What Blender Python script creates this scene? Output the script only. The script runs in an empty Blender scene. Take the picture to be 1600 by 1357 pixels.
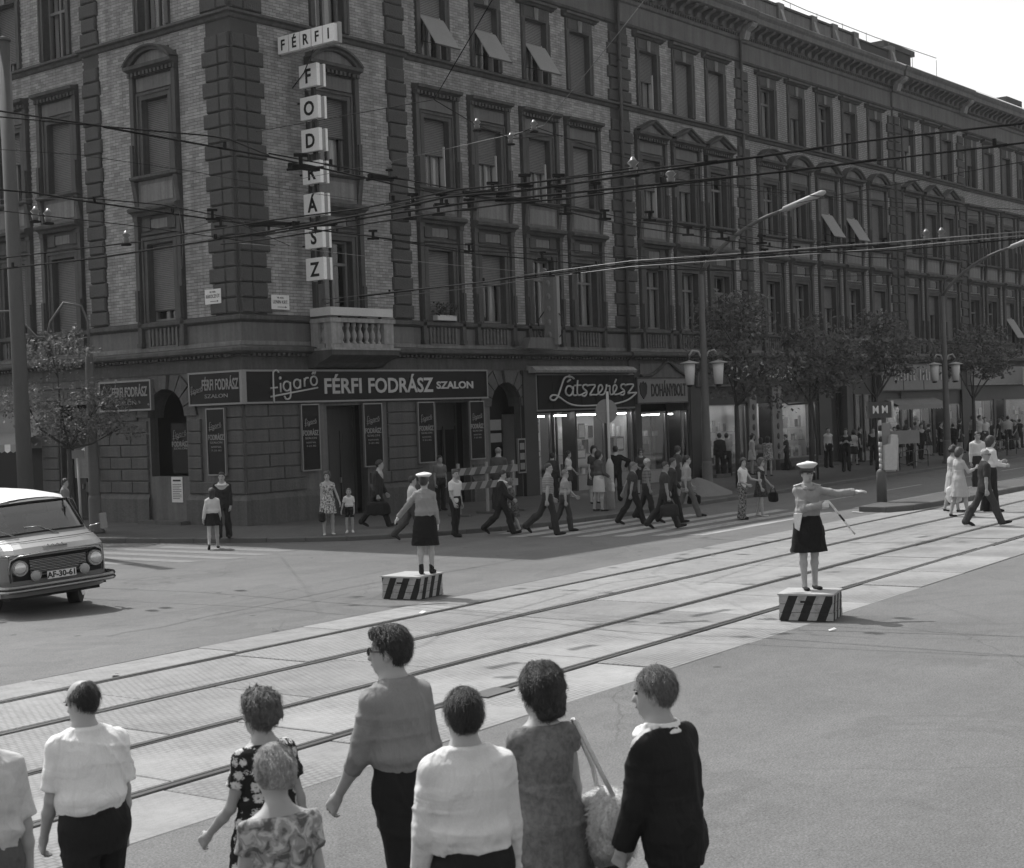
import bpy, math, random
import numpy as np
from mathutils import Matrix, Vector
random.seed(7)
rad = math.radians
scene = bpy.context.scene
C = scene.collection

# ------------------------------------------------------------------ camera
CAM = Vector((-27.465, -31.315, 2.95))
RM = Matrix(((0.6253322, 0.0330768, -0.7796573),
             (-0.7795997, -0.0175740, -0.6260315),
             (-0.0344088, 0.9992983, 0.0147970)))
FPX = 2368.9
cd = bpy.data.cameras.new('camera'); cam = bpy.data.objects.new('camera', cd); C.objects.link(cam)
cam.matrix_world = Matrix.Translation(CAM) @ RM.to_4x4()
cd.sensor_fit = 'HORIZONTAL'; cd.sensor_width = 36.0; cd.lens = 36.0 * FPX / 1600.0
cd.clip_start = 0.5; cd.clip_end = 3000
cd.dof.use_dof = True; cd.dof.focus_distance = 34.0; cd.dof.aperture_fstop = 6.3
scene.camera = cam

# ------------------------------------------------------------------ sky, sun, exposure
SUN_EL = rad(57.0)
LDIR = Vector((-0.24, -1.0, 0)).normalized() * math.cos(SUN_EL); LDIR.z = -math.sin(SUN_EL)
w = bpy.data.worlds.new('World'); scene.world = w; w.use_nodes = True
nt = w.node_tree; nt.nodes.clear()
sky = nt.nodes.new('ShaderNodeTexSky'); sky.sky_type = 'NISHITA'; sky.sun_disc = False
sky.sun_elevation = SUN_EL; sky.sun_rotation = math.atan2(-LDIR.x, -LDIR.y)
sky.air_density = 1.6; sky.dust_density = 3.0; sky.ozone_density = 1.0
bw = nt.nodes.new('ShaderNodeRGBToBW'); bg = nt.nodes.new('ShaderNodeBackground'); ow = nt.nodes.new('ShaderNodeOutputWorld')
nt.links.new(sky.outputs[0], bw.inputs[0]); nt.links.new(bw.outputs[0], bg.inputs[0])
bg.inputs[1].default_value = 0.15
nt.links.new(bg.outputs[0], ow.inputs[0])
sl = bpy.data.lights.new('sun', 'SUN'); sl.energy = 3.1; sl.angle = rad(0.55); sl.color = (1, 0.995, 0.985)
so = bpy.data.objects.new('sun', sl); C.objects.link(so)
so.rotation_euler = LDIR.to_track_quat('-Z', 'Y').to_euler(); so.location = (0, 0, 60)
scene.view_settings.view_transform = 'Standard'; scene.view_settings.look = 'None'
scene.view_settings.exposure = 0.50; scene.view_settings.gamma = 1.0; scene.view_settings.use_curve_mapping = False
scene.cycles.max_bounces = 6; scene.cycles.transparent_max_bounces = 16
scene.cycles.caustics_reflective = False; scene.cycles.caustics_refractive = False

# ------------------------------------------------------------------ measuring helpers (photo point -> place in the street)
def wdir(px, py):
    return RM @ Vector((px - 800.0, -(py - 678.5), -FPX)).normalized()
def at(px, py, z=0.0):
    d = wdir(px, py); t = (z - CAM.z) / d.z; return CAM + d * t
def atdepth(px, py, dep):
    return CAM + RM @ Vector(((px - 800.0) / FPX * dep, -(py - 678.5) / FPX * dep, -dep))

# ------------------------------------------------------------------ object helpers
def tag(o, label=None, cat=None, group=None, kind=None):
    if label: o['label'] = label
    if cat: o['category'] = cat
    if group: o['group'] = group
    if kind: o['kind'] = kind
    return o
def empty(name, loc=(0, 0, 0), rz=0.0, parent=None):
    o = bpy.data.objects.new(name, None); C.objects.link(o); o.location = loc; o.rotation_euler = (0, 0, rz)
    o.empty_display_size = 0.2
    if parent: o.parent = parent
    return o
def mobj(name, me, parent=None, loc=(0, 0, 0), rot=(0, 0, 0), scale=None):
    o = bpy.data.objects.new(name, me); C.objects.link(o); o.location = loc; o.rotation_euler = rot
    if scale: o.scale = scale
    if parent: o.parent = parent
    return o
def copy_tree(o, parent=None):
    c = o.copy(); C.objects.link(c)
    if parent: c.parent = parent
    for ch in [x for x in o.children]:
        copy_tree(ch, c)
    return c
class MB:
    """collects faces, then links them as one mesh"""
    def __init__(s): s.v = []; s.f = []; s.m = []; s.sm = []; s.mats = []
    def mi(s, m):
        if m not in s.mats: s.mats.append(m)
        return s.mats.index(m)
    def poly(s, pts, m, smooth=False):
        b = len(s.v); s.v += [tuple(p) for p in pts]; s.f.append(tuple(range(b, b + len(pts)))); s.m.append(s.mi(m)); s.sm.append(smooth)
    def box(s, x0, y0, z0, x1, y1, z1, m, skip=''):
        if x0 > x1: x0, x1 = x1, x0
        if y0 > y1: y0, y1 = y1, y0
        if z0 > z1: z0, z1 = z1, z0
        b = len(s.v)
        s.v += [(x0, y0, z0), (x1, y0, z0), (x1, y1, z0), (x0, y1, z0), (x0, y0, z1), (x1, y0, z1), (x1, y1, z1), (x0, y1, z1)]
        F = {'b': (0, 3, 2, 1), 't': (4, 5, 6, 7), 'f': (0, 1, 5, 4), 'r': (1, 2, 6, 5), 'k': (2, 3, 7, 6), 'l': (3, 0, 4, 7)}
        mi = s.mi(m)
        for k, f in F.items():
            if k not in skip: s.f.append(tuple(b + i for i in f)); s.m.append(mi); s.sm.append(False)
    def bevbox(s, x0, y0, z0, x1, y1, z1, bv, m):
        """block whose front (-y) face is chamfered; back open"""
        mi = s.mi(m); b = len(s.v)
        s.v += [(x0, y1, z0), (x1, y1, z0), (x1, y1, z1), (x0, y1, z1),
                (x0, y0 + bv, z0), (x1, y0 + bv, z0), (x1, y0 + bv, z1), (x0, y0 + bv, z1),
                (x0 + bv, y0, z0 + bv), (x1 - bv, y0, z0 + bv), (x1 - bv, y0, z1 - bv), (x0 + bv, y0, z1 - bv)]
        for f in [(8, 9, 10, 11), (4, 5, 9, 8), (5, 6, 10, 9), (6, 7, 11, 10), (7, 4, 8, 11), (0, 1, 5, 4), (1, 2, 6, 5), (2, 3, 7, 6), (3, 0, 4, 7)]:
            s.f.append(tuple(b + i for i in f)); s.m.append(mi); s.sm.append(False)
    def prism(s, pts2, axis, a0, a1, m, cap=True):
        """pts2: outline; axis 'x': pts=(y,z) swept along x; 'y': (x,z); 'z': (x,y)"""
        def P(p, a): return (a, p[0], p[1]) if axis == 'x' else ((p[0], a, p[1]) if axis == 'y' else (p[0], p[1], a))
        n = len(pts2); b = len(s.v); s.v += [P(p, a0) for p in pts2] + [P(p, a1) for p in pts2]; mi = s.mi(m)
        for i in range(n):
            j = (i + 1) % n; s.f.append((b + i, b + j, b + n + j, b + n + i)); s.m.append(mi); s.sm.append(False)
        if cap:
            s.f.append(tuple(b + i for i in reversed(range(n)))); s.m.append(mi); s.sm.append(False)
            s.f.append(tuple(b + n + i for i in range(n))); s.m.append(mi); s.sm.append(False)
    def tube(s, pts, r, m, n=6, cap=True, smooth=True):
        pts = [Vector(p) for p in pts]; N = len(pts)
        rs = r if isinstance(r, (list, tuple)) else [r] * N
        mi = s.mi(m); b = len(s.v); prev = None
        for i, p in enumerate(pts):
            t = (pts[min(i + 1, N - 1)] - pts[max(i - 1, 0)])
            t = t.normalized() if t.length > 1e-9 else Vector((0, 0, 1))
            if prev is None:
                a = Vector((0, 0, 1)) if abs(t.z) < 0.9 else Vector((1, 0, 0)); u = t.cross(a).normalized()
            else:
                u = (prev - t * prev.dot(t)).normalized()
            prev = u; v = t.cross(u)
            for k in range(n):
                th = 2 * math.pi * k / n; q = p + (u * math.cos(th) + v * math.sin(th)) * rs[i]; s.v.append(tuple(q))
        for i in range(N - 1):
            for k in range(n):
                k2 = (k + 1) % n
                s.f.append((b + i * n + k, b + i * n + k2, b + (i + 1) * n + k2, b + (i + 1) * n + k)); s.m.append(mi); s.sm.append(smooth)
        if cap:
            s.f.append(tuple(b + k for k in reversed(range(n)))); s.m.append(mi); s.sm.append(False)
            s.f.append(tuple(b + (N - 1) * n + k for k in range(n))); s.m.append(mi); s.sm.append(False)
    def lathe(s, prof, m, n=12, cx=0, cy=0, cz=0, smooth=True):
        """prof: (r,z) list"""
        b = len(s.v); mi = s.mi(m)
        for r, z in prof:
            for k in range(n):
                th = 2 * math.pi * k / n; s.v.append((cx + r * math.cos(th), cy + r * math.sin(th), cz + z))
        for i in range(len(prof) - 1):
            for k in range(n):
                k2 = (k + 1) % n; s.f.append((b + i * n + k, b + i * n + k2, b + (i + 1) * n + k2, b + (i + 1) * n + k)); s.m.append(mi); s.sm.append(smooth)
        if prof[0][0] > 1e-4: s.f.append(tuple(b + k for k in reversed(range(n)))); s.m.append(mi); s.sm.append(False)
        if prof[-1][0] > 1e-4: s.f.append(tuple(b + (len(prof) - 1) * n + k for k in range(n))); s.m.append(mi); s.sm.append(False)
    def ellipsoid(s, c, r, m, n=12, k=8, M=None):
        b = len(s.v); mi = s.mi(m); c = Vector(c)
        for i in range(k + 1):
            ph = math.pi * i / k
            for j in range(n):
                th = 2 * math.pi * j / n
                p = Vector((r[0] * math.sin(ph) * math.cos(th), r[1] * math.sin(ph) * math.sin(th), r[2] * math.cos(ph)))
                if M: p = M @ p
                s.v.append(tuple(c + p))
        for i in range(k):
            for j in range(n):
                j2 = (j + 1) % n; s.f.append((b + i * n + j, b + (i + 1) * n + j, b + (i + 1) * n + j2, b + i * n + j2)); s.m.append(mi); s.sm.append(True)
    def mesh(s, name):
        me = bpy.data.meshes.new(name); me.from_pydata(s.v, [], s.f)
        for m in s.mats: me.materials.append(m)
        me.polygons.foreach_set('material_index', s.m); me.polygons.foreach_set('use_smooth', s.sm); me.update()
        return me
    def build(s, name, parent=None, loc=(0, 0, 0), rot=(0, 0, 0), scale=None):
        return mobj(name, s.mesh(name), parent, loc, rot, scale)

# ------------------------------------------------------------------ materials
def nn(t, k, **kw):
    n = t.nodes.new(k)
    for a, b in kw.items(): setattr(n, a, b)
    return n
def ramp(t, pts, src, interp='LINEAR'):
    r = nn(t, 'ShaderNodeValToRGB'); r.color_ramp.interpolation = interp
    e = r.color_ramp.elements
    while len(e) < len(pts): e.new(0.5)
    for i, (p, c) in enumerate(pts):
        e[i].position = p; e[i].color = (c, c, c, 1) if not isinstance(c, tuple) else c
    t.links.new(src, r.inputs[0]); return r
def math_(t, op, a, b=None, clamp=False):
    n = nn(t, 'ShaderNodeMath', operation=op, use_clamp=clamp)
    for i, x in enumerate((a, b)):
        if x is None: continue
        if isinstance(x, (int, float)): n.inputs[i].default_value = x
        else: t.links.new(x, n.inputs[i])
    return n.outputs[0]
def noise(t, vec, scale, detail=3, rough=0.6, dist=0.0):
    n = nn(t, 'ShaderNodeTexNoise'); n.inputs['Scale'].default_value = scale; n.inputs['Detail'].default_value = detail
    n.inputs['Roughness'].default_value = rough; n.inputs['Distortion'].default_value = dist
    t.links.new(vec, n.inputs['Vector']); return n.outputs['Fac']
def coord(t, sc=(1, 1, 1), which='Object', rot=(0, 0, 0)):
    tc = nn(t, 'ShaderNodeTexCoord'); mp = nn(t, 'ShaderNodeMapping'); mp.inputs['Scale'].default_value = sc; mp.inputs['Rotation'].default_value = rot
    t.links.new(tc.outputs[which], mp.inputs[0]); return mp.outputs[0]
def new_mat(name, rough=0.8, spec=0.3, metal=0.0):
    m = bpy.data.materials.new(name); m.use_nodes = True; t = m.node_tree
    p = t.nodes['Principled BSDF']; p.inputs['Roughness'].default_value = rough
    p.inputs['Specular IOR Level'].default_value = spec; p.inputs['Metallic'].default_value = metal
    return m, t, p
def setcol(t, p, v):
    cc = nn(t, 'ShaderNodeCombineColor')
    for i in range(3): t.links.new(v, cc.inputs[i])
    t.links.new(cc.outputs[0], p.inputs['Base Color'])
def addbump(t, p, h, strength=0.4, dist=0.01):
    b = nn(t, 'ShaderNodeBump'); b.inputs['Strength'].default_value = strength; b.inputs['Distance'].default_value = dist
    t.links.new(h, b.inputs['Height']); t.links.new(b.outputs[0], p.inputs['Normal'])
def mat(name, base, rough=0.8, var=0.18, scale=1.2, fine=18.0, fvar=0.12, bump=0.3, bscale=40.0, bdist=0.004, spec=0.3, metal=0.0, sc=(1, 1, 1), which='Object', streak=0.0):
    m, t, p = new_mat(name, rough, spec, metal)
    v = coord(t, sc, which)
    a = noise(t, v, scale, 4, 0.65); b = noise(t, v, fine, 2)
    x = math_(t, 'MULTIPLY_ADD', a, 2 * var); t.nodes[-1].inputs[2].default_value = 1 - var
    y = math_(t, 'MULTIPLY_ADD', b, 2 * fvar); t.nodes[-1].inputs[2].default_value = 1 - fvar
    c = math_(t, 'MULTIPLY', x, y)
    if streak:
        vs = coord(t, (3.0, 3.0, 0.16), which); s_ = noise(t, vs, 1.6, 5, 0.7)
        r = ramp(t, [(0.35, 1 - streak), (0.62, 1.0)], s_); c = math_(t, 'MULTIPLY', c, r.outputs[0])
    c = math_(t, 'MULTIPLY', c, base); setcol(t, p, c)
    if bump: addbump(t, p, noise(t, v, bscale, 3), bump, bdist)
    return m
def emis(name, val):
    m = bpy.data.materials.new(name); m.use_nodes = True; t = m.node_tree; t.nodes.clear()
    e = nn(t, 'ShaderNodeEmission'); e.inputs[0].default_value = (1, 1, 1, 1); e.inputs[1].default_value = val
    o = nn(t, 'ShaderNodeOutputMaterial'); t.links.new(e.outputs[0], o.inputs[0]); return m
def glassmat(name, refl=0.16, tint=0.75):
    m = bpy.data.materials.new(name); m.use_nodes = True; t = m.node_tree; t.nodes.clear()
    tr = nn(t, 'ShaderNodeBsdfTransparent'); tr.inputs[0].default_value = (tint, tint, tint, 1)
    gl = nn(t, 'ShaderNodeBsdfGlossy'); gl.inputs['Roughness'].default_value = 0.03; gl.inputs[0].default_value = (0.9, 0.9, 0.9, 1)
    fr = nn(t, 'ShaderNodeLayerWeight'); fr.inputs[0].default_value = 0.5
    f = math_(t, 'MULTIPLY', math_(t, 'POWER', fr.outputs['Facing'], 4.0), 0.8); f = math_(t, 'ADD', f, 0.04 + refl * 0.4, True)
    mx = nn(t, 'ShaderNodeMixShader'); t.links.new(f, mx.inputs[0]); t.links.new(tr.outputs[0], mx.inputs[1]); t.links.new(gl.outputs[0], mx.inputs[2])
    o = nn(t, 'ShaderNodeOutputMaterial'); t.links.new(mx.outputs[0], o.inputs[0]); return m

def asphalt(name, base, seedv=0.0, crack=True, patch=True):
    m, t, p = new_mat(name, 0.82, 0.35)
    v = coord(t); big = noise(t, v, 0.16, 4, 0.6, 0.6); mid = noise(t, v, 1.3, 5, 0.7); fine = noise(t, v, 55, 2, 0.8); sp = noise(t, v, 17, 3, 0.85)
    c = ramp(t, [(0.3, base * 0.84), (0.55, base), (0.75, base * 1.1)], big).outputs[0]
    c = math_(t, 'MULTIPLY', c, ramp(t, [(0.25, 0.9), (0.75, 1.1)], mid).outputs[0])
    c = math_(t, 'MULTIPLY', c, ramp(t, [(0.3, 0.5), (0.7, 1.5)], fine).outputs[0])
    c = math_(t, 'MULTIPLY', c, ramp(t, [(0.27, 0.4), (0.36, 0.9), (0.5, 1.0), (0.70, 1.05), (0.78, 1.6)], sp).outputs[0])
    vp = nn(t, 'ShaderNodeTexVoronoi'); vp.inputs['Scale'].default_value = 0.9; t.links.new(v, vp.inputs['Vector'])
    c = math_(t, 'MULTIPLY', c, ramp(t, [(0.0, 0.3), (0.04, 0.5), (0.055, 1.0)], vp.outputs['Distance']).outputs[0])
    pt = noise(t, v, 0.45, 2, 0.5, 1.5); c = math_(t, 'MULTIPLY', c, ramp(t, [(0.56, 1.0), (0.575, 0.90), (0.66, 0.92), (0.675, 1.0)], pt).outputs[0])
    gr = noise(t, v, 7, 5, 0.8); c = math_(t, 'MULTIPLY', c, ramp(t, [(0.3, 0.88), (0.7, 1.12)], gr).outputs[0])
    # long faint wheel marks running with the traffic
    vx = coord(t, (0.05, 0.9, 1), rot=(0, 0, rad(-3.6))); st = noise(t, vx, 1.0, 4, 0.6)
    c = math_(t, 'MULTIPLY', c, ramp(t, [(0.3, 0.9), (0.6, 1.05)], st).outputs[0])
    if crack:
        vo = nn(t, 'ShaderNodeTexVoronoi', feature='DISTANCE_TO_EDGE'); vo.inputs['Scale'].default_value = 0.22
        dv = nn(t, 'ShaderNodeMixRGB', blend_type='ADD'); dv.inputs[0].default_value = 0.6
        nz = nn(t, 'ShaderNodeTexNoise'); nz.inputs['Scale'].default_value = 0.9; nz.inputs['Detail'].default_value = 5
        t.links.new(v, nz.inputs['Vector']); t.links.new(v, dv.inputs[1]); t.links.new(nz.outputs['Color'], dv.inputs[2]); t.links.new(dv.outputs[0], vo.inputs['Vector'])
        msk = ramp(t, [(0.44, 0.0), (0.56, 1.0)], noise(t, v, 0.3, 2)).outputs[0]
        ck = ramp(t, [(0.0, 0.68), (0.004, 1.0)], vo.outputs['Distance']).outputs[0]
        inv = math_(t, 'SUBTRACT', 1.0, ck); inv = math_(t, 'MULTIPLY', inv, msk); ck = math_(t, 'SUBTRACT', 1.0, inv)
        c = math_(t, 'MULTIPLY', c, ck)
    setcol(t, p, c); addbump(t, p, fine, 0.35, 0.004); return m
# ================================================================== ground, road, tram bed, pavements
TA = rad(3.7)                                   # the tracks run 3.7 degrees off the boulevard facade
def trk(s, off):                                # s metres along the track line, off metres to its left
    return Vector((-18.23 + s * math.cos(TA) - off * math.sin(TA), -16.70 + s * math.sin(TA) + off * math.cos(TA), 0))
M_road = asphalt('asphalt_road', 0.118)
M_walk = asphalt('asphalt_pavement', 0.082, crack=False)
M_kerb = mat('granite_kerb', 0.10, var=0.25, scale=2, fine=60, fvar=0.3, bump=0.5)
M_conc = None
def concrete():
    m, t, p = new_mat('tram_concrete', 0.85, 0.25)
    v = coord(t, which='Object'); oi = nn(t, 'ShaderNodeObjectInfo')
    n1 = noise(t, v, 0.5, 5, 0.65); n2 = noise(t, v, 5, 5, 0.7); n3 = noise(t, v, 80, 2)
    c = ramp(t, [(0.3, 0.185), (0.5, 0.235), (0.7, 0.265)], n1).outputs[0]
    c = math_(t, 'MULTIPLY', c, ramp(t, [(0.25, 0.8), (0.5, 1.0), (0.8, 1.12)], n2).outputs[0])
    c = math_(t, 'MULTIPLY', c, ramp(t, [(0.2, 0.85), (0.8, 1.15)], n3).outputs[0])
    rnd = math_(t, 'MULTIPLY_ADD', oi.outputs['Random'], 0.26); t.nodes[-1].inputs[2].default_value = 0.90
    c = math_(t, 'MULTIPLY', c, rnd)
    # fine waffle pressed into the slabs
    br = nn(t, 'ShaderNodeTexBrick'); br.inputs['Scale'].default_value = 1.0; br.inputs['Brick Width'].default_value = 0.085; br.inputs['Row Height'].default_value = 0.07
    br.inputs['Mortar Size'].default_value = 0.012; br.inputs['Mortar Smooth'].default_value = 0.5; br.offset = 0.5
    br.inputs['Color1'].default_value = (1, 1, 1, 1); br.inputs['Color2'].default_value = (0.9, 0.9, 0.9, 1); br.inputs['Mortar'].default_value = (0.55, 0.55, 0.55, 1)
    t.links.new(v, br.inputs['Vector'])
    mask = ramp(t, [(0.36, 0.0), (0.56, 0.8)], noise(t, v, 0.35, 3)).outputs[0]
    mx = nn(t, 'ShaderNodeMixRGB'); t.links.new(mask, mx.inputs[0]); mx.inputs[1].default_value = (1, 1, 1, 1); t.links.new(br.outputs['Color'], mx.inputs[2])
    bwv = nn(t, 'ShaderNodeRGBToBW'); t.links.new(mx.outputs[0], bwv.inputs[0]); c = math_(t, 'MULTIPLY', c, bwv.outputs[0])
    # oil drips
    dr = noise(t, coord(t, (0.8, 3.0, 1)), 2.2, 3); c = math_(t, 'MULTIPLY', c, ramp(t, [(0.26, 0.62), (0.34, 1.0)], dr).outputs[0])
    setcol(t, p, c); addbump(t, p, bwv.outputs[0], 0.25, 0.004); return m
M_conc = concrete()
M_steel = mat('rail_steel', 0.22, rough=0.32, var=0.2, bump=0.1, metal=0.85)
M_groove = mat('rail_groove', 0.02, rough=0.9)
M_tarjoint = mat('joint_dirt', 0.045, rough=0.95)
M_paint = None
def paintmat():
    m, t, p = new_mat('road_paint', 0.7, 0.3)
    v = coord(t); wr = noise(t, v, 7, 6, 0.8); wr2 = noise(t, v, 0.8, 3)
    s_ = math_(t, 'ADD', wr, math_(t, 'MULTIPLY', wr2, 0.5))
    c = ramp(t, [(0.55, 0.13), (0.80, 0.32)], s_).outputs[0]
    setcol(t, p, c); return m
M_paint = paintmat()

g = MB(); g.poly([(-400, -400, -0.02), (900, -400, -0.02), (900, 900, -0.02), (-400, 900, -0.02)], M_road)
tag(g.build('ground'), kind='structure')
# asphalt carriageways (everything not tram bed), as one sheet above the ground sheet
g = MB()
def strip_poly(o0, o1, s0, s1, z): return [trk(s0, o0) + Vector((0, 0, z)), trk(s1, o0) + Vector((0, 0, z)), trk(s1, o1) + Vector((0, 0, z)), trk(s0, o1) + Vector((0, 0, z))]
B_NEAR, B_FAR = -5.62, 0.86
g.poly(strip_poly(-60, B_NEAR, -60, 150, 0), M_road); g.poly(strip_poly(B_FAR, 70, -60, 150, 0), M_road)
tag(g.build('road'), kind='structure')

# tram bed: dirt sheet, separate slabs, four rails
bed = empty('tram_bed', trk(0, 0)); tag(bed, kind='structure'); bed.rotation_euler = (0, 0, TA)
g = MB(); g.box(-40, B_NEAR, -0.06, 135, B_FAR, -0.014, M_tarjoint, 'b'); g.build('joint_bed', bed)
rails = [0.0, -1.435, -3.10, -4.535]            # offsets of the four rails
edges = [B_FAR, 0.07, -0.07, -1.365, -1.505, -3.03, -3.17, -4.465, -4.605, B_NEAR]
strips = [(edges[1], edges[0]), (edges[3], edges[2]), (edges[5], edges[4]), (edges[7], edges[6]), (edges[9], edges[8])]
rs = random.Random(3); slab_meshes = {}
for k, (a, b) in enumerate(strips):
    x = -12.0 + rs.uniform(-1, 0)
    while x < 62:
        L = rs.choice([2.0, 2.0, 2.6])
        key = (k, L)
        if key not in slab_meshes:
            g = MB(); mg = 0.012
            g.bevbox(mg, 0, a + mg, L - mg, 0.05, b - mg, 0.008, M_conc)
            # bevbox faces -y; turn so the chamfered face looks up
            g.v = [(vx, vz, -vy) for vx, vy, vz in g.v]
            slab_meshes[key] = g.mesh('slab')
        o = mobj('slab', slab_meshes[key], bed, (x, 0, 0.002 + rs.uniform(-0.003, 0.003)), (rs.uniform(-0.0015, 0.0015), rs.uniform(-0.0015, 0.0015), 0))
        x += L
    g = MB(); g.box(x, a + 0.01, -0.05, 135, b - 0.01, 0.001, M_conc, 'b'); g.build('far_slab_run', bed)
    g = MB(); g.box(-40, a + 0.01, -0.05, -13.1, b - 0.01, 0.001, M_conc, 'b'); g.build('near_slab_run', bed)
for k, off in enumerate(rails):
    g = MB(); s_ = 1 if k % 2 == 0 else -1     # groove on the inner side
    g.box(-40, off - 0.066, -0.05, 135, off + 0.066, -0.010, M_groove, 'b')
    g.box(-40, off - 0.03 + s_ * 0.02, -0.012, 135, off + 0.03 + s_ * 0.02, 0.006, M_steel, 'b')
    g.box(-40, off - s_ * 0.045 - 0.008, -0.012, 135, off - s_ * 0.045 + 0.008, 0.003, M_steel, 'b')
    g.build('rail', bed)
# worn patches / covers between the rails
for px, py, w_, l_ in [(768, 1083, 0.26, 0.5)]:
    p = at(px, py); g = MB(); g.box(-l_ / 2, -w_ / 2, 0.0, l_ / 2, w_ / 2, 0.012, M_kerb, 'b')
    tag(g.build('drain_cover', None, (p.x, p.y, 0), (0, 0, TA)), 'small flat iron cover let into the slabs beside the near rail', 'drain cover')

# pavements with separate kerb stones
def bez(pts, n=4):
    out = []
    for i in range(len(pts) - 1):
        p0 = pts[max(i - 1, 0)]; p1 = pts[i]; p2 = pts[i + 1]; p3 = pts[min(i + 2, len(pts) - 1)]
        for k in range(n):
            t = k / n
            out.append(tuple(0.5 * ((2 * p1[j]) + (-p0[j] + p2[j]) * t + (2 * p0[j] - 5 * p1[j] + 4 * p2[j] - p3[j]) * t * t + (-p0[j] + 3 * p1[j] - 3 * p2[j] + p3[j]) * t ** 3) for j in range(2)))
    out.append(pts[-1]); return out
def resample(pts, step):
    out = [Vector(pts[0]).to_2d() if len(pts[0]) > 2 else Vector(pts[0])]; acc = 0.0
    for a, b in zip(pts[:-1], pts[1:]):
        a = Vector(a[:2]); b = Vector(b[:2]); L = (b - a).length
        if L < 1e-6: continue
        d = step - acc
        while d <= L:
            out.append(a + (b - a) * d / L); d += step
        acc = L - (d - step)
    return out
def pavement(name, kerb, inner, z, far_s=None, closed=False, stone=1.0, h=0.13):
    pv = empty(name, (0, 0, 0)); tag(pv, kind='structure')
    k = resample(kerb + ([kerb[0]] if closed else []), stone)
    W = 0.16; g = MB(); n = len(k); nrm = []
    for i in range(n):
        t = (k[min(i + 1, n - 1)] - k[max(i - 1, 0)]).normalized(); nrm.append(Vector((t.y, -t.x)))
    # stones stand outside side of the line: nrm points to the road
    for i in range(n - 1):
        a, b = k[i], k[i + 1]; t = (b - a).normalized() * 0.006; a = a + t; b = b - t
        na, nb = nrm[i], nrm[i + 1]; gg = MB(); bv = 0.02
        o = Vector((a.x, a.y, 0)); A = Vector((0, 0)); Bv = b - a; zj = z + rs.uniform(-0.004, 0.004)
        A2 = A - na * W; B2 = Bv - nb * W; A1 = A - na * bv; B1 = Bv - nb * bv
        P = lambda q, zz: (q.x, q.y, zz)
        v = [P(A, -0.05), P(Bv, -0.05), P(A, zj - bv), P(Bv, zj - bv), P(A1, zj), P(B1, zj), P(A2, zj), P(B2, zj), P(A2, -0.05), P(B2, -0.05)]
        for f in [(0, 1, 3, 2), (2, 3, 5, 4), (4, 5, 7, 6), (6, 7, 9, 8), (0, 2, 4, 6, 8), (1, 9, 7, 5, 3)]:
            gg.poly([v[q] for q in f], M_kerb)
        gg.build('kerb_stone', pv, (o.x, o.y, 0))
    top = [k[i] - nrm[i] * (W + 0.006) for i in range(n)]
    g = MB(); pts = [(p.x, p.y, z - 0.004) for p in top] + [(p[0], p[1], z - 0.004) for p in inner]
    g.poly(pts, M_walk); g.build('surface', pv)
    return pv
kr = bez([(-40, 60), (-14, 16), (-9.0, 7.5), (-5.9, 3.1), (-4.35, 0.6), (-3.6, -1.6), (-2.75, -4.0), (-1.5, -5.9), (0.5, -7.15), (3.2, -7.85), (6.2, -7.95), (11, -7.65), (16, -7.35), (24, -6.85), (32, -6.3), (45, -5.4), (75, -3.2), (130, 1.0)], 6)
pavement('corner_pavement', kr, [(130, 0.3), (0.3, 0.3), (0.3, 60)], 0.12)
isl = bez([(130, -5.6), (60, -10.4), (18.6, -13.0), (12, -13.35), (9.6, -13.35), (9.0, -13.7), (9.1, -14.2), (9.8, -14.58), (12.2, -14.62), (18.2, -14.45), (60, -11.9), (130, -7.4)], 5)
pavement('tram_stop_island', isl, [], 0.15)

# painted stripes
def quadsheet(name, pts, m=None):
    g = MB(); g.poly([(p[0], p[1], 0.004) for p in pts], m or M_paint); return tag(g.build(name), kind='structure')
i = 0
for y0, xa, xb in [(-8.45, 0.9, 5.6), (-9.25, 0.3, 6.9), (-10.05, 0.5, 7.6), (-10.85, 0.9, 8.6), (-11.65, 1.2, 9.6), (-12.45, 1.6, 10.4), (-13.2, 1.9, 9.0)]:
    quadsheet('crossing_stripe', [(xa, y0), (xb, y0 + 0.05 * (xb - xa)), (xb, y0 + 0.42 + 0.05 * (xb - xa)), (xa - 0.15, y0 + 0.42)])
M_paintdim = mat('worn_shaded_road_paint', 0.17, var=.35, scale=5, fine=14, fvar=.3, bump=0)  # left stripes: worn paint, its base also darkened to stand for partial shade
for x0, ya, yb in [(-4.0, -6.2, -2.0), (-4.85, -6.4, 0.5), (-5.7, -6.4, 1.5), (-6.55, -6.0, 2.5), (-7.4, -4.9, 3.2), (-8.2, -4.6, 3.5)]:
    quadsheet('crossing_stripe', [(x0 - 0.4, ya + 0.2), (x0, ya), (x0 - 0.3, yb), (x0 - 0.7, yb)], M_paintdim)
for s0 in range(0, 12):
    x = 12 + s0 * 6.0; y = -10.6 + (x - 12) * 0.066
    quadsheet('lane_mark', [(x, y), (x + 3.2, y + 0.21), (x + 3.2, y + 0.33), (x, y + 0.12)])
quadsheet('edge_line', [(10.5, -12.75), (60, -9.6), (60, -9.5), (10.5, -12.63)])
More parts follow.
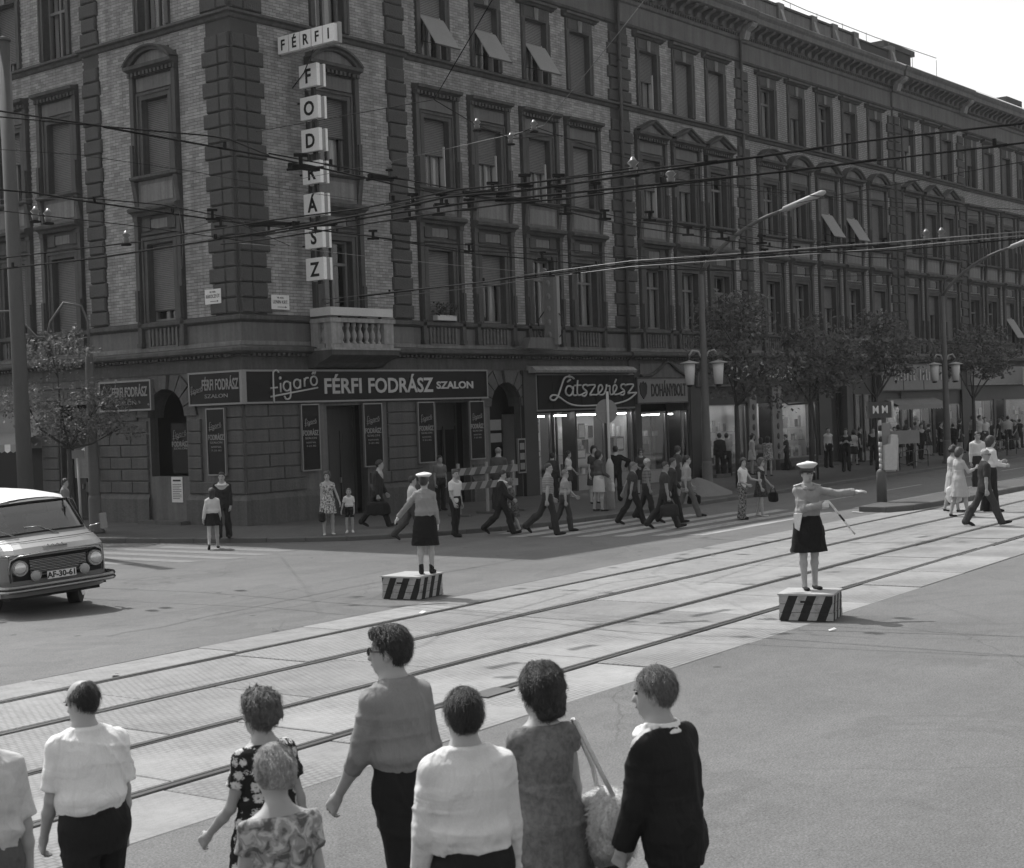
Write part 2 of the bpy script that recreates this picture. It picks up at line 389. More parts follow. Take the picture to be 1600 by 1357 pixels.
# ================================================================== the corner palace
M_stone = mat('weathered_stucco', 0.14, var=0.3, scale=0.9, fine=12, fvar=0.2, bump=0.5, bscale=30, bdist=0.006, streak=0.3)
M_stoneL = mat('pale_stucco', 0.20, var=0.3, scale=1.1, fine=12, fvar=0.2, bump=0.5, bscale=30, bdist=0.006, streak=0.35)
M_trim = mat('sooty_trim', 0.082, var=0.35, scale=1.3, fine=14, fvar=0.25, bump=0.5, bscale=40, bdist=0.005, streak=0.35)
M_quoin = mat('quoin_stone', 0.07, var=0.3, scale=1.5, fine=16, fvar=0.25, bump=1.0, bscale=22, bdist=0.03)
M_rust = mat('rusticated_block', 0.10, var=0.3, scale=1.0, fine=14, fvar=0.25, bump=1.0, bscale=14, bdist=0.02, streak=0.25)
M_mortar = mat('sooty_mortar', 0.06, var=0.25, scale=1.0, which='Object')
M_white = mat('old_white_paint', 0.5, var=0.15, rough=0.6)
M_bleach = mat('bleached_stone', 0.31, var=0.35, scale=2.0, fine=10, fvar=0.25, streak=0.35)
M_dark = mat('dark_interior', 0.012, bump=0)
M_black = mat('black_paint', 0.02, rough=0.45, var=0.3)
M_wood = mat('dark_wood', 0.05, rough=0.6, var=0.3, sc=(1, 1, 0.1), scale=6)
M_sash = mat('painted_sash', 0.17, rough=0.6, var=0.25)
M_blind = mat('roller_blind', 0.15, rough=0.75, var=0.25, scale=1.5, fine=6)
M_blindL = mat('roller_blind_pale', 0.2, rough=0.75, var=0.2, scale=1.5, fine=6)
M_awn = mat('pushed_out_blind', 0.26, rough=0.8, var=0.15)
M_curt = mat('net_curtain', 0.45, rough=0.9, var=0.15)
M_glass = glassmat('window_glass', 0.12)
M_shopglass = glassmat('shop_glass', 0.22, 0.92)
def brickmats():
    m, t, p = new_mat('yellow_brick', 0.85, 0.25)
    geo = nn(t, 'ShaderNodeNewGeometry'); v = coord(t)
    big = noise(t, v, 0.35, 5, 0.65); fine = noise(t, v, 60, 2); rnd = geo.outputs['Random Per Island']
    c = ramp(t, [(0.25, 0.25), (0.5, 0.32), (0.75, 0.38)], big).outputs[0]
    k = math_(t, 'MULTIPLY_ADD', rnd, 0.42); t.nodes[-1].inputs[2].default_value = 0.76
    c = math_(t, 'MULTIPLY', c, k); c = math_(t, 'MULTIPLY', c, ramp(t, [(0.2, 0.8), (0.8, 1.15)], fine).outputs[0])
    vs = coord(t, (2.0, 2.0, 0.12)); c = math_(t, 'MULTIPLY', c, ramp(t, [(0.3, 0.68), (0.58, 1.0)], noise(t, vs, 1.3, 5, 0.7)).outputs[0])
    setcol(t, p, c); addbump(t, p, fine, 0.4, 0.004)
    m2, t, p = new_mat('yellow_brickwork', 0.85, 0.25)
    v = coord(t); tc = nn(t, 'ShaderNodeTexCoord'); mp = nn(t, 'ShaderNodeMapping'); mp.inputs['Rotation'].default_value = (rad(90), 0, 0); t.links.new(tc.outputs['Object'], mp.inputs[0])
    br = nn(t, 'ShaderNodeTexBrick'); br.inputs['Scale'].default_value = 1; br.inputs['Brick Width'].default_value = 0.26; br.inputs['Row Height'].default_value = 0.088
    br.inputs['Mortar Size'].default_value = 0.009; br.inputs['Color1'].default_value = (0.33,) * 3 + (1,); br.inputs['Color2'].default_value = (0.27,) * 3 + (1,); br.inputs['Mortar'].default_value = (0.08,) * 3 + (1,)
    t.links.new(mp.outputs[0], br.inputs['Vector'])
    b = nn(t, 'ShaderNodeRGBToBW'); t.links.new(br.outputs['Color'], b.inputs[0])
    c = math_(t, 'MULTIPLY', b.outputs[0], ramp(t, [(0.25, 0.78), (0.75, 1.15)], noise(t, v, 0.35, 5, 0.65)).outputs[0])
    vs = coord(t, (2.0, 2.0, 0.12)); c = math_(t, 'MULTIPLY', c, ramp(t, [(0.3, 0.7), (0.58, 1.0)], noise(t, vs, 1.3, 5, 0.7)).outputs[0])
    setcol(t, p, c); addbump(t, p, b.outputs[0], 0.5, 0.01)
    return m, m2
M_brick, M_brickfar = brickmats()

PAL = empty('corner_palace', (0, 0, 0))
tag(PAL, 'four storey brick corner palace with dark stone quoins, cornices and shops along the street', 'building')
ROT = {'R': 0.0, 'L': -math.pi / 2}; SG = {'R': 1, 'L': -1}
LEN = {'R': 82.0, 'L': 30.0}
SEG = {'R': [(-0.14, 6.75, .14), (6.75, 18.3, 0), (18.3, 27.1, .10), (27.1, 41.6, 0), (41.6, 49.8, .10), (49.8, 82, 0)],
       'L': [(-0.14, 6.4, .14), (6.4, 30, 0)]}
def off(side, u):
    for a, b, o in SEG[side]:
        if a <= u < b: return o
    return 0
def floc(side, u, z, out=0.0):
    return (u, -out, z) if side == 'R' else (-out, u, z)
def place(name, me, side, u, z, out=0.0, parent=PAL):
    return mobj(name, me, parent, floc(side, u, z, out), (0, 0, ROT[side]))
def pmesh(mb, name, side, parent=PAL):          # mesh already in facade-local coordinates (x = sg*u, y = -out)
    return mobj(name, mb.mesh(name), parent, (0, 0, 0), (0, 0, ROT[side]))
F1, F2, F3 = 5.85, 9.98, 14.08
WW, H1, H2, H3 = 1.16, 2.2, 2.15, 2.05
CEN = {'R': [3.6, 8.24, 10.83, 13.5, 16.0, 20.2, 22.65, 25.03, 29.37, 31.9, 34.53, 37.0, 39.67, 43.18, 45.67, 47.91, 51.35, 53.8, 56.4, 58.9, 61.5, 64.1, 66.7, 69.3],
       'L': [3.08, 7.87, 10.45, 13.0, 15.6, 18.2]}
# ground-floor openings (u0, u1, z0, z1)
GO = {'R': [(2.95, 4.55, 0.12, 3.3), (7.8, 9.35, 0.12, 3.3), (10.42, 12.02, 0.12, 3.95), (12.75, 18.65, 0.12, 4.15), (18.95, 22.4, 0.12, 4.1),
            (23.2, 33.0, 0.12, 4.55), (34.2, 36.0, 0.12, 3.6), (36.6, 38.6, 0.5, 3.2), (39.7, 49.0, 0.12, 3.3), (50.4, 60.0, 0.12, 3.4), (61.0, 72.0, 0.12, 3.4)],
      'L': [(2.25, 3.87, 1.45, 3.95), (7.0, 8.4, 0.12, 3.6), (9.4, 12.2, 0.12, 3.5), (13.2, 16.2, 0.12, 3.5)]}
ARCH = {'R': [(10.42, 12.02)], 'L': [(2.25, 3.87)]}
QU = {'R': [(-0.14, 0.98, 'both'), (5.86, 6.75, 'c'), (17.7, 18.3, 'l'), (18.36, 19.0, 'r'), (26.5, 27.1, 'l'), (27.1, 27.75, 'l'), (41.0, 41.6, 'l'), (41.6, 42.3, 'r'), (49.2, 49.8, 'l'), (49.8, 50.4, 'r')],
      'L': [(-0.14, 0.98, 'both'), (5.55, 6.4, 'c')]}

def wins(side):
    for i, u in enumerate(CEN[side]):
        yield u, F1, H1, 1, i; yield u, F2, H2, 2, i; yield u, F3, H3, 3, i
for side in 'RL':
    sg = SG[side]; mb = MB(); ops = []
    for u, z, h, f, i in wins(side): ops.append((u - WW / 2, u + WW / 2, z, z + h, .34))
    for (a, b, c, d) in GO[side]: ops.append((a, b, c, d, .28))
    for (sa, sb, so_) in SEG[side]:
        us = sorted(set([sa, sb] + [x for o in ops for x in o[:2] if sa < x < sb])); zs = sorted(set([-0.1, 5.72, 16.88, 19.0] + [x for o in ops for x in o[2:4]]))
        for i in range(len(us) - 1):
            um = (us[i] + us[i + 1]) / 2; col = [o for o in ops if o[0] < um < o[1]]
            run = None
            for j in range(len(zs) - 1):
                zm = (zs[j] + zs[j + 1]) / 2
                if any(o[2] < zm < o[3] for o in col): continue
                m_ = M_stone if zm < 5.72 or zm > 16.88 else (M_mortar if (um < 27.1) else M_brickfar)
                x0, x1 = sorted((sg * us[i], sg * us[i + 1])); y = -so_
                mb.poly([(x0, y, zs[j]), (x1, y, zs[j]), (x1, y, zs[j + 1]), (x0, y, zs[j + 1])], m_)
        for uu in (sa, sb):
            if 0.5 < uu < LEN[side] - 1: mb.box(sg * uu - .002, -so_, -0.1, sg * uu + .002, 0.05, 19.0, M_stone, 'tb')
    for (a, b, c, d, dep) in ops:
        y0 = -off(side, (a + b) / 2); y1 = y0 + dep; x0, x1 = sorted((sg * a, sg * b))
        m_ = M_trim
        mb.poly([(x0, y0, c), (x0, y1, c), (x0, y1, d), (x0, y0, d)], m_); mb.poly([(x1, y0, c), (x1, y0, d), (x1, y1, d), (x1, y1, c)], m_)
        mb.poly([(x0, y0, d), (x0, y1, d), (x1, y1, d), (x1, y0, d)], m_); mb.poly([(x0, y0, c), (x1, y0, c), (x1, y1, c), (x0, y1, c)], m_)
    # back and far end of the block, so that light cannot leak in
    pmesh(mb, 'wall', side)
g = MB()
g.poly([(82, 0, -.1), (82, 14, -.1), (82, 14, 19), (82, 0, 19)], M_stone); g.poly([(82, 14, -.1), (14, 14, -.1), (14, 14, 19), (82, 14, 19)], M_stone)
g.poly([(14, 14, -.1), (14, 30, -.1), (14, 30, 19), (14, 14, 19)], M_stone); g.poly([(14, 30, -.1), (0, 30, -.1), (0, 30, 19), (14, 30, 19)], M_stone)
g.build('rear_wall', PAL)
# floor slabs inside keep the rooms dark
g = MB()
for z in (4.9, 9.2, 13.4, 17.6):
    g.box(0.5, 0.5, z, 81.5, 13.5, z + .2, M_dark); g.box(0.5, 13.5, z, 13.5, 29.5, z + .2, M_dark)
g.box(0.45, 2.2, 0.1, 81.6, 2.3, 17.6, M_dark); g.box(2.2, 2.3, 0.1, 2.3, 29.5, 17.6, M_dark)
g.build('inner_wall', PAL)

# ---- bricks, really laid, on the part of the walls nearest the camera
def surround_ex(u, f):
    if f == 1: return (u - 1.05, u + 1.05, 5.7, 9.07)
    if f == 2: return (u - 1.06, u + 1.06, 9.0, 13.12)
    return (u - .80, u + .80, 14.0, 16.75)
for side, umax in (('R', 27.1), ('L', 20.0)):
    sg = SG[side]; mb = MB(); rr = random.Random(5)
    ex = []
    for u, z, h, f, i in wins(side):
        e = surround_ex(u, f); ex.append(e)
        if f == 2:
            sec = 'arch' if (i == 0 or 7 < i < 13) else ('tri' if side == 'R' and 5 <= i <= 7 else '')
            if sec == 'arch': ex += [(u - 1.0, u + 1.0, 13.1, 13.3), (u - .7, u + .7, 13.3, 13.5)]
            if sec == 'tri': ex += [(u - .85, u + .85, 13.1, 13.3), (u - .4, u + .4, 13.3, 13.5)]
        if f == 3: ex.append((u - 1.0, u + 1.0, 16.55, 16.8))
    for a, b, k in QU[side]:
        if k in ('c',): ex.append((a + .06, b - .06, 5.7, 17))
        elif k == 'both': ex.append((a, b - .14, 5.7, 17))
        elif k == 'l': ex.append((a + .12, b + .02, 5.7, 17))
        else: ex.append((a - .02, b - .12, 5.7, 17))
    zrows = [5.84 + .088 * k for k in range(150)]
    for ri, z in enumerate(zrows):
        if z + .08 > 16.86: break
        if 13.80 < z + .04 < 14.06: continue
        cuts = sorted([(e[0], e[1]) for e in ex if e[2] < z + .04 < e[3]])
        segs = []; cur = -0.14
        for a, b in cuts:
            if a > cur: segs.append((cur, a))
            cur = max(cur, b)
        if cur < umax: segs.append((cur, umax))
        for sa, sb, so_ in SEG[side]:
            for a, b in segs:
                a2, b2 = max(a, sa), min(b, sb, umax)
                if b2 - a2 < .03: continue
                x = math.floor(a2 / .26) * .26 - (.13 if ri % 2 else 0)
                while x < b2:
                    p, q = max(x + .005, a2), min(x + .255, b2)
                    if q - p > .03:
                        X0, X1 = sorted((sg * p, sg * q)); y = -so_ - .010 - rr.uniform(0, .004)
                        mb.box(X0, y, z + .004, X1, -so_ + .01, z + .080, M_brick, 'k')
                    x += .26
    o = pmesh(mb, 'brick_courses', side); o['kind'] = 'stuff'

# ---- long mouldings
def sweep(side, prof, u0, u1, m, name, extra=0.0):
    """prof (out, z) swept along the facade; corner side mitred by extending"""
    sg = SG[side]; mb = MB()
    for sa, sb, so_ in SEG[side]:
        a, b = max(sa, u0), min(sb, u1)
        if b <= a: continue
        n = len(prof); P = []
        for uu in (a, b):
            row = []
            for (o_, z) in prof:
                ou = -(o_ + so_) if (uu == a and a < 0.01) else uu
                if uu == b and so_ > 0: ou = uu + min(o_, .3) * .35
                if uu == a and a > .01 and so_ > 0: ou = uu - min(o_, .3) * .35
                row.append((sg * ou, -(o_ + so_), z))
            P.append(row)
        for i in range(n - 1):
            q = [P[0][i], P[1][i], P[1][i + 1], P[0][i + 1]]
            if sg < 0: q.reverse()
            mb.poly(q, m)
        for row in P: mb.poly(row, m)
    return pmesh(mb, name, side)
for side in 'RL':
    U = LEN[side]
    sweep(side, [(0, 4.33), (.05, 4.33), (.05, 4.47), (.03, 4.47), (.03, 4.68), (.08, 4.70), (.1, 4.74), (.30, 4.80), (.34, 4.84), (.34, 4.92), (.30, 4.95), (0, 5.0)], -1, U, M_trim, 'ground_cornice')
    sweep(side, [(0, 5.0), (.05, 5.0), (.05, 5.10), (.0, 5.12)], -1, U, M_stoneL, 'pedestal_base')
    sweep(side, [(0, 5.62), (.08, 5.66), (.13, 5.70), (.13, 5.79), (0, 5.84)], -1, U, M_trim, 'sill_course')
    sweep(side, [(0, 13.78), (.07, 13.82), (.10, 13.90), (.2, 13.93), (.2, 14.0), (0, 14.05)], -1, U, M_trim, 'string_course')
    sweep(side, [(0, 16.86), (.07, 16.9), (.1, 16.98), (.0, 17.0)], -1, U, M_trim, 'architrave')
    sweep(side, [(0, 17.72), (.08, 17.76), (.12, 17.86), (.12, 17.95), (.16, 18.0), (.16, 18.34), (.72, 18.36), (.78, 18.40), (.78, 18.60), (.86, 18.70), (.90, 18.82), (.86, 18.86), (0, 18.98)], -1, U, M_stone, 'main_cornice')
    sweep(side, [(0.02, 0.1), (.12, 0.1), (.12, .80), (.02, .95)], -1, 2.2 if side == 'L' else 2.9, M_rust, 'plinth')
    if side == 'L': sweep(side, [(0.02, 0.1), (.12, 0.1), (.12, .80), (.02, .95)], 3.95, 6.9, M_rust, 'plinth')
    else:
        for a, b in ((4.6, 7.75), (9.4, 10.4)): sweep(side, [(0.02, 0.1), (.12, 0.1), (.12, .80), (.02, .95)], a, b, M_rust, 'plinth')
    # dentils
    sg = SG[side]; mb = MB(); u = 0.1
    while u < min(U, 60):
        o_ = off(side, u)
        if u < 45: mb.box(sg * u, -o_ - .20, 4.70, sg * (u + .09), -o_ - .02, 4.79, M_trim, 'k')
        mb.box(sg * u, -o_ - .18, 17.87, sg * (u + .09), -o_ - .10, 17.97, M_trim, 'k')
        u += .18
    o = pmesh(mb, 'dentil_row', side); o['kind'] = 'stuff'
# modillions under the main cornice
g = MB(); g.prism([(0, -.34), (-.12, -.34), (-.2, -.2), (-.42, -.12), (-.52, -.04), (-.52, 0), (0, 0)], 'x', -.11, .11, M_stone); ME_mod = g.mesh('modillion')
g = MB(); g.prism([(0, -.62), (-.2, -.62), (-.3, -.3), (-.55, -.15), (-.62, -.04), (-.62, 0), (0, 0)], 'x', -.2, .2, M_bleach); ME_modw = g.mesh('bracket')
for side in 'RL':
    u = 12.3 if side == 'R' else 0.4
    while u < (62 if side == 'R' else 12):
        place('modillion', ME_mod, side, u, 18.355, off(side, u) + .16); u += .62
for u in (18.3, 27.1, 41.6, 49.8): place('bracket', ME_modw, 'R', u, 18.35, .24)

# ---- quoins
qm = {}
def quoin_mesh(w, h=.395, t=.09):
    k = round(w, 2)
    if k not in qm:
        g = MB(); g.bevbox(-w / 2, -t, 0, w / 2, 0.02, h, .035, M_quoin); qm[k] = g.mesh('quoin')
    return qm[k]
for side in 'RL':
    for a, b, k in QU[side]:
        z = 5.87; i = 0
        while z < 16.5:
            if 13.42 < z < 14.05: z = 14.07
            if z + .41 > 16.86: break
            lng = i % 2 == 0; w = (b - a) if lng else (b - a) - .16
            if k == 'both': lo, hi = a + .012, (b if lng else b - .14)
            elif k == 'c': lo, hi = (a, b) if lng else (a + .08, b - .08)
            elif k == 'l': lo, hi = (a if lng else a + .14, b)
            else: lo, hi = (a, b if lng else b - .14)
            if k == 'both':
                # split in two stones with the pale arris between
                place('quoin', quoin_mesh(round(hi - .30, 2)), side, .30 + (hi - .30) / 2, z, off(side, .5))
                if side == 'R' or True:
                    place('quoin', quoin_mesh(.40), side, .09, z, off(side, .5))
            else:
                place('quoin', quoin_mesh(round(hi - lo - .01, 2)), side, (hi + lo) / 2, z, off(side, (a + b) / 2))
            z += .42; i += 1

# ---- rusticated ground floor
rm_ = {}
def rust_mesh(w, h):
    k = (round(w, 1), round(h, 2))
    if k not in rm_:
        g = MB(); g.bevbox(-k[0] / 2 + .012, -.07, .012, k[0] / 2 - .012, 0.02, k[1] - .012, .02, M_rust); rm_[k] = g.mesh('block')
    return rm_[k]
def rust(side, u0, u1, holes, zt=4.32):
    z = .96; r = 0; rr = random.Random(11)
    while z < zt - .1:
        h = min(.347, zt - z)
        bl = [(a, b) for a, b, c, d in holes if c < z + h / 2 < d]
        segs = []; cur = u0
        for a, b in sorted(bl):
            if a > cur: segs.append((cur, a))
            cur = max(cur, b)
        if cur < u1: segs.append((cur, u1))
        for a, b in segs:
            n = max(1, round((b - a) / 1.15)); cuts = [a + (b - a) * k / n for k in range(n + 1)]
            if n > 1:
                sh = (.28 if r % 2 else -.28) * (b - a) / n / 1.15
                cuts = [cuts[0]] + [c + sh for c in cuts[1:-1]] + [cuts[-1]]
            for p, q in zip(cuts[:-1], cuts[1:]):
                if q - p < .12: continue
                o_ = off(side, (p + q) / 2)
                # object meshes are rounded to 10 cm; scale to the exact width
                me = rust_mesh(max(.2, q - p), h); wk = max(.2, round(max(.2, q - p), 1))
                ob = place('rustic_block', me, side, (p + q) / 2, z, o_); ob.scale = ((q - p) / wk, 1, 1)
        z += .347; r += 1
holesR = [(2.05, 4.62, 0, 3.35), (4.55, 5.42, 1.45, 3.35), (6.9, 9.45, 0, 3.35), (9.38, 10.2, 1.45, 3.35), (0.2, 10.56, 3.36, 4.36), (10.3, 12.14, 0, 3.1), (9.95, 12.7, 3.05, 4.4)]
rust('R', -0.14, 12.1, holesR)
holesL = [(2.17, 3.95, 0, 3.1), (1.7, 4.4, 3.05, 4.4), (0.76, 1.6, 1.45, 3.35), (-.2, 2.32, 3.36, 4.36), (3.97, 6.4, 3.3, 4.3), (6.95, 8.45, 0, 3.65)]
rust('L', -0.14, 9.3, holesL)
# arches: voussoirs + spandrel sheet with a round top
def arch(side, a, b, spring=3.12, top=4.32):
    c = (a + b) / 2; r = (b - a) / 2; sg = SG[side]; y = -off(side, c); mb = MB(); n = 16
    for i in range(n):
        t0, t1 = math.pi * i / n, math.pi * (i + 1) / n
        p0 = (c + r * math.cos(t0), spring + r * math.sin(t0)); p1 = (c + r * math.cos(t1), spring + r * math.sin(t1))
        pts = [(sg * p0[0], y - .002, p0[1]), (sg * p1[0], y - .002, p1[1]), (sg * p1[0], y - .002, 3.96), (sg * p0[0], y - .002, 3.96)]
        mb.poly(pts, M_stone)
        mb.poly([(sg * p0[0], y, p0[1]), (sg * p1[0], y, p1[1]), (sg * p1[0], y + .5, p1[1]), (sg * p0[0], y + .5, p0[1])], M_trim, True)
    pmesh(mb, 'arch_soffit', side)
    k = 9
    for i in range(k):
        t0, t1 = math.pi * (i + .06) / k, math.pi * (i + .94) / k; g = MB()
        def rim(t):
            R = 1.32; x, z = math.cos(t) * R, math.sin(t) * R
            s_ = min(1.0, (top - spring - .02) / max(z, 1e-3)) if z > 0 else 1
            return x * s_, z * s_
        q = [(r * math.cos(t0), r * math.sin(t0)), rim(t0), rim(t1), (r * math.cos(t1), r * math.sin(t1))]
        q = [(sg * x, z) for x, z in q]
        if sg < 0: q.reverse()
        pr = .16 if i == k // 2 else .08
        g.prism(q, 'y', -pr, .0, M_rust); place('voussoir', g.mesh('voussoir'), side, c, spring, off(side, c))
for side in 'RL':
    for a, b in ARCH[side]: arch(side, a, b)

# ---- windows
def slats(mb, w, z0, z1, y, m, pitch=.052, tilt=.012):
    z = z0
    while z < z1 - .01:
        zz = min(z + pitch * .86, z1)
        mb.poly([(-w / 2, y - tilt, z), (w / 2, y - tilt, z), (w / 2, y, zz), (-w / 2, y, zz)], m)
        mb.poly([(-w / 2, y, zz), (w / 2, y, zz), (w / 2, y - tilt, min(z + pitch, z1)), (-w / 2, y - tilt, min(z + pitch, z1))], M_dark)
        z += pitch
def surround(f, ped):
    h = {1: H1, 2: H2, 3: H3}[f]; g = MB(); w = WW / 2
    m = M_trim
    if f < 3:
        for s in (-1, 1):
            g.box(s * w, -.05, -.02, s * (w + .13), .02, h + .13, m, 'k'); g.box(s * (w + .13), -.085, -.02, s * (w + .2), .02, h + .2, m, 'k')
            z0 = -.72 if f == 1 else -.10
            g.box(s * (w + .27), -.13, z0, s * (w + .43), .02, h + .80, m, 'k')          # pilaster strip
            g.box(s * (w + .25), -.16, h + .68, s * (w + .45), .02, h + .8, m, 'k'); g.box(s * (w + .25), -.16, z0, s * (w + .45), .02, z0 + .12, m, 'k')
            g.box(s * (w + .29), -.2, .02, s * (w + .41), -.13, .9, m, 'k')
        g.box(-w, -.05, h, w, .02, h + .13, m, 'k'); g.box(-w - .13, -.085, h + .13, w + .13, .02, h + .2, m, 'k')
    if f == 1:
        g.box(-w - .2, -.07, h + .26, w + .2, .02, h + .32, m, 'k')
        for s in (-1, 1): g.box(s * .38, -.06, h + .38, s * (w + .15), .02, h + .72, m, 'k')
        g.box(-.38, -.03, h + .42, .38, .02, h + .68, M_stoneL, 'k')
        g.prism([(.02, h + .80), (-.14, h + .80), (-.2, h + .88), (-.32, h + .92), (-.34, h + 1.0), (-.27, h + 1.05), (.02, h + 1.12)], 'x', -w - .47, w + .47, M_trim)
    if f == 2:
        g.box(-w - .2, -.05, h + .25, w + .2, .02, h + .62, M_stone, 'k')
        x = -w - .42
        while x < w + .36: g.box(x, -.2, h + .68, x + .09, -.02, h + .78, m, 'k'); x += .17
        g.prism([(.02, h + .80), (-.14, h + .80), (-.2, h + .84), (-.3, h + .86), (-.32, h + .95), (.02, h + .99)], 'x', -w - .47, w + .47, M_trim)
        g.prism([(.02, -.13), (-.14, -.12), (-.22, -.07), (-.22, 0), (.02, .02)], 'x', -w - .47, w + .47, M_trim)     # sill
        g.box(-w - .27, -.06, -.9, w + .27, .02, -.13, M_stone, 'k'); g.box(-w - .12, -.075, -.75, w + .12, -.06, -.25, M_stoneL, 'k')
        for s in (-1, 1): g.prism([(.02, -.9), (-.07, -.9), (-.16, -.3), (-.2, -.13), (.02, -.13)], 'x', s * (w + .27), s * (w + .43), M_trim)
    if f == 3:
        for s in (-1, 1):
            g.box(s * w, -.06, 0, s * (w + .19), .02, h + .02, m, 'k'); g.box(s * (w + .12), -.085, 0, s * (w + .19), -.06, h, m, 'k')
        g.box(-w - .19, -.06, h + .02, w + .19, .02, h + .45, m, 'k')
        for s in (-1, 1): g.box(s * .17, -.08, h + .08, s * (w + .1), -.06, h + .4, m, 'k')
        g.prism([(.1, 0), (.13, .4), (-.13, .4), (-.1, 0)], 'y', -.11, -.06, M_stoneL); 
        for i in range(len(g.v) - 8, len(g.v)): g.v[i] = (g.v[i][0], g.v[i][1], g.v[i][2] + h + .03)
        g.prism([(.02, h + .47), (-.1, h + .47), (-.16, h + .53), (-.26, h + .55), (-.27, h + .63), (.02, h + .68)], 'x', -w - .4, w + .4, M_trim)
    return g.mesh('window')
def pediment(kind):
    g = MB(); W = WW / 2 + .47
    if kind == 'arch':
        n = 14; R = (W * W + .46 * .46) / (2 * .46); a0 = math.asin(W / R); cz = .46 - R
        for i in range(n):
            t0 = -a0 + 2 * a0 * i / n; t1 = -a0 + 2 * a0 * (i + 1) / n
            P = lambda t, r_, y: (r_ * math.sin(t), y, cz + r_ * math.cos(t))
            for (ra, ya), (rb, yb) in zip([(R - .12, -.1), (R - .12, -.22), (R - .06, -.25), (R - .03, -.33), (R + .02, -.34), (R + .04, 0)][:-1], [(R - .12, -.22), (R - .06, -.25), (R - .03, -.33), (R + .02, -.34), (R + .04, 0)]):
                g.poly([P(t0, ra, ya), P(t1, ra, ya), P(t1, rb, yb), P(t0, rb, yb)], M_trim)
            g.poly([P(t0, R - .12, -.1), P(t1, R - .12, -.1), (P(t1, R, 0)[0], -.1, 0), (P(t0, R, 0)[0], -.1, 0)], M_stoneL)
    else:
        H = .48
        for s in (-1, 1):
            for (d0, y0), (d1, y1) in zip([(-.13, -.1), (-.13, -.22), (-.07, -.25), (-.04, -.33), (.02, -.34)], [(-.13, -.22), (-.07, -.25), (-.04, -.33), (.02, -.34), (.04, 0)]):
                g.poly([(s * W, y0, d0 + .04), (0, y0, H + d0), (0, y1, H + d1), (s * W, y1, d1 + .04)], M_trim)
        g.poly([(-W, -.1, 0), (W, -.1, 0), (0, -.1, H - .1)], M_stoneL)
    return g.mesh('pediment')
SUR = {1: surround(1, ''), 2: surround(2, ''), 3: surround(3, '')}
PED = {'arch': pediment('arch'), 'tri': pediment('tri')}
HH = {1: H1, 2: H2, 3: H3}
def sashmesh(h):
    g = MB(); w = WW / 2; y0, y1 = .22, .27
    g.box(-w, y0 - .03, 0, -w + .07, .30, h, M_sash); g.box(w - .07, y0 - .03, 0, w, .30, h, M_sash)
    g.box(-w + .07, y0 - .03, h - .06, w - .07, .30, h, M_sash); g.box(-w + .07, y0 - .03, 0, w - .07, .30, .07, M_sash)
    g.box(-w + .07, y0 - .02, h * .68, w - .07, .29, h * .68 + .08, M_sash); g.box(-.045, y0 - .02, .07, .045, .29, h * .68, M_sash); g.box(-.03, y0 - .01, h * .68 + .08, .03, .28, h - .06, M_sash)
    return g.mesh('sash')
def panemesh(h):
    g = MB(); w = WW / 2
    for a, b, c, d in ((-w + .07, -.045, .07, h * .68), (.045, w - .07, .07, h * .68), (-w + .07, w - .07, h * .68 + .08, h - .06)):
        g.poly([(a, .26, c), (b, .26, c), (b, .26, d), (a, .26, d)], M_glass)
    return g.mesh('pane')
def curtainmesh(h, spans, m=None):
    g = MB()
    for a, b in spans:
        n = max(4, int((b - a) / .035))
        for i in range(n):
            xa, xb = a + (b - a) * i / n, a + (b - a) * (i + 1) / n; ya = .36 + .02 * math.sin(i * 1.9); yb = .36 + .02 * math.sin((i + 1) * 1.9)
            g.poly([(xa, ya, .05), (xb, yb, .05), (xb, yb, h - .05), (xa, ya, h - .05)], m or M_curt, True)
    return g.mesh('curtain')
def blindmesh(h, frac, m):
    g = MB(); slats(g, WW - .02, h * (1 - frac), h, .17, m)
    if frac < .98: g.box(-WW / 2 + .01, .15, h * (1 - frac) - .04, WW / 2 - .01, .19, h * (1 - frac), M_wood)
    return g.mesh('roller_blind')
def openleaf(h):
    g = MB()      # white painted leaves of the inner casements standing open
    w = WW / 2
    for s in (-1, 1):
        g.box(s * (w - .10), .10, .03, s * (w - .055), .30, h * .64, M_white); g.box(s * .02, .27, .03, s * .08, .33, h * .64, M_white)
    return g.mesh('open_casement')
def awnmesh(h):
    g = MB(); w = WW / 2 - .02; z1, z0 = h * .60, h * .10; y1, y0 = .0, -.66
    g.poly([(-w, y1, z1), (w, y1, z1), (w, y0, z0), (-w, y0, z0)], M_awn); g.poly([(-w, y1 + .02, z1), (-w, y0 + .02, z0), (w, y0 + .02, z0), (w, y1 + .02, z1)], M_awn)
    g.box(-w, y0 - .01, z0 - .02, w, y0 + .03, z0 + .02, M_wood)
    for s in (-1, 1): g.tube([(s * w, .1, z0 + .25), (s * w, y0, z0)], .012, M_black, 4)
    return g.mesh('pushed_out_blind')
ME = {}
for f in (1, 2, 3):
    h = HH[f]; ME['sash', f] = sashmesh(h); ME['pane', f] = panemesh(h); ME['leaf', f] = openleaf(h); ME['awn', f] = awnmesh(h)
    for fr in (1.0, .5, .42, .6, .85): ME['bl', f, fr] = blindmesh(h, fr, M_blind); ME['bL', f, fr] = blindmesh(h, fr, M_blindL)
    ME['cu', f, 0] = curtainmesh(h, [(-.5, -.2), (.2, .5)]); ME['cu', f, 1] = curtainmesh(h, [(-.52, -.36), (-.22, -.12), (.1, .5)]); ME['cu', f, 2] = curtainmesh(h, [(-.5, .5)])
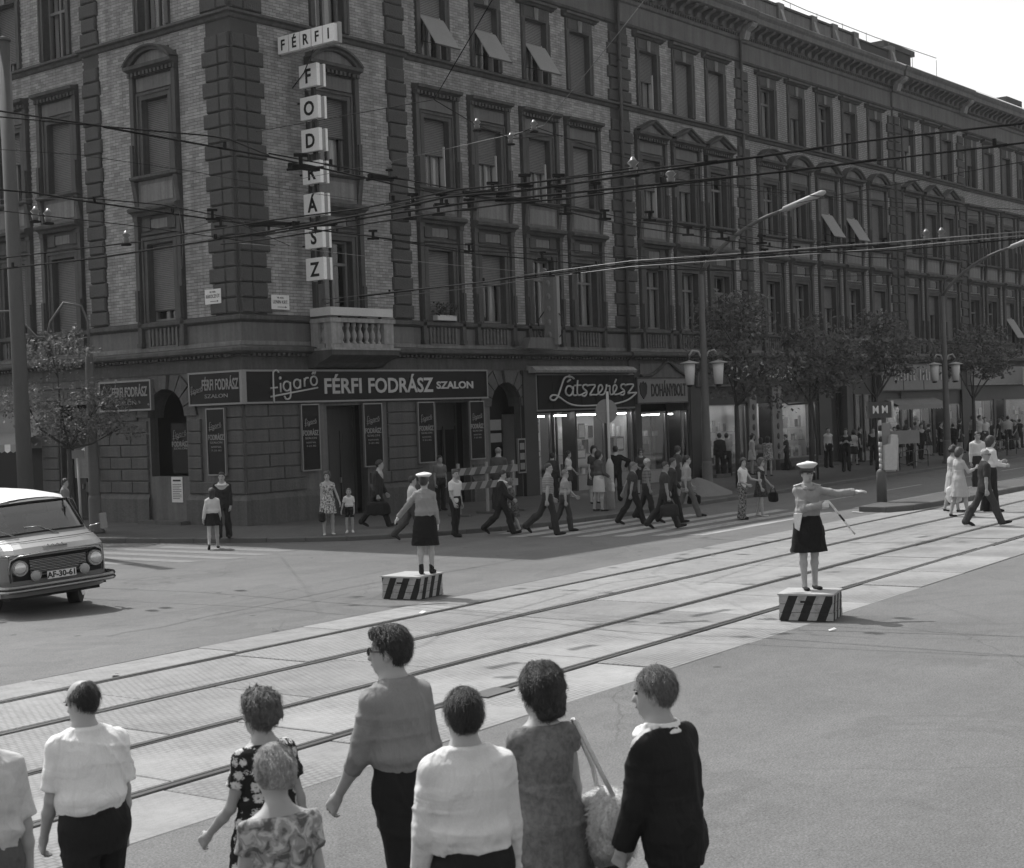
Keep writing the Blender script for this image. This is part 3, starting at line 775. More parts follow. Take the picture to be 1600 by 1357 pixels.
def balu():
    g = MB(); w = .56
    g.box(-w, .0, 0, w, .16, .5, M_dark, 'ft'); g.box(-w - .08, -.06, -.06, w + .08, .0, .0, M_stone); 
    for i in range(6):
        x = -w + .12 + i * (2 * w - .24) / 5
        g.lathe([(.03, 0), (.055, .02), (.05, .06), (.025, .12), (.055, .24), (.05, .3), (.025, .40), (.045, .46), (.045, .5)], M_stone, 6, x, -.03, 0)
    for s in (-1, 1): g.box(s * w, -.06, 0, s * (w + .08), .0, .5, M_stone)
    return g.mesh('balustrade')
ME_bal = balu()
# what each window shows: per facade and floor
ST = {('R', 1): ['glass0', 'full', 'half1', 'cur0', 'cur1', 'cur0', 'cur0', 'glass', 'cur0', 'cur0', 'half1', 'cur0', 'half2', 'full', 'half1', 'full', 'glass', 'glass', 'awn', 'cur0'],
      ('R', 2): ['half0', 'half2', 'half2', 'half2', 'fullP', 'half2', 'half1', 'glass', 'cur0', 'cur0', 'awn', 'awn', 'full', 'full', 'full', 'full', 'glass', 'cur0', 'full', 'glass'],
      ('R', 3): ['cur1', 'awn', 'awn', 'awn', 'full', 'half2', 'fullP', 'fullP', 'cur0', 'half1', 'cur0', 'half1', 'fullP', 'half2', 'long', 'long', 'half1', 'full', 'full', 'half1'],
      ('L', 1): ['long', 'full', 'long', 'full'], ('L', 2): ['full', 'full', 'half1', 'full'], ('L', 3): ['cur1', 'cur1', 'long', 'full']}
rw = random.Random(21)
for side in 'RL':
    for u, z, h, f, i in wins(side):
        o_ = off(side, u)
        wn = place('window', SUR[f], side, u, z, o_)
        st = ST[(side, f)][i] if i < len(ST[(side, f)]) else rw.choice(['full', 'half1', 'cur0', 'glass'])
        if f == 2:
            k = 'arch' if (i == 0 or (side == 'R' and 8 <= i <= 12)) else ('tri' if side == 'R' and (5 <= i <= 7 or 13 <= i <= 15) else None)
            if k: mobj('pediment', PED[k], wn, (0, 0, H2 + .975))
        if f == 1:
            if not (side == 'R' and i in (0, 11)): place('balustrade', ME_bal, side, u, 5.14, o_)
        mobj('sash', ME['sash', f], wn); mobj('pane', ME['pane', f], wn)
        if st == 'full': mobj('roller_blind', ME['bl', f, 1.0], wn)
        elif st == 'fullP': mobj('roller_blind', ME['bL', f, 1.0], wn)
        elif st == 'long': mobj('roller_blind', ME['bl', f, .85], wn)
        elif st.startswith('half'):
            mobj('roller_blind', ME['bl', f, .5 if st != 'half1' else .42], wn)
            if st == 'half2': mobj('open_casement', ME['leaf', f], wn)
            mobj('curtain', ME['cu', f, int(st[-1]) % 2], wn)
        elif st.startswith('cur'): mobj('curtain', ME['cu', f, int(st[-1])], wn)
        elif st.startswith('awn'):
            mobj('roller_blind', ME['bL', f, .42], wn); mobj('pushed_out_blind', ME['awn', f], wn); mobj('open_casement', ME['leaf', f], wn)

# ---- attic, roof, chimney
g = MB(); u0, u1 = 26.9, 41.5
g.box(u0, -.18, 18.97, 37.6, .25, 19.70, M_stoneL); g.box(37.6, -.14, 18.95, u1, .22, 19.6, M_mortar)
g.box(u0 - .05, -.26, 19.70, 37.8, .3, 19.80, M_trim); g.box(37.8, -.2, 19.6, u1, .28, 19.68, M_trim)
g.build('attic', PAL)
for u in (27.1, 30.4, 33.4, 35.4, 37.5, 41.4):
    g = MB(); g.box(u - .25, -.30, 18.97, u + .25, .28, 19.86, M_stoneL)
    g.prism([(-.30, 18.9), (-.5, 18.95), (-.45, 19.1), (-.30, 19.6)], 'x', u - .12, u + .12, M_bleach)
    g.build('attic_post', PAL)
g = MB(); 
g.box(-.14, -.10, 18.97, 26.7, .25, 19.66, M_stoneL); g.build('attic', PAL)
M_zinc = mat('zinc_roof', 0.42, rough=0.5, var=0.2)
g = MB(); g.poly([(41.5, -.86, 18.87), (82, -.86, 18.87), (82, 1.1, 19.95), (41.5, 1.1, 19.95)], M_zinc); g.poly([(-.8, 1.0, 19.3), (82, 1.1, 19.94), (82, 14, 20.2), (-.8, 14, 20.2)], M_zinc)
g.poly([(-.8, 14, 20.2), (14, 14, 20.2), (14, 30, 20.2), (-.8, 30, 20.2)], M_zinc); g.box(-.6, .3, 18.9, 0.1, 30, 20.2, M_stone)
g.build('roof', PAL)
M_chim = mat('sooty_brick', 0.06, var=0.4)
g = MB(); g.box(43.6, 1.1, 19.2, 46.6, 1.9, 20.45, M_chim); g.box(43.3, 1.0, 20.45, 46.9, 2.0, 20.72, M_chim); g.build('chimney', PAL)
g = MB(); g.box(60.2, 1.2, 19.2, 62.6, 2.0, 20.35, M_chim); g.build('chimney', PAL)
g = MB(); g.box(41.7, .2, 19.1, 42.3, .7, 19.75, M_chim); g.box(46.6, .1, 19.2, 48.6, .5, 19.35, M_chim); g.build('chimney_stub', PAL)
g = MB(); g.tube([(28.0, .4, 20.5), (34, .4, 20.35), (41, .4, 20.35), (48.2, .4, 20.5)], .02, M_black, 4)
for u in (28, 30, 32.5, 35, 37.5, 40, 42.5, 45.2, 48.2): g.tube([(u, .4, 19.2), (u, .4, 20.4)], .014, M_black, 4)
g.build('roof_wire', PAL)
# downpipes
for u in (18.22, 27.0): 
    g = MB(); g.tube([(0, 0, 5.0), (0, 0, 18.4)], .065, M_trim, 8)
    for z in (6.5, 9.5, 12.5, 15.5): g.box(-.08, -.08, z, .08, .09, z + .05, M_trim)
    place('downpipe', g.mesh('downpipe'), 'R', u, 0, .22 if u < 20 else .2)

# ---- balconies
def balcony(u0, u1, dep, n, planter):
    g = MB(); z0 = 4.72
    g.prism([(0, 4.35), (-.35, 4.38), (-dep * .6, 4.5), (-dep - .05, 4.66), (-dep - .12, 4.7), (-dep - .14, 4.86), (0, 4.9)], 'x', u0 - .1, u1 + .1, M_trim)
    g.box(u0 - .12, -dep - .16, 4.84, u1 + .12, -.15, 4.90, M_bleach)
    sl_ = g.build('balcony', PAL, floc('R', 0, 0, .14))
    g = MB(); g.box(u0, -dep, 4.9, u1, -dep + .22, 5.03, M_bleach)
    for a, b in ((u0, u0 + .42), (u1 - .40, u1)): g.box(a, -dep - .02, 5.03, b, -dep + .26, 5.62, M_bleach)
    g.box(u0 - .05, -dep - .06, 5.62, u1 + .05, -dep + .28, 5.74, M_bleach)
    g.box(u0, -dep + .26, 4.9, u0 + .2, -.1, 5.03, M_bleach); g.box(u0 - .03, -dep + .26, 5.62, u0 + .24, -.1, 5.74, M_bleach)
    g.box(u0 + .0, -.4, 5.03, u0 + .24, -.1, 5.62, M_bleach)
    g.build('parapet', sl_)
    b = MB(); b.lathe([(.075, 0), (.075, .04), (.045, .07), (.05, .1), (.085, .2), (.08, .27), (.04, .38), (.035, .44), (.06, .48), (.07, .52), (.07, .59)], M_bleach, 8); me = b.mesh('baluster')
    for i in range(n):
        x = u0 + .52 + i * (u1 - u0 - 1.02) / (n - 1); mobj('baluster', me, sl_, (x, -dep + .12, 5.03))
    for i in range(2): mobj('baluster', me, sl_, (u0 + .12, -dep + .4 + i * .2, 5.03))
    if planter:
        g = MB(); g.box(u0 - .1, -dep - .12, 5.80, u1 - .12, -dep + .16, 6.03, M_white); g.box(u0 - .1, -dep + .16, 5.80, u0 + .12, -.2, 6.03, M_white)
        for x in (u0 + .4, u0 + 1.2, u1 - .5): g.box(x, -dep, 5.74, x + .04, -dep + .1, 5.8, M_black)
        g.build('planter_box', sl_)
balcony(2.35, 4.88, .9, 7, True)
balcony(35.2, 38.6, .85, 9, False)
# ================================================================== shop fronts, doors, signs and lettering
M_board = mat('black_glass_board', 0.010, rough=0.3, var=0.3, bump=0, spec=0.12)
M_frameL = mat('aluminium_frame', 0.22, rough=0.4, metal=0.3, var=0.1, bump=0.05)
M_letter = mat('cream_letter', 0.42, rough=0.6, var=0.12, bump=0)
M_letterD = mat('dim_letter', 0.24, rough=0.6, var=0.2, bump=0)
M_letterB = mat('black_letter', 0.015, rough=0.5, bump=0)
M_neon = mat('neon_tube_off', 0.5, rough=0.3, var=0.05, bump=0, spec=0.6)
M_plate = mat('enamel_white', 0.62, rough=0.35, var=0.1, bump=0)
M_signL = mat('sign_grey', 0.20, rough=0.6, var=0.2)
M_int = mat('shop_interior', 0.5, var=0.1, bump=0)
M_shopwall = mat('shop_stone_cladding', 0.04, rough=0.5, var=0.3)
M_ledge = mat('shop_plinth', 0.26, rough=0.7, var=0.2)
M_lamp = emis('fluorescent_light', 19.0)
def goods(i): return [mat('goods_%s' % n, v, var=0.3, scale=5, bump=0) for n, v in (('dark', .05), ('mid', .2), ('pale', .55), ('grey', .33))][i]
GOODS = [goods(i) for i in range(4)]

_tc = {}
def textmesh(body, size, m, ext=0.008, sx=1.0, align='LEFT', bold=0.0, shear=0.0):
    key = (body, size, m.name, ext, sx, align, bold, shear)
    if key in _tc: return _tc[key]
    cu = bpy.data.curves.new('t', 'FONT'); cu.body = body; cu.size = size; cu.extrude = ext; cu.align_x = align; cu.offset = bold; cu.shear = shear; cu.resolution_u = 3
    o = bpy.data.objects.new('t', cu); C.objects.link(o)
    dg = bpy.context.evaluated_depsgraph_get(); me = bpy.data.meshes.new_from_object(o.evaluated_get(dg)); bpy.data.objects.remove(o); bpy.data.curves.remove(cu)
    # stand the letters up: x right, z up, facing -y
    n = len(me.vertices); a = np.empty(n * 3); me.vertices.foreach_get('co', a); a = a.reshape(-1, 3)
    b = np.stack([a[:, 0] * sx, -a[:, 2], a[:, 1]], 1); me.vertices.foreach_set('co', b.ravel()); me.materials.clear(); me.materials.append(m); me.name = 'lettering'; me.update()
    w = (b[:, 0].max() - b[:, 0].min()) if n else 0
    _tc[key] = (me, w); return me, w
def fit_text(name, body, x, y, z, height, width, m, parent, ext=0.006, bold=0.0, align='LEFT', label=None):
    """capital height 'height', total width 'width'"""
    me, w = textmesh(body, height / 0.73, m, ext, 1.0, 'LEFT', bold)
    xs = [v.co.x for v in me.vertices]; mn = min(xs); s = width / w
    x0 = x - mn * s if align == 'LEFT' else x - width / 2 - mn * s
    o = mobj(name, me, parent, (x0, y, z), (0, 0, 0), (s, 1, 1))
    if label: o['label'] = label
    return o
def frame(g, x0, z0, x1, z1, y, t, m, d=0.04):
    g.box(x0, y - d, z0, x0 + t, y, z1, m); g.box(x1 - t, y - d, z0, x1, y, z1, m); g.box(x0 + t, y - d, z1 - t, x1 - t, y, z1, m); g.box(x0 + t, y - d, z0, x1 - t, y, z0 + t, m)
def sign(name, side, u0, u1, z0, z1, out, thick, mb_, mf, label, cat='shop sign', t=.05, group=None):
    """board whose local x runs left to right as read; returns its Empty"""
    if side == 'R': u0, u1 = [q - out * (q + 27.465) / 31.315 for q in (u0, u1)]
    else: u0, u1 = [q - out * (q + 31.315) / 27.465 for q in (u0, u1)]
    ul = u0 if side == 'R' else u1
    e = empty(name, floc(side, ul, z0, out), ROT[side]); W = u1 - u0; H = z1 - z0
    tag(e, label, cat, group)
    g = MB(); g.box(t, -.0, t, W - t, thick, H - t, mb_); g.build('board', e)
    if mf: g = MB(); frame(g, 0, 0, W, H, thick, t, mf, thick + .02); g.build('frame', e)
    return e, W, H
def polytube(name, strokes, r, m, parent, sx=1, sz=1, ox=0, oz=0, y=0):
    g = MB()
    for s_ in strokes:
        pts = bez(s_, 5) if len(s_) > 2 else s_
        g.tube([(ox + p[0] * sx, y, oz + p[1] * sz) for p in pts], r, m, 6)
    return g.build(name, parent)
def circ(cx, cz, r, a0=0, a1=360, n=12, rz=None):
    return [(cx + r * math.cos(rad(a0 + (a1 - a0) * i / n)), cz + (rz or r) * math.sin(rad(a0 + (a1 - a0) * i / n))) for i in range(n + 1)]
# "figaró" in monoline strokes, 1.0 = x-height, total width about 7.2
FIG = {'f': [[(0.45, -1.0), (0.45, 1.9), (0.6, 2.35), (0.95, 2.45), (1.25, 2.2)], [(0.05, 0.55), (1.0, 0.62)]],
       'i': [[(1.45, 0.1), (1.45, 1.1)], circ(1.45, 1.62, .08)],
       'g': [circ(2.35, 0.75, .5), [(2.85, 1.2), (2.85, -.25), (2.55, -.62), (2.15, -.6), (1.95, -.3)]],
       'a': [circ(3.85, 0.98, .48), [(4.33, 1.45), (4.33, 0.5)]],
       'r': [[(4.95, 0.65), (4.95, 1.6)], [(4.95, 1.25), (5.2, 1.6), (5.55, 1.62)]],
       'o': [circ(6.35, 1.3, .48), [(6.15, 2.0), (6.35, 2.3)], [(6.45, 2.02), (6.65, 2.32)]],
       'underline': [[(0.0, -.35), (6.9, 0.55)]]}
def figaro(parent, x, z, w, m, r, y=-.02):
    s_ = w / 6.9
    for k, st in FIG.items():
        polytube('letter' if k != 'underline' else 'underline', st, r, m, parent, s_, s_, x, z + .35 * s_, y)

# ---- the long hairdresser fascia and its neighbours
e, W, H = sign('shop_sign', 'R', 0.0, 10.36, 3.40, 4.32, .30, .12, M_board, M_frameL, 'long black glass hairdresser fascia reading figaró FÉRFI FODRÁSZ SZALON above the posters')
figaro(e, .95, .18, 1.78, M_letter, .026)
fit_text('lettering', 'FÉRFI', 3.0, -.012, .25, .44, 1.5, M_letter, e, bold=.014)
fit_text('lettering', 'FODRÁSZ', 4.78, -.012, .25, .44, 2.85, M_letter, e, bold=.014)
fit_text('lettering', 'SZALON', 7.78, -.012, .34, .22, 1.75, M_letter, e, bold=.01)
e, W, H = sign('shop_sign', 'L', 0.0, 2.28, 3.40, 4.32, .30, .12, M_board, M_frameL, 'black FÉRFI FODRÁSZ SZALON fascia round the corner, right of the arched niche')
figaro(e, .10, .33, .5, M_letterD, .009)
fit_text('lettering', 'FÉRFI FODRÁSZ', .58, -.012, .42, .30, 1.5, M_letterD, e, bold=.008)
fit_text('lettering', 'SZALON', .68, -.012, .20, .11, .95, M_letterD, e)
g = MB(); g.box(-.36, -.36, 3.40, -.26, -.26, 4.32, M_frameL); o = g.build('corner_strip'); tag(o, 'grey metal strip standing between two black fascias on the house corner', 'trim strip')
e, W, H = sign('shop_sign', 'L', 3.95, 6.38, 3.34, 4.22, .30, .10, M_board, M_frameL, 'black FÉRFI FODRÁSZ SZALON fascia left of the arched niche, behind the street tree')
figaro(e, .12, .33, .5, M_letterD, .009)
fit_text('lettering', 'FÉRFI FODRÁSZ', .62, -.012, .42, .28, 1.62, M_letterD, e, bold=.008)
fit_text('lettering', 'SZALON', .72, -.012, .18, .11, 1.0, M_letterD, e)

# upright poster boards
def poster(side, u0, u1, z0, z1, label, n, out=.28, framed=True):
    e, W, H = sign('poster_board', side, u0, u1, z0, z1, out, .05, M_board, M_frameL if framed else None, label, 'poster board', .035, 'narrow black hairdresser poster boards')
    figaro(e, .12, H * .68, W - .26, M_letterD, .009)
    fit_text('lettering', 'FODRÁSZ', .06, -.006, H * .53, .15, W - .12, M_letterD, e, bold=.004)
    fit_text('lettering', 'SZALON', .14, -.006, H * .475, .06, W - .28, M_letterD, e)
    if n: 
        fit_text('lettering', 'NYITVA', .18, -.006, H * .41, .05, W - .36, M_letterD, e)
        fit_text('lettering', '7-21-IG', .18, -.006, H * .36, .05, W - .36, M_letterD, e)
    return e
poster('R', 2.08, 2.80, 1.48, 3.36, 'framed black hairdresser poster board, the one nearest the house corner', 1)
poster('R', 4.58, 5.38, 1.47, 3.34, 'framed black hairdresser poster board just right of the first dark doorway', 1)
poster('R', 6.95, 7.72, 1.47, 3.34, 'black hairdresser poster board just left of the glazed door', 1)
poster('R', 9.40, 10.14, 1.47, 3.33, 'framed black hairdresser poster board beside the arched gateway', 1)
poster('L', 0.80, 1.58, 1.48, 3.32, 'framed black poster board on the side wall between niche and house corner', 1)
poster('L', 2.30, 3.15, 1.50, 2.98, 'unframed black poster board filling the window of the arched niche', 0, -.05, False)
# notice pasted below the niche
g = MB(); g.box(-1.0, -.02, 0, .5, 0, .5, M_stoneL, 'k'); 
e = empty('paper_notice', floc('L', 2.75, .72, .15), ROT['L']); tag(e, 'white printed paper notice pasted on the pale patch below the arched niche', 'notice')
g = MB(); g.box(-.24, -.012, 0, .24, 0, .72, M_plate, 'k'); g.build('sheet', e)
g = MB(); g.box(-.17, -.016, .59, .17, -.012, .64, M_letterB, 'k'); g.build('headline', e)
g = MB()
for k in range(9): g.box(-.19, -.016, .5 - k * .05, .19 - (.08 if k % 3 == 2 else 0), -.012, .515 - k * .05, M_letterB, 'k')
g.build('print_lines', e)['kind'] = 'stuff'
g = MB(); g.box(-.85, -.13, .12, .85, -.12, 1.42, M_stoneL); pmesh_o = mobj('niche_patch', g.mesh('niche_patch'), PAL, floc('L', 3.06, 0, 0), (0, 0, ROT['L']))
g = MB(); g.box(-.95, -.45, .02, .95, -.13, .22, M_rust); mobj('niche_step', g.mesh('niche_step'), PAL, floc('L', 3.06, 0, .14), (0, 0, ROT['L']))

# ---- doors of the ground floor
def door(side, u0, u1, z1, dep, m, glazed=False, curtain=False):
    e = MB(); w = u1 - u0
    e.box(-w / 2, dep, .12, w / 2, dep + .06, z1, m); pd = place('door', e.mesh('door'), side, (u0 + u1) / 2, 0, off(side, u0))
    g = MB(); frame(g, -w / 2, .12, w / 2, z1, dep, .08, m, .05); g.box(-w / 2 + .08, dep - .05, 2.55, w / 2 - .08, dep, 2.65, m); g.box(-.04, dep - .045, .12, .04, dep, 2.55, m); mobj('door_frame', g.mesh('door_frame'), pd)
    for s in (-1, 1):
        g = MB(); a, b = sorted((s * .08, s * (w / 2 - .12)))
        g.box(a, dep - .025, .3, b, dep, 1.0, m); mobj('panel', g.mesh('panel'), pd)
        g = MB(); g.box(a, dep - .02, 1.1, b, dep - .005, 2.45, M_board if glazed else m); mobj('glazing' if glazed else 'panel', g.mesh('glazing'), pd)
    g = MB(); g.box(-.12, dep - .1, 1.05, -.08, dep - .05, 1.2, M_frameL); mobj('handle', g.mesh('handle'), pd)
    return pd
door('R', 3.35, 4.55, 3.3, .5, M_wood)
door('R', 8.1, 9.35, 3.3, .55, M_wood, True)
door('L', 7.0, 8.4, 3.5, .4, M_wood)
door('R', 34.2, 36.0, 3.6, .5, M_wood)
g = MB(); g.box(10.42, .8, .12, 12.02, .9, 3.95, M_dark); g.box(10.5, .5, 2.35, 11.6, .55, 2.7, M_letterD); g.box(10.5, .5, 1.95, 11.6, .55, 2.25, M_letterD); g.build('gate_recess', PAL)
e = empty('notice_case', floc('R', 11.85, .9, .10)); tag(e, 'narrow glazed notice case on the right jamb of the arched gateway', 'notice case')
g = MB(); g.box(-.2, -.05, 0, .2, .02, 1.15, M_frameL); g.box(-.16, -.055, .05, .16, -.05, 1.1, M_board); g.build('case', e)
for z in (.12, .45, .78): g = MB(); g.box(-.12, -.062, z, .12, -.055, z + .22, M_signL); g.build('card', e)

# ---- display windows
def shop(u0, u1, z0, z1, bays, seed, glow=1.0, wall=M_int, back=1.5, ztop=None, items=True, doorbays=()):
    """bays: list of (a, b); window glass, frame, goods and lamps; building parts"""
    rr = random.Random(seed); ztop = ztop or (z1 + (.35 if u0 > 20 else 0))
    g = MB()
    g.box(u0, .5, .12, u1, back, z0 - .02, M_dark); 
    rm = MB(); rm.poly([(u0, back, .12), (u1, back, .12), (u1, back, ztop), (u0, back, ztop)], wall)
    rm.poly([(u0, .1, ztop), (u0, back, ztop), (u1, back, ztop), (u1, .1, ztop)], wall)
    rm.poly([(u0, .1, .12), (u0, back, .12), (u0, back, ztop), (u0, .1, ztop)], wall); rm.poly([(u1, .1, .12), (u1, back, .12), (u1, back, ztop), (u1, .1, ztop)], wall)
    rm.build('shop_room', PAL)
    prev = u0
    for k, (a, b) in enumerate(bays):
        isd = k in doorbays
        za = .14 if isd else z0; dep = .75 if isd else .06
        g = MB(); frame(g, a, za, b, z1, dep, .06, M_shopwall if isd else M_frameL, .06)
        win = g.build('shop_door' if isd else 'display_window', PAL)
        g = MB(); g.poly([(a + .05, dep - .03, za + .05), (b - .05, dep - .03, za + .05), (b - .05, dep - .03, z1 - .05), (a + .05, dep - .03, z1 - .05)], M_shopglass); g.build('pane', win)
        if not isd:
            g = MB(); g.box(a, -.03, .1, b, .12, z0, M_ledge); g.build('plinth', win)
            g = MB(); g.box(a + .02, .1, z0 - .04, b - .02, back - .05, z0, M_int); g.build('display_floor', win)
            if items:
                nit = int((b - a) / .27) + 1; gg = {m: MB() for m in GOODS}
                for j in range(nit):
                    x = a + .2 + (b - a - .4) * (j + rr.uniform(-.2, .2)) / max(1, nit - 1)
                    for zz in [z0, z0 + .75, z0 + 1.3]:
                        if rr.random() < .88:
                            w_, h_ = rr.uniform(.12, .3), rr.uniform(.15, .5); y_ = rr.uniform(.35, .9)
                            m = rr.choice(GOODS); gg[m].box(x - w_ / 2, y_, zz, x + w_ / 2, y_ + .06, zz + h_, m)
                for m, q in gg.items():
                    if q.v: q.build('goods', win)['kind'] = 'stuff'
                for zz in (z0 + .72, z0 + 1.27):
                    if zz < z1 - .3: g = MB(); g.box(a + .1, .5, zz, b - .1, .95, zz + .02, M_shopglass); g.build('shelf', win)
        if glow:
            hid = u0 > 20; g = MB(); g.box(a + .15, .18 if not hid else .42, z1 - .13 + (.0 if not hid else .3), b - .15, .22 if not hid else .46, z1 - .09 + (.0 if not hid else .3), M_lamp); g.build('fluorescent_lamp', win)
        if a - prev > .03:
            g = MB(); g.box(prev, -.08, .1, a, .5, z1 + .02, M_shopwall); g.build('pier', PAL)
        prev = b
    if u0 > 20: g = MB(); g.box(u0, -.02, z1 - .02, u1, .06, max(ztop, z1 + .75) if u0 < 50 else z1 + .8, M_shopwall); g.build('pelmet', PAL)
    if u1 - prev > .03: g = MB(); g.box(prev, -.08, .1, u1, .5, z1 + .02, M_shopwall); g.build('pier', PAL)
shop(12.75, 18.65, .62, 2.86, [(12.85, 13.7), (13.75, 14.95), (15.05, 16.85), (16.9, 18.62)], 4, 1.0, doorbays=(1,))
shop(18.95, 22.4, .55, 2.76, [(19.1, 20.85), (20.9, 21.75), (21.8, 22.35)], 8, 1.0, doorbays=(1,), wall=GOODS[1])
shop(23.2, 33.0, .55, 2.95, [(23.3, 26.85), (27.5, 28.75), (29.75, 32.9)], 12, 1.0, doorbays=(1,))
shop(36.6, 38.6, .5, 3.2, [(36.7, 37.5), (37.6, 38.5)], 13, 1.0, wall=GOODS[1])
shop(39.7, 49.0, .5, 2.6, [(39.8, 42.7), (42.9, 45.3), (45.6, 46.6), (46.9, 48.9)], 15, 1.0, doorbays=(2,), wall=GOODS[3])
shop(50.4, 60.0, .5, 2.7, [(50.5, 53.5), (53.8, 54.9), (55.2, 59.9)], 16, 1.0, doorbays=(1,), wall=GOODS[1])
shop(61.0, 72.0, .5, 2.7, [(61.1, 65), (65.3, 71.9)], 17, 1.0)
# dark polished piers beside and between the shops
for a, b in ((12.06, 12.72), (18.62, 18.97), (22.42, 23.2), (33.0, 34.15), (38.65, 39.7), (49.0, 50.4), (60.05, 60.95)):
    g = MB(); g.box(a, -.14, .1, b, .1, 4.3, M_shopwall); g.build('pier', PAL)
for a, b in ((26.9, 27.45), (28.8, 29.6)):
    g = MB(); g.box(a, -.16, .1, b, .1, 3.65, M_signL); o = g.build('pier', PAL)
    for k in range(7): gq = MB(); gq.ellipsoid(((a + b) / 2, -.17, .7 + k * .42), (.12, .02, .14), M_shopwall, 8, 5); gq.build('ornament', o)
# opening steps below the third shop
for k in range(3): g = MB(); g.box(29.2 - .15 * k, -.9 + .28 * k, .1, 33.2, -.1, .26 + .15 * k, M_rust); g.build('step', PAL)
for k in range(3): g = MB(); g.box(22.9, -.9 + .28 * k, .1, 26.8, -.1, .26 + .15 * k, M_rust); g.build('step', PAL)
# things in the optician's window
for (x, z, w_, h_) in ((13.05, 2.2, .22, .35), (13.0, 1.35, .3, .25), (15.5, 1.9, .4, .55), (15.4, 1.2, .5, .35), (17.8, 1.4, .5, .5)):
    g = MB(); g.box(x, .2, z, x + w_, .22, z + h_, GOODS[1]); g.box(x + .05, .19, z + .06, x + w_ - .05, .2, z + h_ - .06, GOODS[2]); g.build('display_card', PAL)

# ---- optician: black tiled board with the written neon word
e = empty('shop_sign', floc('R', 12.75, 2.92, .16)); tag(e, 'black tiled optician fascia with the white handwritten neon word Látszerész', 'shop sign')
g = MB(); g.box(0, 0.03, 0, 5.9, .16, 1.26, M_frameL); g.build('board', e)
for k in range(7):
    for r_ in range(1):
        g = MB(); g.box(.06 + k * .829, 0, .06, .06 + (k + 1) * .829 - .015, .05, 1.22, M_board); g.build('tile', e)
# strokes traced in units where the word spans 0..100 wide, 0..~32 high
S = {'L': [[(27, 29), (24, 31.5), (20, 32), (16, 29), (13, 20), (10, 10), (8, 5), (5, 1.5), (1.5, 2), (.5, 5), (3, 8), (7, 7.5), (11, 4.5), (18, -2), (25, -5.5), (34, -7), (50, -7), (66, -6.4), (80, -4), (90, 0), (97, 6), (99.5, 9)], [(22, 30), (22, 35)], [(19.5, 25), (23, 28)]],
     'a': [[(25, 15.5), (23, 19), (19.5, 19), (17.3, 14), (18, 9), (21, 6.8), (24, 9), (25.6, 15), (25.7, 19), (25.4, 9), (27, 6.8), (29, 7.4)]],
     't': [[(31, 27), (30.2, 18), (30, 10), (31.5, 7), (34, 7.8)], [(27, 20), (34.5, 20.5)]],
     's': [[(34, 7.5), (38, 10), (40.5, 12), (37, 16), (37, 20), (40.5, 21), (42, 19)], [(34.5, 7.2), (37.5, 5.5), (40.2, 8), (40.8, 12)]],
     'z': [[(42.5, 19.8), (45, 20.5), (50.5, 20), (47.5, 14), (44, 7), (47, 7.4), (52, 7)]],
     'e': [[(52, 7.2), (57, 12), (59, 17), (57, 20.5), (54.5, 18), (53.7, 12), (55, 7.5), (58.5, 7), (61, 9)]],
     'r': [[(61, 9), (63, 15), (63.5, 20), (65, 18.5), (67.5, 18.5), (67.3, 12), (68, 7.5), (70.5, 7.2)]],
     'e2': [[(70.5, 7.4), (74, 12), (75.8, 17), (74, 20), (71.8, 18), (71.2, 12), (73, 7.3), (76, 7.2), (78.5, 8)], [(73.5, 22.5), (75.5, 28)]],
     's2': [[(78.5, 8), (82, 10), (84.5, 12), (81, 16), (81.5, 20), (84.5, 21), (86.5, 19)], [(79, 7.6), (82, 5.8), (84.6, 8), (84.8, 12)]],
     'z2': [[(87, 19.8), (90, 20.6), (96, 20), (93, 14), (89, 8.2), (93, 8.8), (99.5, 9)]]}
for k, st in S.items():
    for q in st:
        pts = bez(q, 4) if len(q) > 2 else q
        g = MB(); g.tube([(.62 + p[0] * .0525, -.06, .33 + p[1] * .0262) for p in pts], .032, M_neon, 6); g.build('neon_tube', e)
# bleached stone lintel above it, torn tin edge
g = MB(); g.prism([(.05, 4.2), (-.42, 4.22), (-.46, 4.3), (-.3, 4.42), (.05, 4.48)], 'x', 12.35, 18.35, M_bleach); g.build('shop_lintel', PAL)
# tobacconist
g = MB(); g.box(18.97, -.16, 4.04, 22.6, .05, 4.55, M_stone); 
cr = bez([(18.95, 4.1), (19.6, 4.12), (20.2, 4.35), (20.8, 4.62), (21.4, 4.35), (22.0, 4.12), (22.6, 4.1)], 4)
g.tube([(p[0], -.2, p[1]) for p in cr], .06, M_trim, 6); g.build('gable_ornament', PAL)
e, W, H = sign('shop_sign', 'R', 18.95, 22.5, 3.06, 4.04, .20, .12, M_signL, M_trim, 'grey tobacconist board reading DOHÁNYBOLT with a dark leaf-shaped shield')
fit_text('lettering', 'DOHÁNYBOLT', .95, -.012, .28, .48, 2.4, M_letterB, e, bold=.012)
g = MB(); g.prism([(.42, .18), (.62, .38), (.66, .66), (.58, .80), (.50, .74), (.42, .84), (.34, .74), (.26, .80), (.18, .66), (.22, .38)], 'y', -.03, .0, M_letterB); g.build('shield', e)
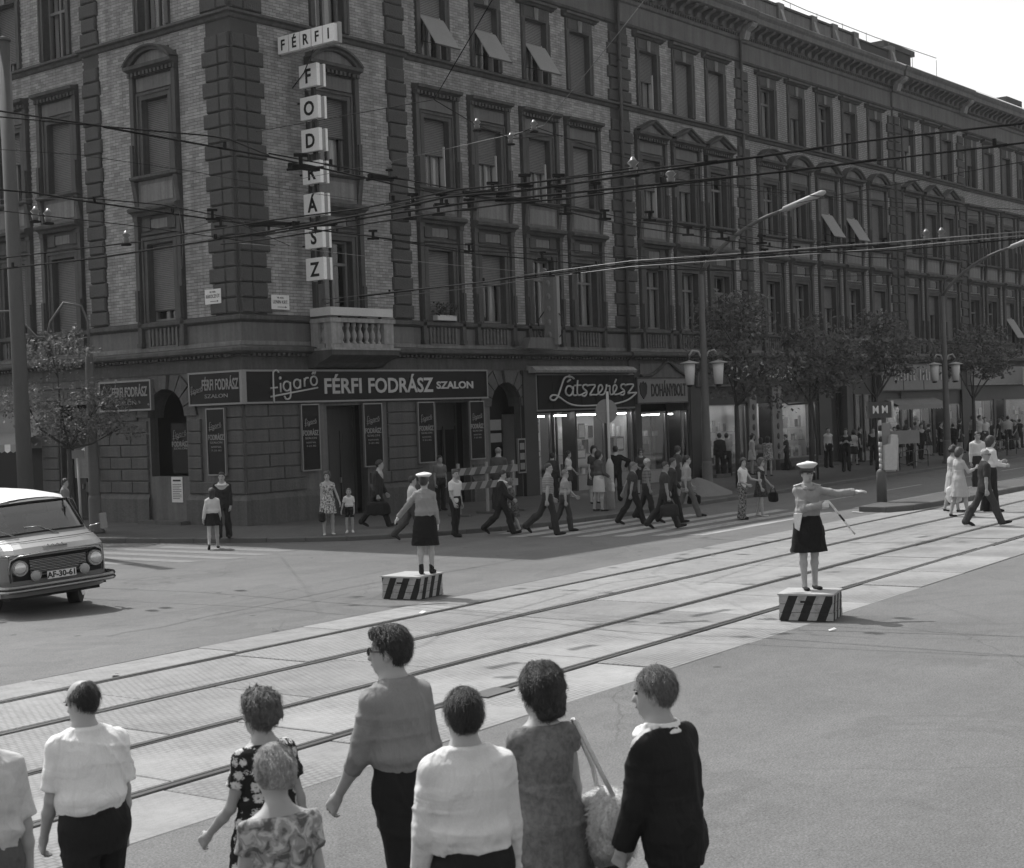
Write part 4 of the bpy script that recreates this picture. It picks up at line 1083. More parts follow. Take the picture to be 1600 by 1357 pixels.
# third shop: looping neon on a plain fascia (its start is hidden by the tree)
e, W, H = sign('shop_sign', 'R', 23.2, 33.0, 3.66, 4.68, .24, .14, M_trim, M_stone, 'dark fascia with pale looping neon script partly hidden by the tree leaves')
st = [[(2.2, .35), (2.6, .8), (2.9, .6), (2.6, .3), (3.1, .35), (3.6, .8), (3.8, .5), (3.5, .3)], [(4.4, .3), (4.9, .95), (4.95, .6), (4.6, .6)], [(5.3, .42), (5.9, .36), (6.2, .55), (6.3, .78), (6.05, .82), (5.95, .55), (6.3, .3), (6.9, .4), (7.3, .72), (7.6, .8)], [(7.1, .82), (7.35, .45), (7.3, .25), (7.6, .3), (7.9, .5)]]
for q in st: polytube('neon_tube', [q], .045, M_neon, e, 1, 1, 0, 0, -.08)
# far shops' fascias
e, W, H = sign('shop_sign', 'R', 39.6, 49.2, 3.3, 4.6, .3, .15, M_signL, M_stone, 'broad pale grey fascia with raised letters behind the twin lantern post')
rr = random.Random(6)
for k in range(15):
    x = 1.4 + k * .36 + (0.4 if k > 6 else 0); g = MB(); h_ = rr.uniform(.35, .6); g.box(x, -.05, .5, x + .09, -.02, .5 + h_, M_letter)
    if k % 3 == 0: g.box(x + .09, -.05, .5, x + .22, -.02, .58, M_letter)
    g.build('raised_mark', e)
for k in range(4): g = MB(); g.box(.1 + k * 2.36, -.02, .02, .1 + k * 2.36 + .03, 0, .5, M_trim); g.build('seam', e)
e, W, H = sign('shop_sign', 'R', 50.4, 60.0, 3.5, 4.5, .3, .15, M_signL, M_bleach, 'light fascia farthest along the street behind the last leafy tree')
e = empty('hanging_sign', floc('R', 57.3, 3.45, .2)); tag(e, 'small white square sign with a letter S at the right edge', 'shop sign')
g = MB(); g.box(0, -1.1, 0, .08, -.1, 1.0, M_plate); g.build('panel', e)
me, w = textmesh('S', .8, M_letterB, .004); mobj('lettering', me, e, (-.01, -.85, .2), (0, 0, rad(-90)))
me, w = textmesh('S', .8, M_letterB, .004); mobj('lettering', me, e, (.6, -1.115, .2), (0, 0, 0))
# scalloped awnings over the far window and the far left shop
def valance(side, u0, u1, z, dep, label, striped=False):
    e = empty('shop_awning', floc(side, (u0 + u1) / 2, z, off(side, u0)), ROT[side]); tag(e, label, 'awning'); w = (u1 - u0) / 2
    g = MB(); g.poly([(-w, 0, .45), (w, 0, .45), (w, -dep, .12), (-w, -dep, .12)], M_signL); g.build('canopy', e)
    n = int(2 * w / .3)
    for k in range(n):
        x0 = -w + 2 * w * k / n; x1 = -w + 2 * w * (k + 1) / n; g = MB()
        g.poly([(x0, -dep, .12), (x0, -dep, -.08), ((x0 + x1) / 2, -dep - .01, -.14), (x1, -dep, -.08), (x1, -dep, .12)], (M_plate if (k % 2 and striped) else M_signL)); g.build('scallop', e)
valance('R', 39.7, 45.6, 2.5, .8, 'grey scalloped awning over the brightly lit far window')
valance('L', 9.4, 12.2, 2.35, .9, 'striped awning valance at the left edge behind the mast', True)
# left side shop window
g = MB(); frame(g, -12.2, .5, -9.4, 2.4, .1, .08, M_frameL); g.box(-12.2, .0, .1, -9.4, .2, .5, M_ledge); pmesh(g, 'display_window', 'L')
g = MB(); g.box(-12.2, .1, .5, -9.4, .12, 2.4, M_board); g.box(-12.2, .08, 2.4, -9.4, .3, 3.5, M_signL); g.box(-12.0, .6, .5, -9.6, .62, 2.0, GOODS[3]); pmesh(g, 'shop_glazing', 'L')
# street name plates
for (side, u, z, l1, l2, lab) in (('L', .78, 6.16, 'VII. KER.', 'RÁKÓCZI ÚT', 'white enamel street plate reading RÁKÓCZI ÚT on the left face of the corner'),
                                  ('R', 1.14, 5.98, 'VII. KER.', 'LENIN KRT.', 'white enamel street plate reading LENIN KRT. on the right face of the corner')):
    e, W, H = sign('street_name_plate', side, u, u + .66, z, z + .40, .25 if side == 'L' else .25, .02, M_plate, None, lab, 'street sign', 0)
    fit_text('lettering', l1, .2, -.004, .30, .05, .26, M_letterB, e, .002); fit_text('lettering', l2, .05, -.004, .16, .10, .56, M_letterB, e, .002)
    g = MB(); g.box(.22, -.004, .06, .5, 0, .075, M_letterB); g.prism([(.5, .04), (.56, .067), (.5, .095)], 'y', -.004, 0, M_letterB); g.build('arrow', e)

# ---- FÉRFI FODRÁSZ box signs, standing out square from the wall and facing up the side street
SGN = empty('box_sign', (2.06, -.45, 6.78), rad(-90))
tag(SGN, 'tall upright sign of stacked white letter boxes spelling FODRÁSZ on the brick wall', 'shop sign')
M_box = mat('light_box', 0.82, rough=0.4, var=0.06, bump=0)
M_boxside = mat('light_box_side', 0.3, rough=0.5, var=0.1)
b = MB(); b.box(.28, .16, -.1, .40, .24, 6.0, M_black)
for z in (1.0, 3.0, 5.0): b.tube([(.3, .2, z), (-.35, .2, z)], .03, M_black, 5)
b.build('bracket', SGN)
for k, ch in enumerate('ZSÁRDOF'):
    z = k * .892; bx = MB()
    bx.box(0, 0, 0, .70, .12, .62, M_box); bx.box(0, .26, 0, .70, .34, .62, M_box); bx.box(.02, .12, .02, .68, .26, .6, M_boxside)
    o = bx.build('letter_box', SGN, (0, 0, z))
    me, w = textmesh(ch, .54, M_letterB, .004, .95, 'CENTER', .014); mobj('lettering', me, o, (.35, -.008, .115))
e = empty('box_sign', (1.5, -.22, 13.03), rad(-90)); tag(e, 'horizontal row of white letter boxes spelling FÉRFI above the upright sign', 'shop sign')
b = MB(); b.box(-.03, .14, -.04, 2.27, .24, .52, M_boxside); b.tube([(.3, .2, .2), (-.25, .2, .2)], .03, M_black, 4); b.tube([(1.2, .2, -.04), (.5, .5, -.5), (-.2, .6, -.9)], .02, M_black, 4); b.build('backing', e)
for k, ch in enumerate('FÉRFI'):
    bx = MB(); bx.box(0, 0, 0, .40, .14, .47, M_box); o = bx.build('letter_box', e, (.02 + k * .445, 0, 0))
    me, w = textmesh(ch, .40, M_letterB, .004, .9, 'CENTER', .008); mobj('lettering', me, o, (.2, -.008, .09))

# ---- upright neon of the optician, standing out square from the wall
e = empty('box_sign', (12.95, -.42, 5.12), rad(-90)); tag(e, 'old upright projecting sign of worn grey tin with faint letters over the optician', 'shop sign')
g = MB(); g.prism([(0, 0), (.42, 0), (.42, 2.35), (.30, 2.42), (0, 2.6)], 'y', 0, .16, M_signL); g.build('box', e)
g = MB(); g.box(.42, .0, .02, .56, .16, 2.3, M_letterD); g.build('edge_strip', e)
g = MB(); g.prism([(-1.45, -.12), (.15, -.14), (.15, .24), (-1.3, .24)], 'x', .1, .4, M_stone); g.build('foot_board', e)
for k in range(5):
    g = MB(); g.ellipsoid((.2, -.01, .34 + k * .43), (.09, .012, .12), M_letterD, 10, 6); g.ellipsoid((.2, -.018, .34 + k * .43), (.05, .012, .07), M_signL, 10, 6); g.build('faded_mark', e)
for s in (-1, 1):
    g = MB(); g.tube([(.2 + s * .2, .08, 1.2), (.2 + s * .5, .08, .9), (.2 + s * .5, .08, .4), (.2 + s * .2, .08, .1)], .02, M_black, 5); g.build('brace', e)
# flower box on a first floor sill
e = empty('flower_box', floc('R', 8.24, 5.86, .12)); tag(e, 'white window box full of dark leafy plants on a first-floor sill', 'flower box')
g = MB(); g.box(-.45, -.1, 0, .45, .1, .16, M_white); g.build('box', e)
M_leafd = mat('pot_plant_leaf', 0.06, rough=0.7, var=0.4)
g = MB(); rr = random.Random(2)
for k in range(260):
    c = Vector((rr.uniform(-.5, .5), rr.uniform(-.2, .1), rr.uniform(.15, .55))); a = Vector((rr.gauss(0, 1), rr.gauss(0, 1), rr.gauss(0, 1))).normalized() * .05; b = Vector((rr.gauss(0, 1), rr.gauss(0, 1), rr.gauss(0, 1))).normalized() * .03
    g.poly([c - a, c + b, c + a, c - b], M_leafd)
g.build('foliage', e)
# ================================================================== masts, lamps, signs, trees, wires
M_mast = mat('painted_mast', 0.075, rough=0.7, var=0.15, sc=(1, 1, .3))
M_lampp = mat('lamp_post_paint', 0.10, rough=0.6, var=0.2)
M_lampL = mat('lamp_boom_paint', 0.35, rough=0.5, var=0.15)
M_lantern = mat('opal_lantern', 0.6, rough=0.4, var=0.08, bump=0)
M_bark = mat('tree_bark', 0.05, rough=0.95, var=0.4, scale=8, bump=1.0, bscale=20, bdist=.02, sc=(1, 1, .3))
def leafmat(name, v):
    m, t, p = new_mat(name, 0.55, 0.35)
    geo = nn(t, 'ShaderNodeNewGeometry'); k = math_(t, 'MULTIPLY_ADD', geo.outputs['Random Per Island'], v * 0.9); t.nodes[-1].inputs[2].default_value = v * 0.55
    setcol(t, p, k)
    tr = nn(t, 'ShaderNodeBsdfTranslucent'); cc = nn(t, 'ShaderNodeCombineColor')
    for i in range(3): t.links.new(k, cc.inputs[i])
    t.links.new(cc.outputs[0], tr.inputs[0]); mx = nn(t, 'ShaderNodeMixShader'); mx.inputs[0].default_value = 0.35
    t.links.new(p.outputs[0], mx.inputs[1]); t.links.new(tr.outputs[0], mx.inputs[2]); t.links.new(mx.outputs[0], t.nodes['Material Output'].inputs[0])
    return m
M_leaf = leafmat('leaf', 0.12)
M_leaf2 = leafmat('leaf_pale', 0.115)

# thick mast on the left
p = at(45, 850, .12); lean = .008
g = MB(); 
e = empty('tram_mast', (p.x, p.y, .12)); tag(e, 'thick grey overhead-wire mast behind the van at the left edge', 'mast')
g.tube([(0, 0, 0), (-.02, .06, 4), (-.06, .16, 12.3)], [.20, .185, .155], M_mast, 16); g.build('pole', e)
g = MB(); g.lathe([(.17, 12.28), (.19, 12.3), (.19, 12.36), (.0, 12.42)], M_mast, 12, -.06, .16); g.build('cap', e)
g = MB(); g.lathe([(.27, 0), (.27, .35), (.21, .42)], M_mast, 16); g.build('base', e)

# street lamps with a long boom and twin opal lanterns
def lantern(parent, x, y, z):
    o = MB(); o.lathe([(.02, .12), (.05, .1), (.36, .02), (.37, .0), (.20, -.03)], M_lampL, 16); o.lathe([(.09, -.86), (.12, -.84), (.11, -.78)], M_black, 10)
    o2 = o.build('lantern', parent, (x, y, z)); o2.scale = (.86, .86, .9)
    q = MB(); q.lathe([(.215, -.02), (.20, -.25), (.155, -.78)], M_lantern, 16); q.build('opal_shade', o2)
    q = MB(); q.tube([(0, 0, .1), (0, 0, .28)], .03, M_lampp, 6); q.build('neck', o2)
def lamppost(x, y, zc, boomdir, blen, label, htop=7.1, lan=4.08, rise=1.9):
    e = empty('street_lamp', (x, y, .12)); tag(e, label, 'street lamp', 'boom lamps with twin opal lanterns')
    g = MB(); g.tube([(0, 0, 0), (0, 0, 1.2), (0, 0, 4.5), (0, 0, htop)], [.155, .15, .11, .075], M_lampp, 12); g.build('pole', e)
    g = MB(); g.lathe([(.24, 0), (.24, .06), (.17, .12), (.17, .9), (.15, 1.0)], M_lampp, 12); g.build('base', e)
    d = Vector((math.cos(boomdir), math.sin(boomdir), 0)); pts = []
    for i in range(10):
        t = i / 9; pts.append(tuple(d * (blen * (t ** 1.25)) + Vector((0, 0, htop + rise * math.sin(t * 1.25)))))
    g = MB(); g.tube(pts, [.075 - .002 * i for i in range(10)], M_lampp, 8); g.build('boom', e)
    a = Vector(pts[-1]); b = a + d * 1.5 + Vector((0, 0, .5))
    g = MB(); g.tube([a - d * .1, a + (b - a) * .06, a + (b - a) * .1, a + (b - a) * .92, b], [.03, .05, .105, .10, .04], M_lampL, 10); g.build('lamp_head', e)
    for s in (-1, 1):
        ax = Vector((.80, -.60, 0)) * s * .50
        g = MB(); g.tube([(0, 0, lan + .1), tuple(ax * .35 + Vector((0, 0, lan + .5))), tuple(ax * .75 + Vector((0, 0, lan + .55))), tuple(ax + Vector((0, 0, lan + .38)))], .03, M_lampL, 8); g.build('lantern_arm', e)
        lantern(e, ax.x, ax.y, lan + .12)
    return e
lamppost(15.2, -5.2, 0, math.atan2(-1, .22), 2.7, 'tall lamp post with boom and twin opal lanterns beside the sand heap')
lamppost(34.3, -5.4, 0, math.atan2(-1, .22), 2.7, 'tall lamp post with twin opal lanterns farther along, near the right edge')
_p = at(150, 833, .12)
e = lamppost(_p.x, _p.y, 0, math.atan2(-1, -1), .1, 'dark lamp post with arched arms beside the left street tree', 4.9, 4.75)
for c in list(e.children):
    if c.name.startswith(('boom', 'lamp_head')): bpy.data.objects.remove(c)
    elif c.name.startswith('lantern') and not c.name.startswith('lantern_arm'):
        for q in list(c.children): bpy.data.objects.remove(q)
        bpy.data.objects.remove(c)
e['group'] = ''; del e['group']
for c in list(e.children):
    if c.name.startswith('lantern_arm'): bpy.data.objects.remove(c)
for s in (-1, 1):
    ax = Vector((.80, -.60, 0)); g = MB()
    if s > 0: g.tube([(0, 0, 4.2), (0, 0, 5.6), tuple(ax * -.15 + Vector((0, 0, 6.0))), tuple(ax * -.6 + Vector((0, 0, 6.1))), tuple(ax * -.95 + Vector((0, 0, 5.6))), tuple(ax * -1.05 + Vector((0, 0, 5.2)))], .035, M_lampp, 8)
    else: g.tube([tuple(ax * -1.05 + Vector((0, 0, 5.2))), tuple(ax * -1.3 + Vector((0, 0, 5.2))), tuple(ax * -1.9 + Vector((0, 0, 5.9))), tuple(ax * -3.2 + Vector((0, 0, 5.85)))], .03, M_lampp, 8)
    g.build('arched_arm', e)

# trees
def tree(x, y, h, tr, crown, seed, label, nleaf=3200, leaf=.085, ml=None, group='young street trees along the pavement', lean=(0, 0)):
    """crown: list of (dx,dy,z,rx,ry,rz) clumps"""
    rr = random.Random(seed); ml = ml or M_leaf
    e = empty('street_tree', (x, y, .12)); tag(e, label, 'tree', group)
    g = MB(); fork = h * .42
    g.tube([(0, 0, -.1), (.01, 0, fork * .5), (lean[0] * .3, lean[1] * .3, fork)], [tr * 1.25, tr, tr * .8], M_bark, 9)
    tips = []
    for c in crown:
        m_ = Vector((c[0], c[1], c[2])); a = Vector((lean[0] * .3, lean[1] * .3, fork)); mid = (a + m_) / 2 + Vector((rr.uniform(-.2, .2), rr.uniform(-.2, .2), -.15))
        g.tube([a, mid, m_], [tr * .55, tr * .35, tr * .12], M_bark, 6)
        for k in range(3):
            t = m_ + Vector((rr.uniform(-1, 1) * c[3], rr.uniform(-1, 1) * c[4], rr.uniform(-.2, .9) * c[5])) * .8
            g.tube([mid.lerp(m_, .5), m_.lerp(t, .5), t], [tr * .2, tr * .1, .008], M_bark, 5)
    g.build('trunk', e)
    g = MB(); tot = sum(c[3] * c[4] * c[5] for c in crown); subs = []
    for c in crown:
        ns = max(5, int(26 * c[3] * c[4] * c[5] / tot * len(crown)))
        for _ in range(ns):
            d = Vector((rr.gauss(0, 1), rr.gauss(0, 1), rr.gauss(0, 1))).normalized() * rr.uniform(.55, 1.05)
            subs.append((Vector((c[0] + d.x * c[3], c[1] + d.y * c[4], c[2] + d.z * c[5])), rr.uniform(.12, .30)))
    for k in range(nleaf):
        s_, r_ = rr.choice(subs)
        q = s_ + Vector((rr.gauss(0, 1) * r_, rr.gauss(0, 1) * r_, rr.gauss(0, .55) * r_))
        nrm = (Vector((rr.gauss(0, .6), rr.gauss(0, .6), rr.uniform(.2, 1)))).normalized()
        a = nrm.orthogonal().normalized(); a = Matrix.Rotation(rr.uniform(0, 6.28), 3, nrm) @ a; b = nrm.cross(a); L = leaf * rr.uniform(.6, 1.35)
        g.poly([q - a * L, q + b * L * .55 - a * .1 * L, q + a * L - nrm * L * .3, q - b * L * .55 - a * .1 * L], ml)
    g.build('crown', e); return e
_p = at(113, 838, .12)
tree(_p.x, _p.y, 5.4, .075, [(-.2, .1, 4.8, .9, .8, .55), (-.9, .6, 3.6, .8, .7, .45), (.6, -.5, 3.3, .9, .8, .6), (-.1, 0, 2.9, 1.0, .9, .4), (1.2, -.6, 2.75, .5, .5, .3)], 31, 'small pale-leaved street tree between the mast and the arched niche', 3000, .055, M_leaf2)
tree(17.2, -5.2, 6.6, .09, [(0, 0, 5.5, 1.5, 1.3, 1.0), (-.6, .2, 4.4, 1.1, 1.1, .7), (1.3, -.3, 4.1, 1.2, 1.0, .7), (.5, 0, 3.5, 1.0, .9, .6), (.9, .2, 6.1, 1.0, .9, .5)], 32, 'leafy street tree just right of the first lamp post', 3000, .085)
tree(21.9, -5.5, 6.6, .09, [(.2, 0, 4.9, 1.6, 1.4, .9), (-1.0, .2, 3.9, 1.0, 1.0, .7), (1.6, -.3, 4.2, 1.2, 1.1, .8), (.3, 0, 3.5, 1.2, 1.0, .6), (-1.4, .5, 3.0, .6, .6, .4)], 33, 'leafy street tree behind the policewoman, its double trunk by the kerb', 3500, .085)
g = MB(); g.tube([(.22, -.1, -.1), (.24, -.1, 1.4), (.12, 0, 2.9)], .045, M_bark, 7); g.build('second_stem', bpy.data.objects['street_tree.002'])
tree(27.1, -5.6, 6.8, .085, [(0, 0, 5.0, 1.6, 1.4, .8), (1.2, 0, 4.3, 1.1, 1.0, .7), (-1.2, .2, 4.0, 1.0, 1.0, .6), (.2, 0, 5.8, .9, .8, .5), (1.9, -.2, 4.9, .8, .8, .4)], 34, 'leafy street tree between the bus stop sign and the bench board', 3200, .09)
tree(37.8, -5.2, 6.4, .09, [(0, 0, 4.7, 2.0, 1.6, .9), (1.8, 0, 4.2, 1.3, 1.1, .7), (-1.6, .2, 4.4, 1.2, 1.0, .7), (.8, 0, 5.5, 1.3, 1.0, .5), (3.2, -.2, 4.6, 1.1, .9, .5)], 35, 'leafy street tree nearest the right edge of the picture', 3400, .095)

# no-parking sign beside the left tree
p = at(125, 818, .12)
_p = at(128, 834, .12); e = empty('no_parking_sign', (_p.x, _p.y, .12)); tag(e, 'round no-parking sign with a small plate on a pale pole beside the tree', 'road sign')
M_signdark = mat('sign_face_dark', 0.05, rough=0.5, bump=0); M_rim = mat('sign_rim', 0.12, rough=0.5, bump=0)
M_ppole = mat('pale_pole', 0.42, rough=0.6, var=0.2)
g = MB(); g.tube([(0, 0, 0), (-.03, .02, 2.0)], .035, M_ppole, 8); g.build('pole', e)
rz = rad(-62); g = MB(); 
def disc(r, y, m, n=24, x=0, z=0):
    q = MB(); q.poly([(x + r * math.cos(2 * math.pi * k / n), y, z + r * math.sin(2 * math.pi * k / n)) for k in range(n)], m); return q
o = MB(); o.tube([(0, .012, 0), (0, -.012, 0)], .31, M_rim, 28); o = o.build('disc', e, (-.03, .0, 2.52), (0, 0, rz))
disc(.26, -.016, M_signdark).build('face', o); q = MB(); q.box(-.03, -.022, -.25, .03, -.018, .25, M_rim); q.build('slash', o, rot=(0, rad(-35), 0))
o = MB(); o.box(-.17, -.012, 0, .17, .012, .22, M_signL); o = o.build('plate', e, (-.03, 0, 1.98), (0, 0, rz))
# utility cabinet on the wall
e = empty('utility_cabinet', floc('L', 6.75, 1.42, .12), ROT['L']); tag(e, 'grey metal cabinet hung on the dark wall left of the rusticated corner', 'cabinet')
g = MB(); g.box(-.40, -.3, 0, .40, 0, 1.15, M_signL); g.build('body', e)
g = MB(); g.box(-.36, -.31, .04, .36, -.3, 1.1, M_stoneL); g.box(.0, -.316, .8, .14, -.31, .92, M_plate); g.build('door', e)

# round sign on the thick-footed white pole (seen from its back)
e = empty('crossing_sign', (7.32, -6.85, .12)); tag(e, 'round road sign seen from behind on a pale thick-footed pole', 'road sign')
g = MB(); g.tube([(0, 0, 0), (0, 0, 3.3)], .038, M_ppole, 8); g.build('pole', e)
g = MB(); g.lathe([(.115, 0), (.11, 1.25), (.09, 1.3), (.04, 1.42)], M_ppole, 12); g.build('foot', e)
o = MB(); o.tube([(0, .012, 0), (0, -.012, 0)], .34, M_signL, 28); o = o.build('disc', e, (0, .05, 2.75), (0, 0, rad(-28)))
q = MB(); q.box(-.3, -.03, -.02, .3, -.012, .02, M_frameL); q.build('rib', o)

# bus and tram stop post on the island
e = empty('tram_stop_post', (10.95, -13.3, .15)); tag(e, 'tram stop post with a dark MM board, banded pole and open bin on the island', 'stop sign')
g = MB(); g.lathe([(.14, 0), (.13, .8), (.10, .86), (.05, .9)], M_lampp, 12); g.build('foot', e)
g = MB(); z = .88
for k in range(10):
    g.tube([(0, 0, z), (0, 0, z + .15)], .05, M_ppole if k % 2 == 0 or k < 5 else M_letterB, 8, True); z += .15
g.build('banded_pole', e)
YW = rad(-38)
o = MB(); o.box(-.34, -.05, 0, .34, .05, .44, M_signdark); o.box(.37, -.04, -.02, .41, .04, .46, M_ppole); o = o.build('board', e, (0, 0, 2.28), (0, 0, YW))
me, w = textmesh('M M', .30, M_plate, .004, .85, 'CENTER', .002); mobj('lettering', me, o, (0, -.058, .13))
o = MB(); o.box(-.02, -.02, 0, .30, .10, .62, M_signL); o.build('timetable', e, (.05, .02, 1.52), (0, 0, YW))
g = MB(); g.prism([(.02, 0), (.38, 0), (.42, .95), (.24, .95), (.20, .72), (.02, .66)], 'y', -.14, .14, M_ppole)
o = g.build('bin', e, (.02, -.02, .86), (0, 0, YW))
g = MB(); g.tube([(-.1, 0, 0), (.4, 0, 0)], .02, M_ppole, 6); g.tube([(.4, -.14, -.0), (.42, -.14, .9)], .015, M_ppole, 6); g.build('bin_frame', e, (.02, -.02, .83), (0, 0, YW))

# works barrier
M_barw = mat('barrier_white', 0.26, rough=0.7, var=0.25); M_barr = mat('barrier_dark', 0.09, rough=0.7, var=0.25)
e = empty('works_barrier', (5.05, -4.15, .12), rad(-2)); tag(e, 'low striped wooden works barrier standing on the pavement by the gateway', 'barrier')
for x in (-1.05, .12, 1.25):
    g = MB(); g.box(x - .035, -.03, 0, x + .035, .03, 1.45, M_barw); g.build('post', e); g = MB(); g.box(x - .05, -.4, -.0, x + .05, .4, .06, M_barr); g.build('foot', e)
for z in (.72, 1.12):
    x = -1.35; k = 0; o = MB(); o.box(-1.35, -.05, z, 1.4, -.03, z + .2, M_barw); o = o.build('rail', e); g = MB()
    while x < 1.2:
        g.poly([(x, -.053, z + .002), (x + .22, -.053, z + .002), (x + .36, -.053, z + .198), (x + .14, -.053, z + .198)], M_barr); x += .44
    g.build('stripe', o)['kind'] = 'stuff'

# heap of sand beside the lamp post
M_sand = mat('sand', 0.17, var=0.15, rough=1, bump=1.0, bscale=12, bdist=.03)
g = MB(); n = 22; prof = [(1.35, 0), (1.15, .10), (.85, .24), (.55, .38), (.3, .47), (.02, .5)]
rr = random.Random(4)
b0 = len(g.v)
for r_, z_ in prof:
    for k in range(n):
        th = 2 * math.pi * k / n; w_ = 1 + .12 * math.sin(th * 3 + 1) + rr.uniform(-.04, .04); g.v.append((r_ * w_ * 1.25 * math.cos(th), r_ * w_ * .8 * math.sin(th), z_ * (1 + .1 * math.sin(th * 2))))
for i in range(len(prof) - 1):
    for k in range(n):
        k2 = (k + 1) % n; g.f.append((i * n + k, i * n + k2, (i + 1) * n + k2, (i + 1) * n + k)); g.m.append(g.mi(M_sand)); g.sm.append(True)
tag(g.build('sand_heap', None, (13.75, -5.7, .11)), 'low pale heap of sand on the pavement left of the lamp post', 'sand heap')

# barrier board and hoop railing on the far pavement
e = empty('notice_board', (31.2, -4.9, .12), rad(-12)); tag(e, 'blank pale board on short legs in front of the far shop', 'board')
g = MB(); g.box(-.95, -.03, .95, .95, .03, 1.5, M_signL); g.build('board', e)
for x in (-.7, .7): g = MB(); g.box(x - .04, -.03, 0, x + .04, .03, .95, M_signL); g.build('leg', e)
def railing(x0, x1, y0, y1, label):
    e = empty('hoop_railing', (x0, y0, .12)); tag(e, label, 'railing', 'low hoop railings along the kerb')
    n = max(2, int(abs(x1 - x0) / 1.3)); dx, dy = (x1 - x0) / n, (y1 - y0) / n
    for k in range(n):
        g = MB(); a = k * dx; b = a + dx * .92; y = k * dy
        g.tube(bez([(a, y, 0), (a, y, .6)][:2], 1) if False else [(a, y, 0), (a, y, .62), (a + .12 * (1 if dx > 0 else -1), y, .72), (b - .12, y + dy, .72), (b, y + dy, .62), (b, y + dy, 0)], .018, M_black, 5)
        g.tube([(a, y, .28), ((a + b) / 2, y + dy / 2, .2), (b, y + dy, .28)], .014, M_black, 5); g.build('hoop', e)
railing(28.2, 31.6, -6.0, -5.75, 'low dark hoop railing by the blank board')
railing(38.6, 43.5, -5.4, -5.0, 'low dark hoop railing near the last tree')

# paper scraps
for (px, py, s_) in ((1340, 801, .16), (1115, 868, .05), (1300, 985, .05), (180, 1055, .07), (660, 958, .06), (430, 985, .05)):
    q = at(px, py, .012); g = MB(); g.poly([(-s_, -s_ * .5, 0), (s_, -s_ * .6, .02), (s_ * .9, s_ * .5, .03), (-s_ * .8, s_ * .6, .005)], M_plate)
    tag(g.build('paper_scrap', None, (q.x, q.y, .012), (0, 0, px)), 'tiny white scrap of paper lying on the road surface', 'litter', 'paper scraps on the road')

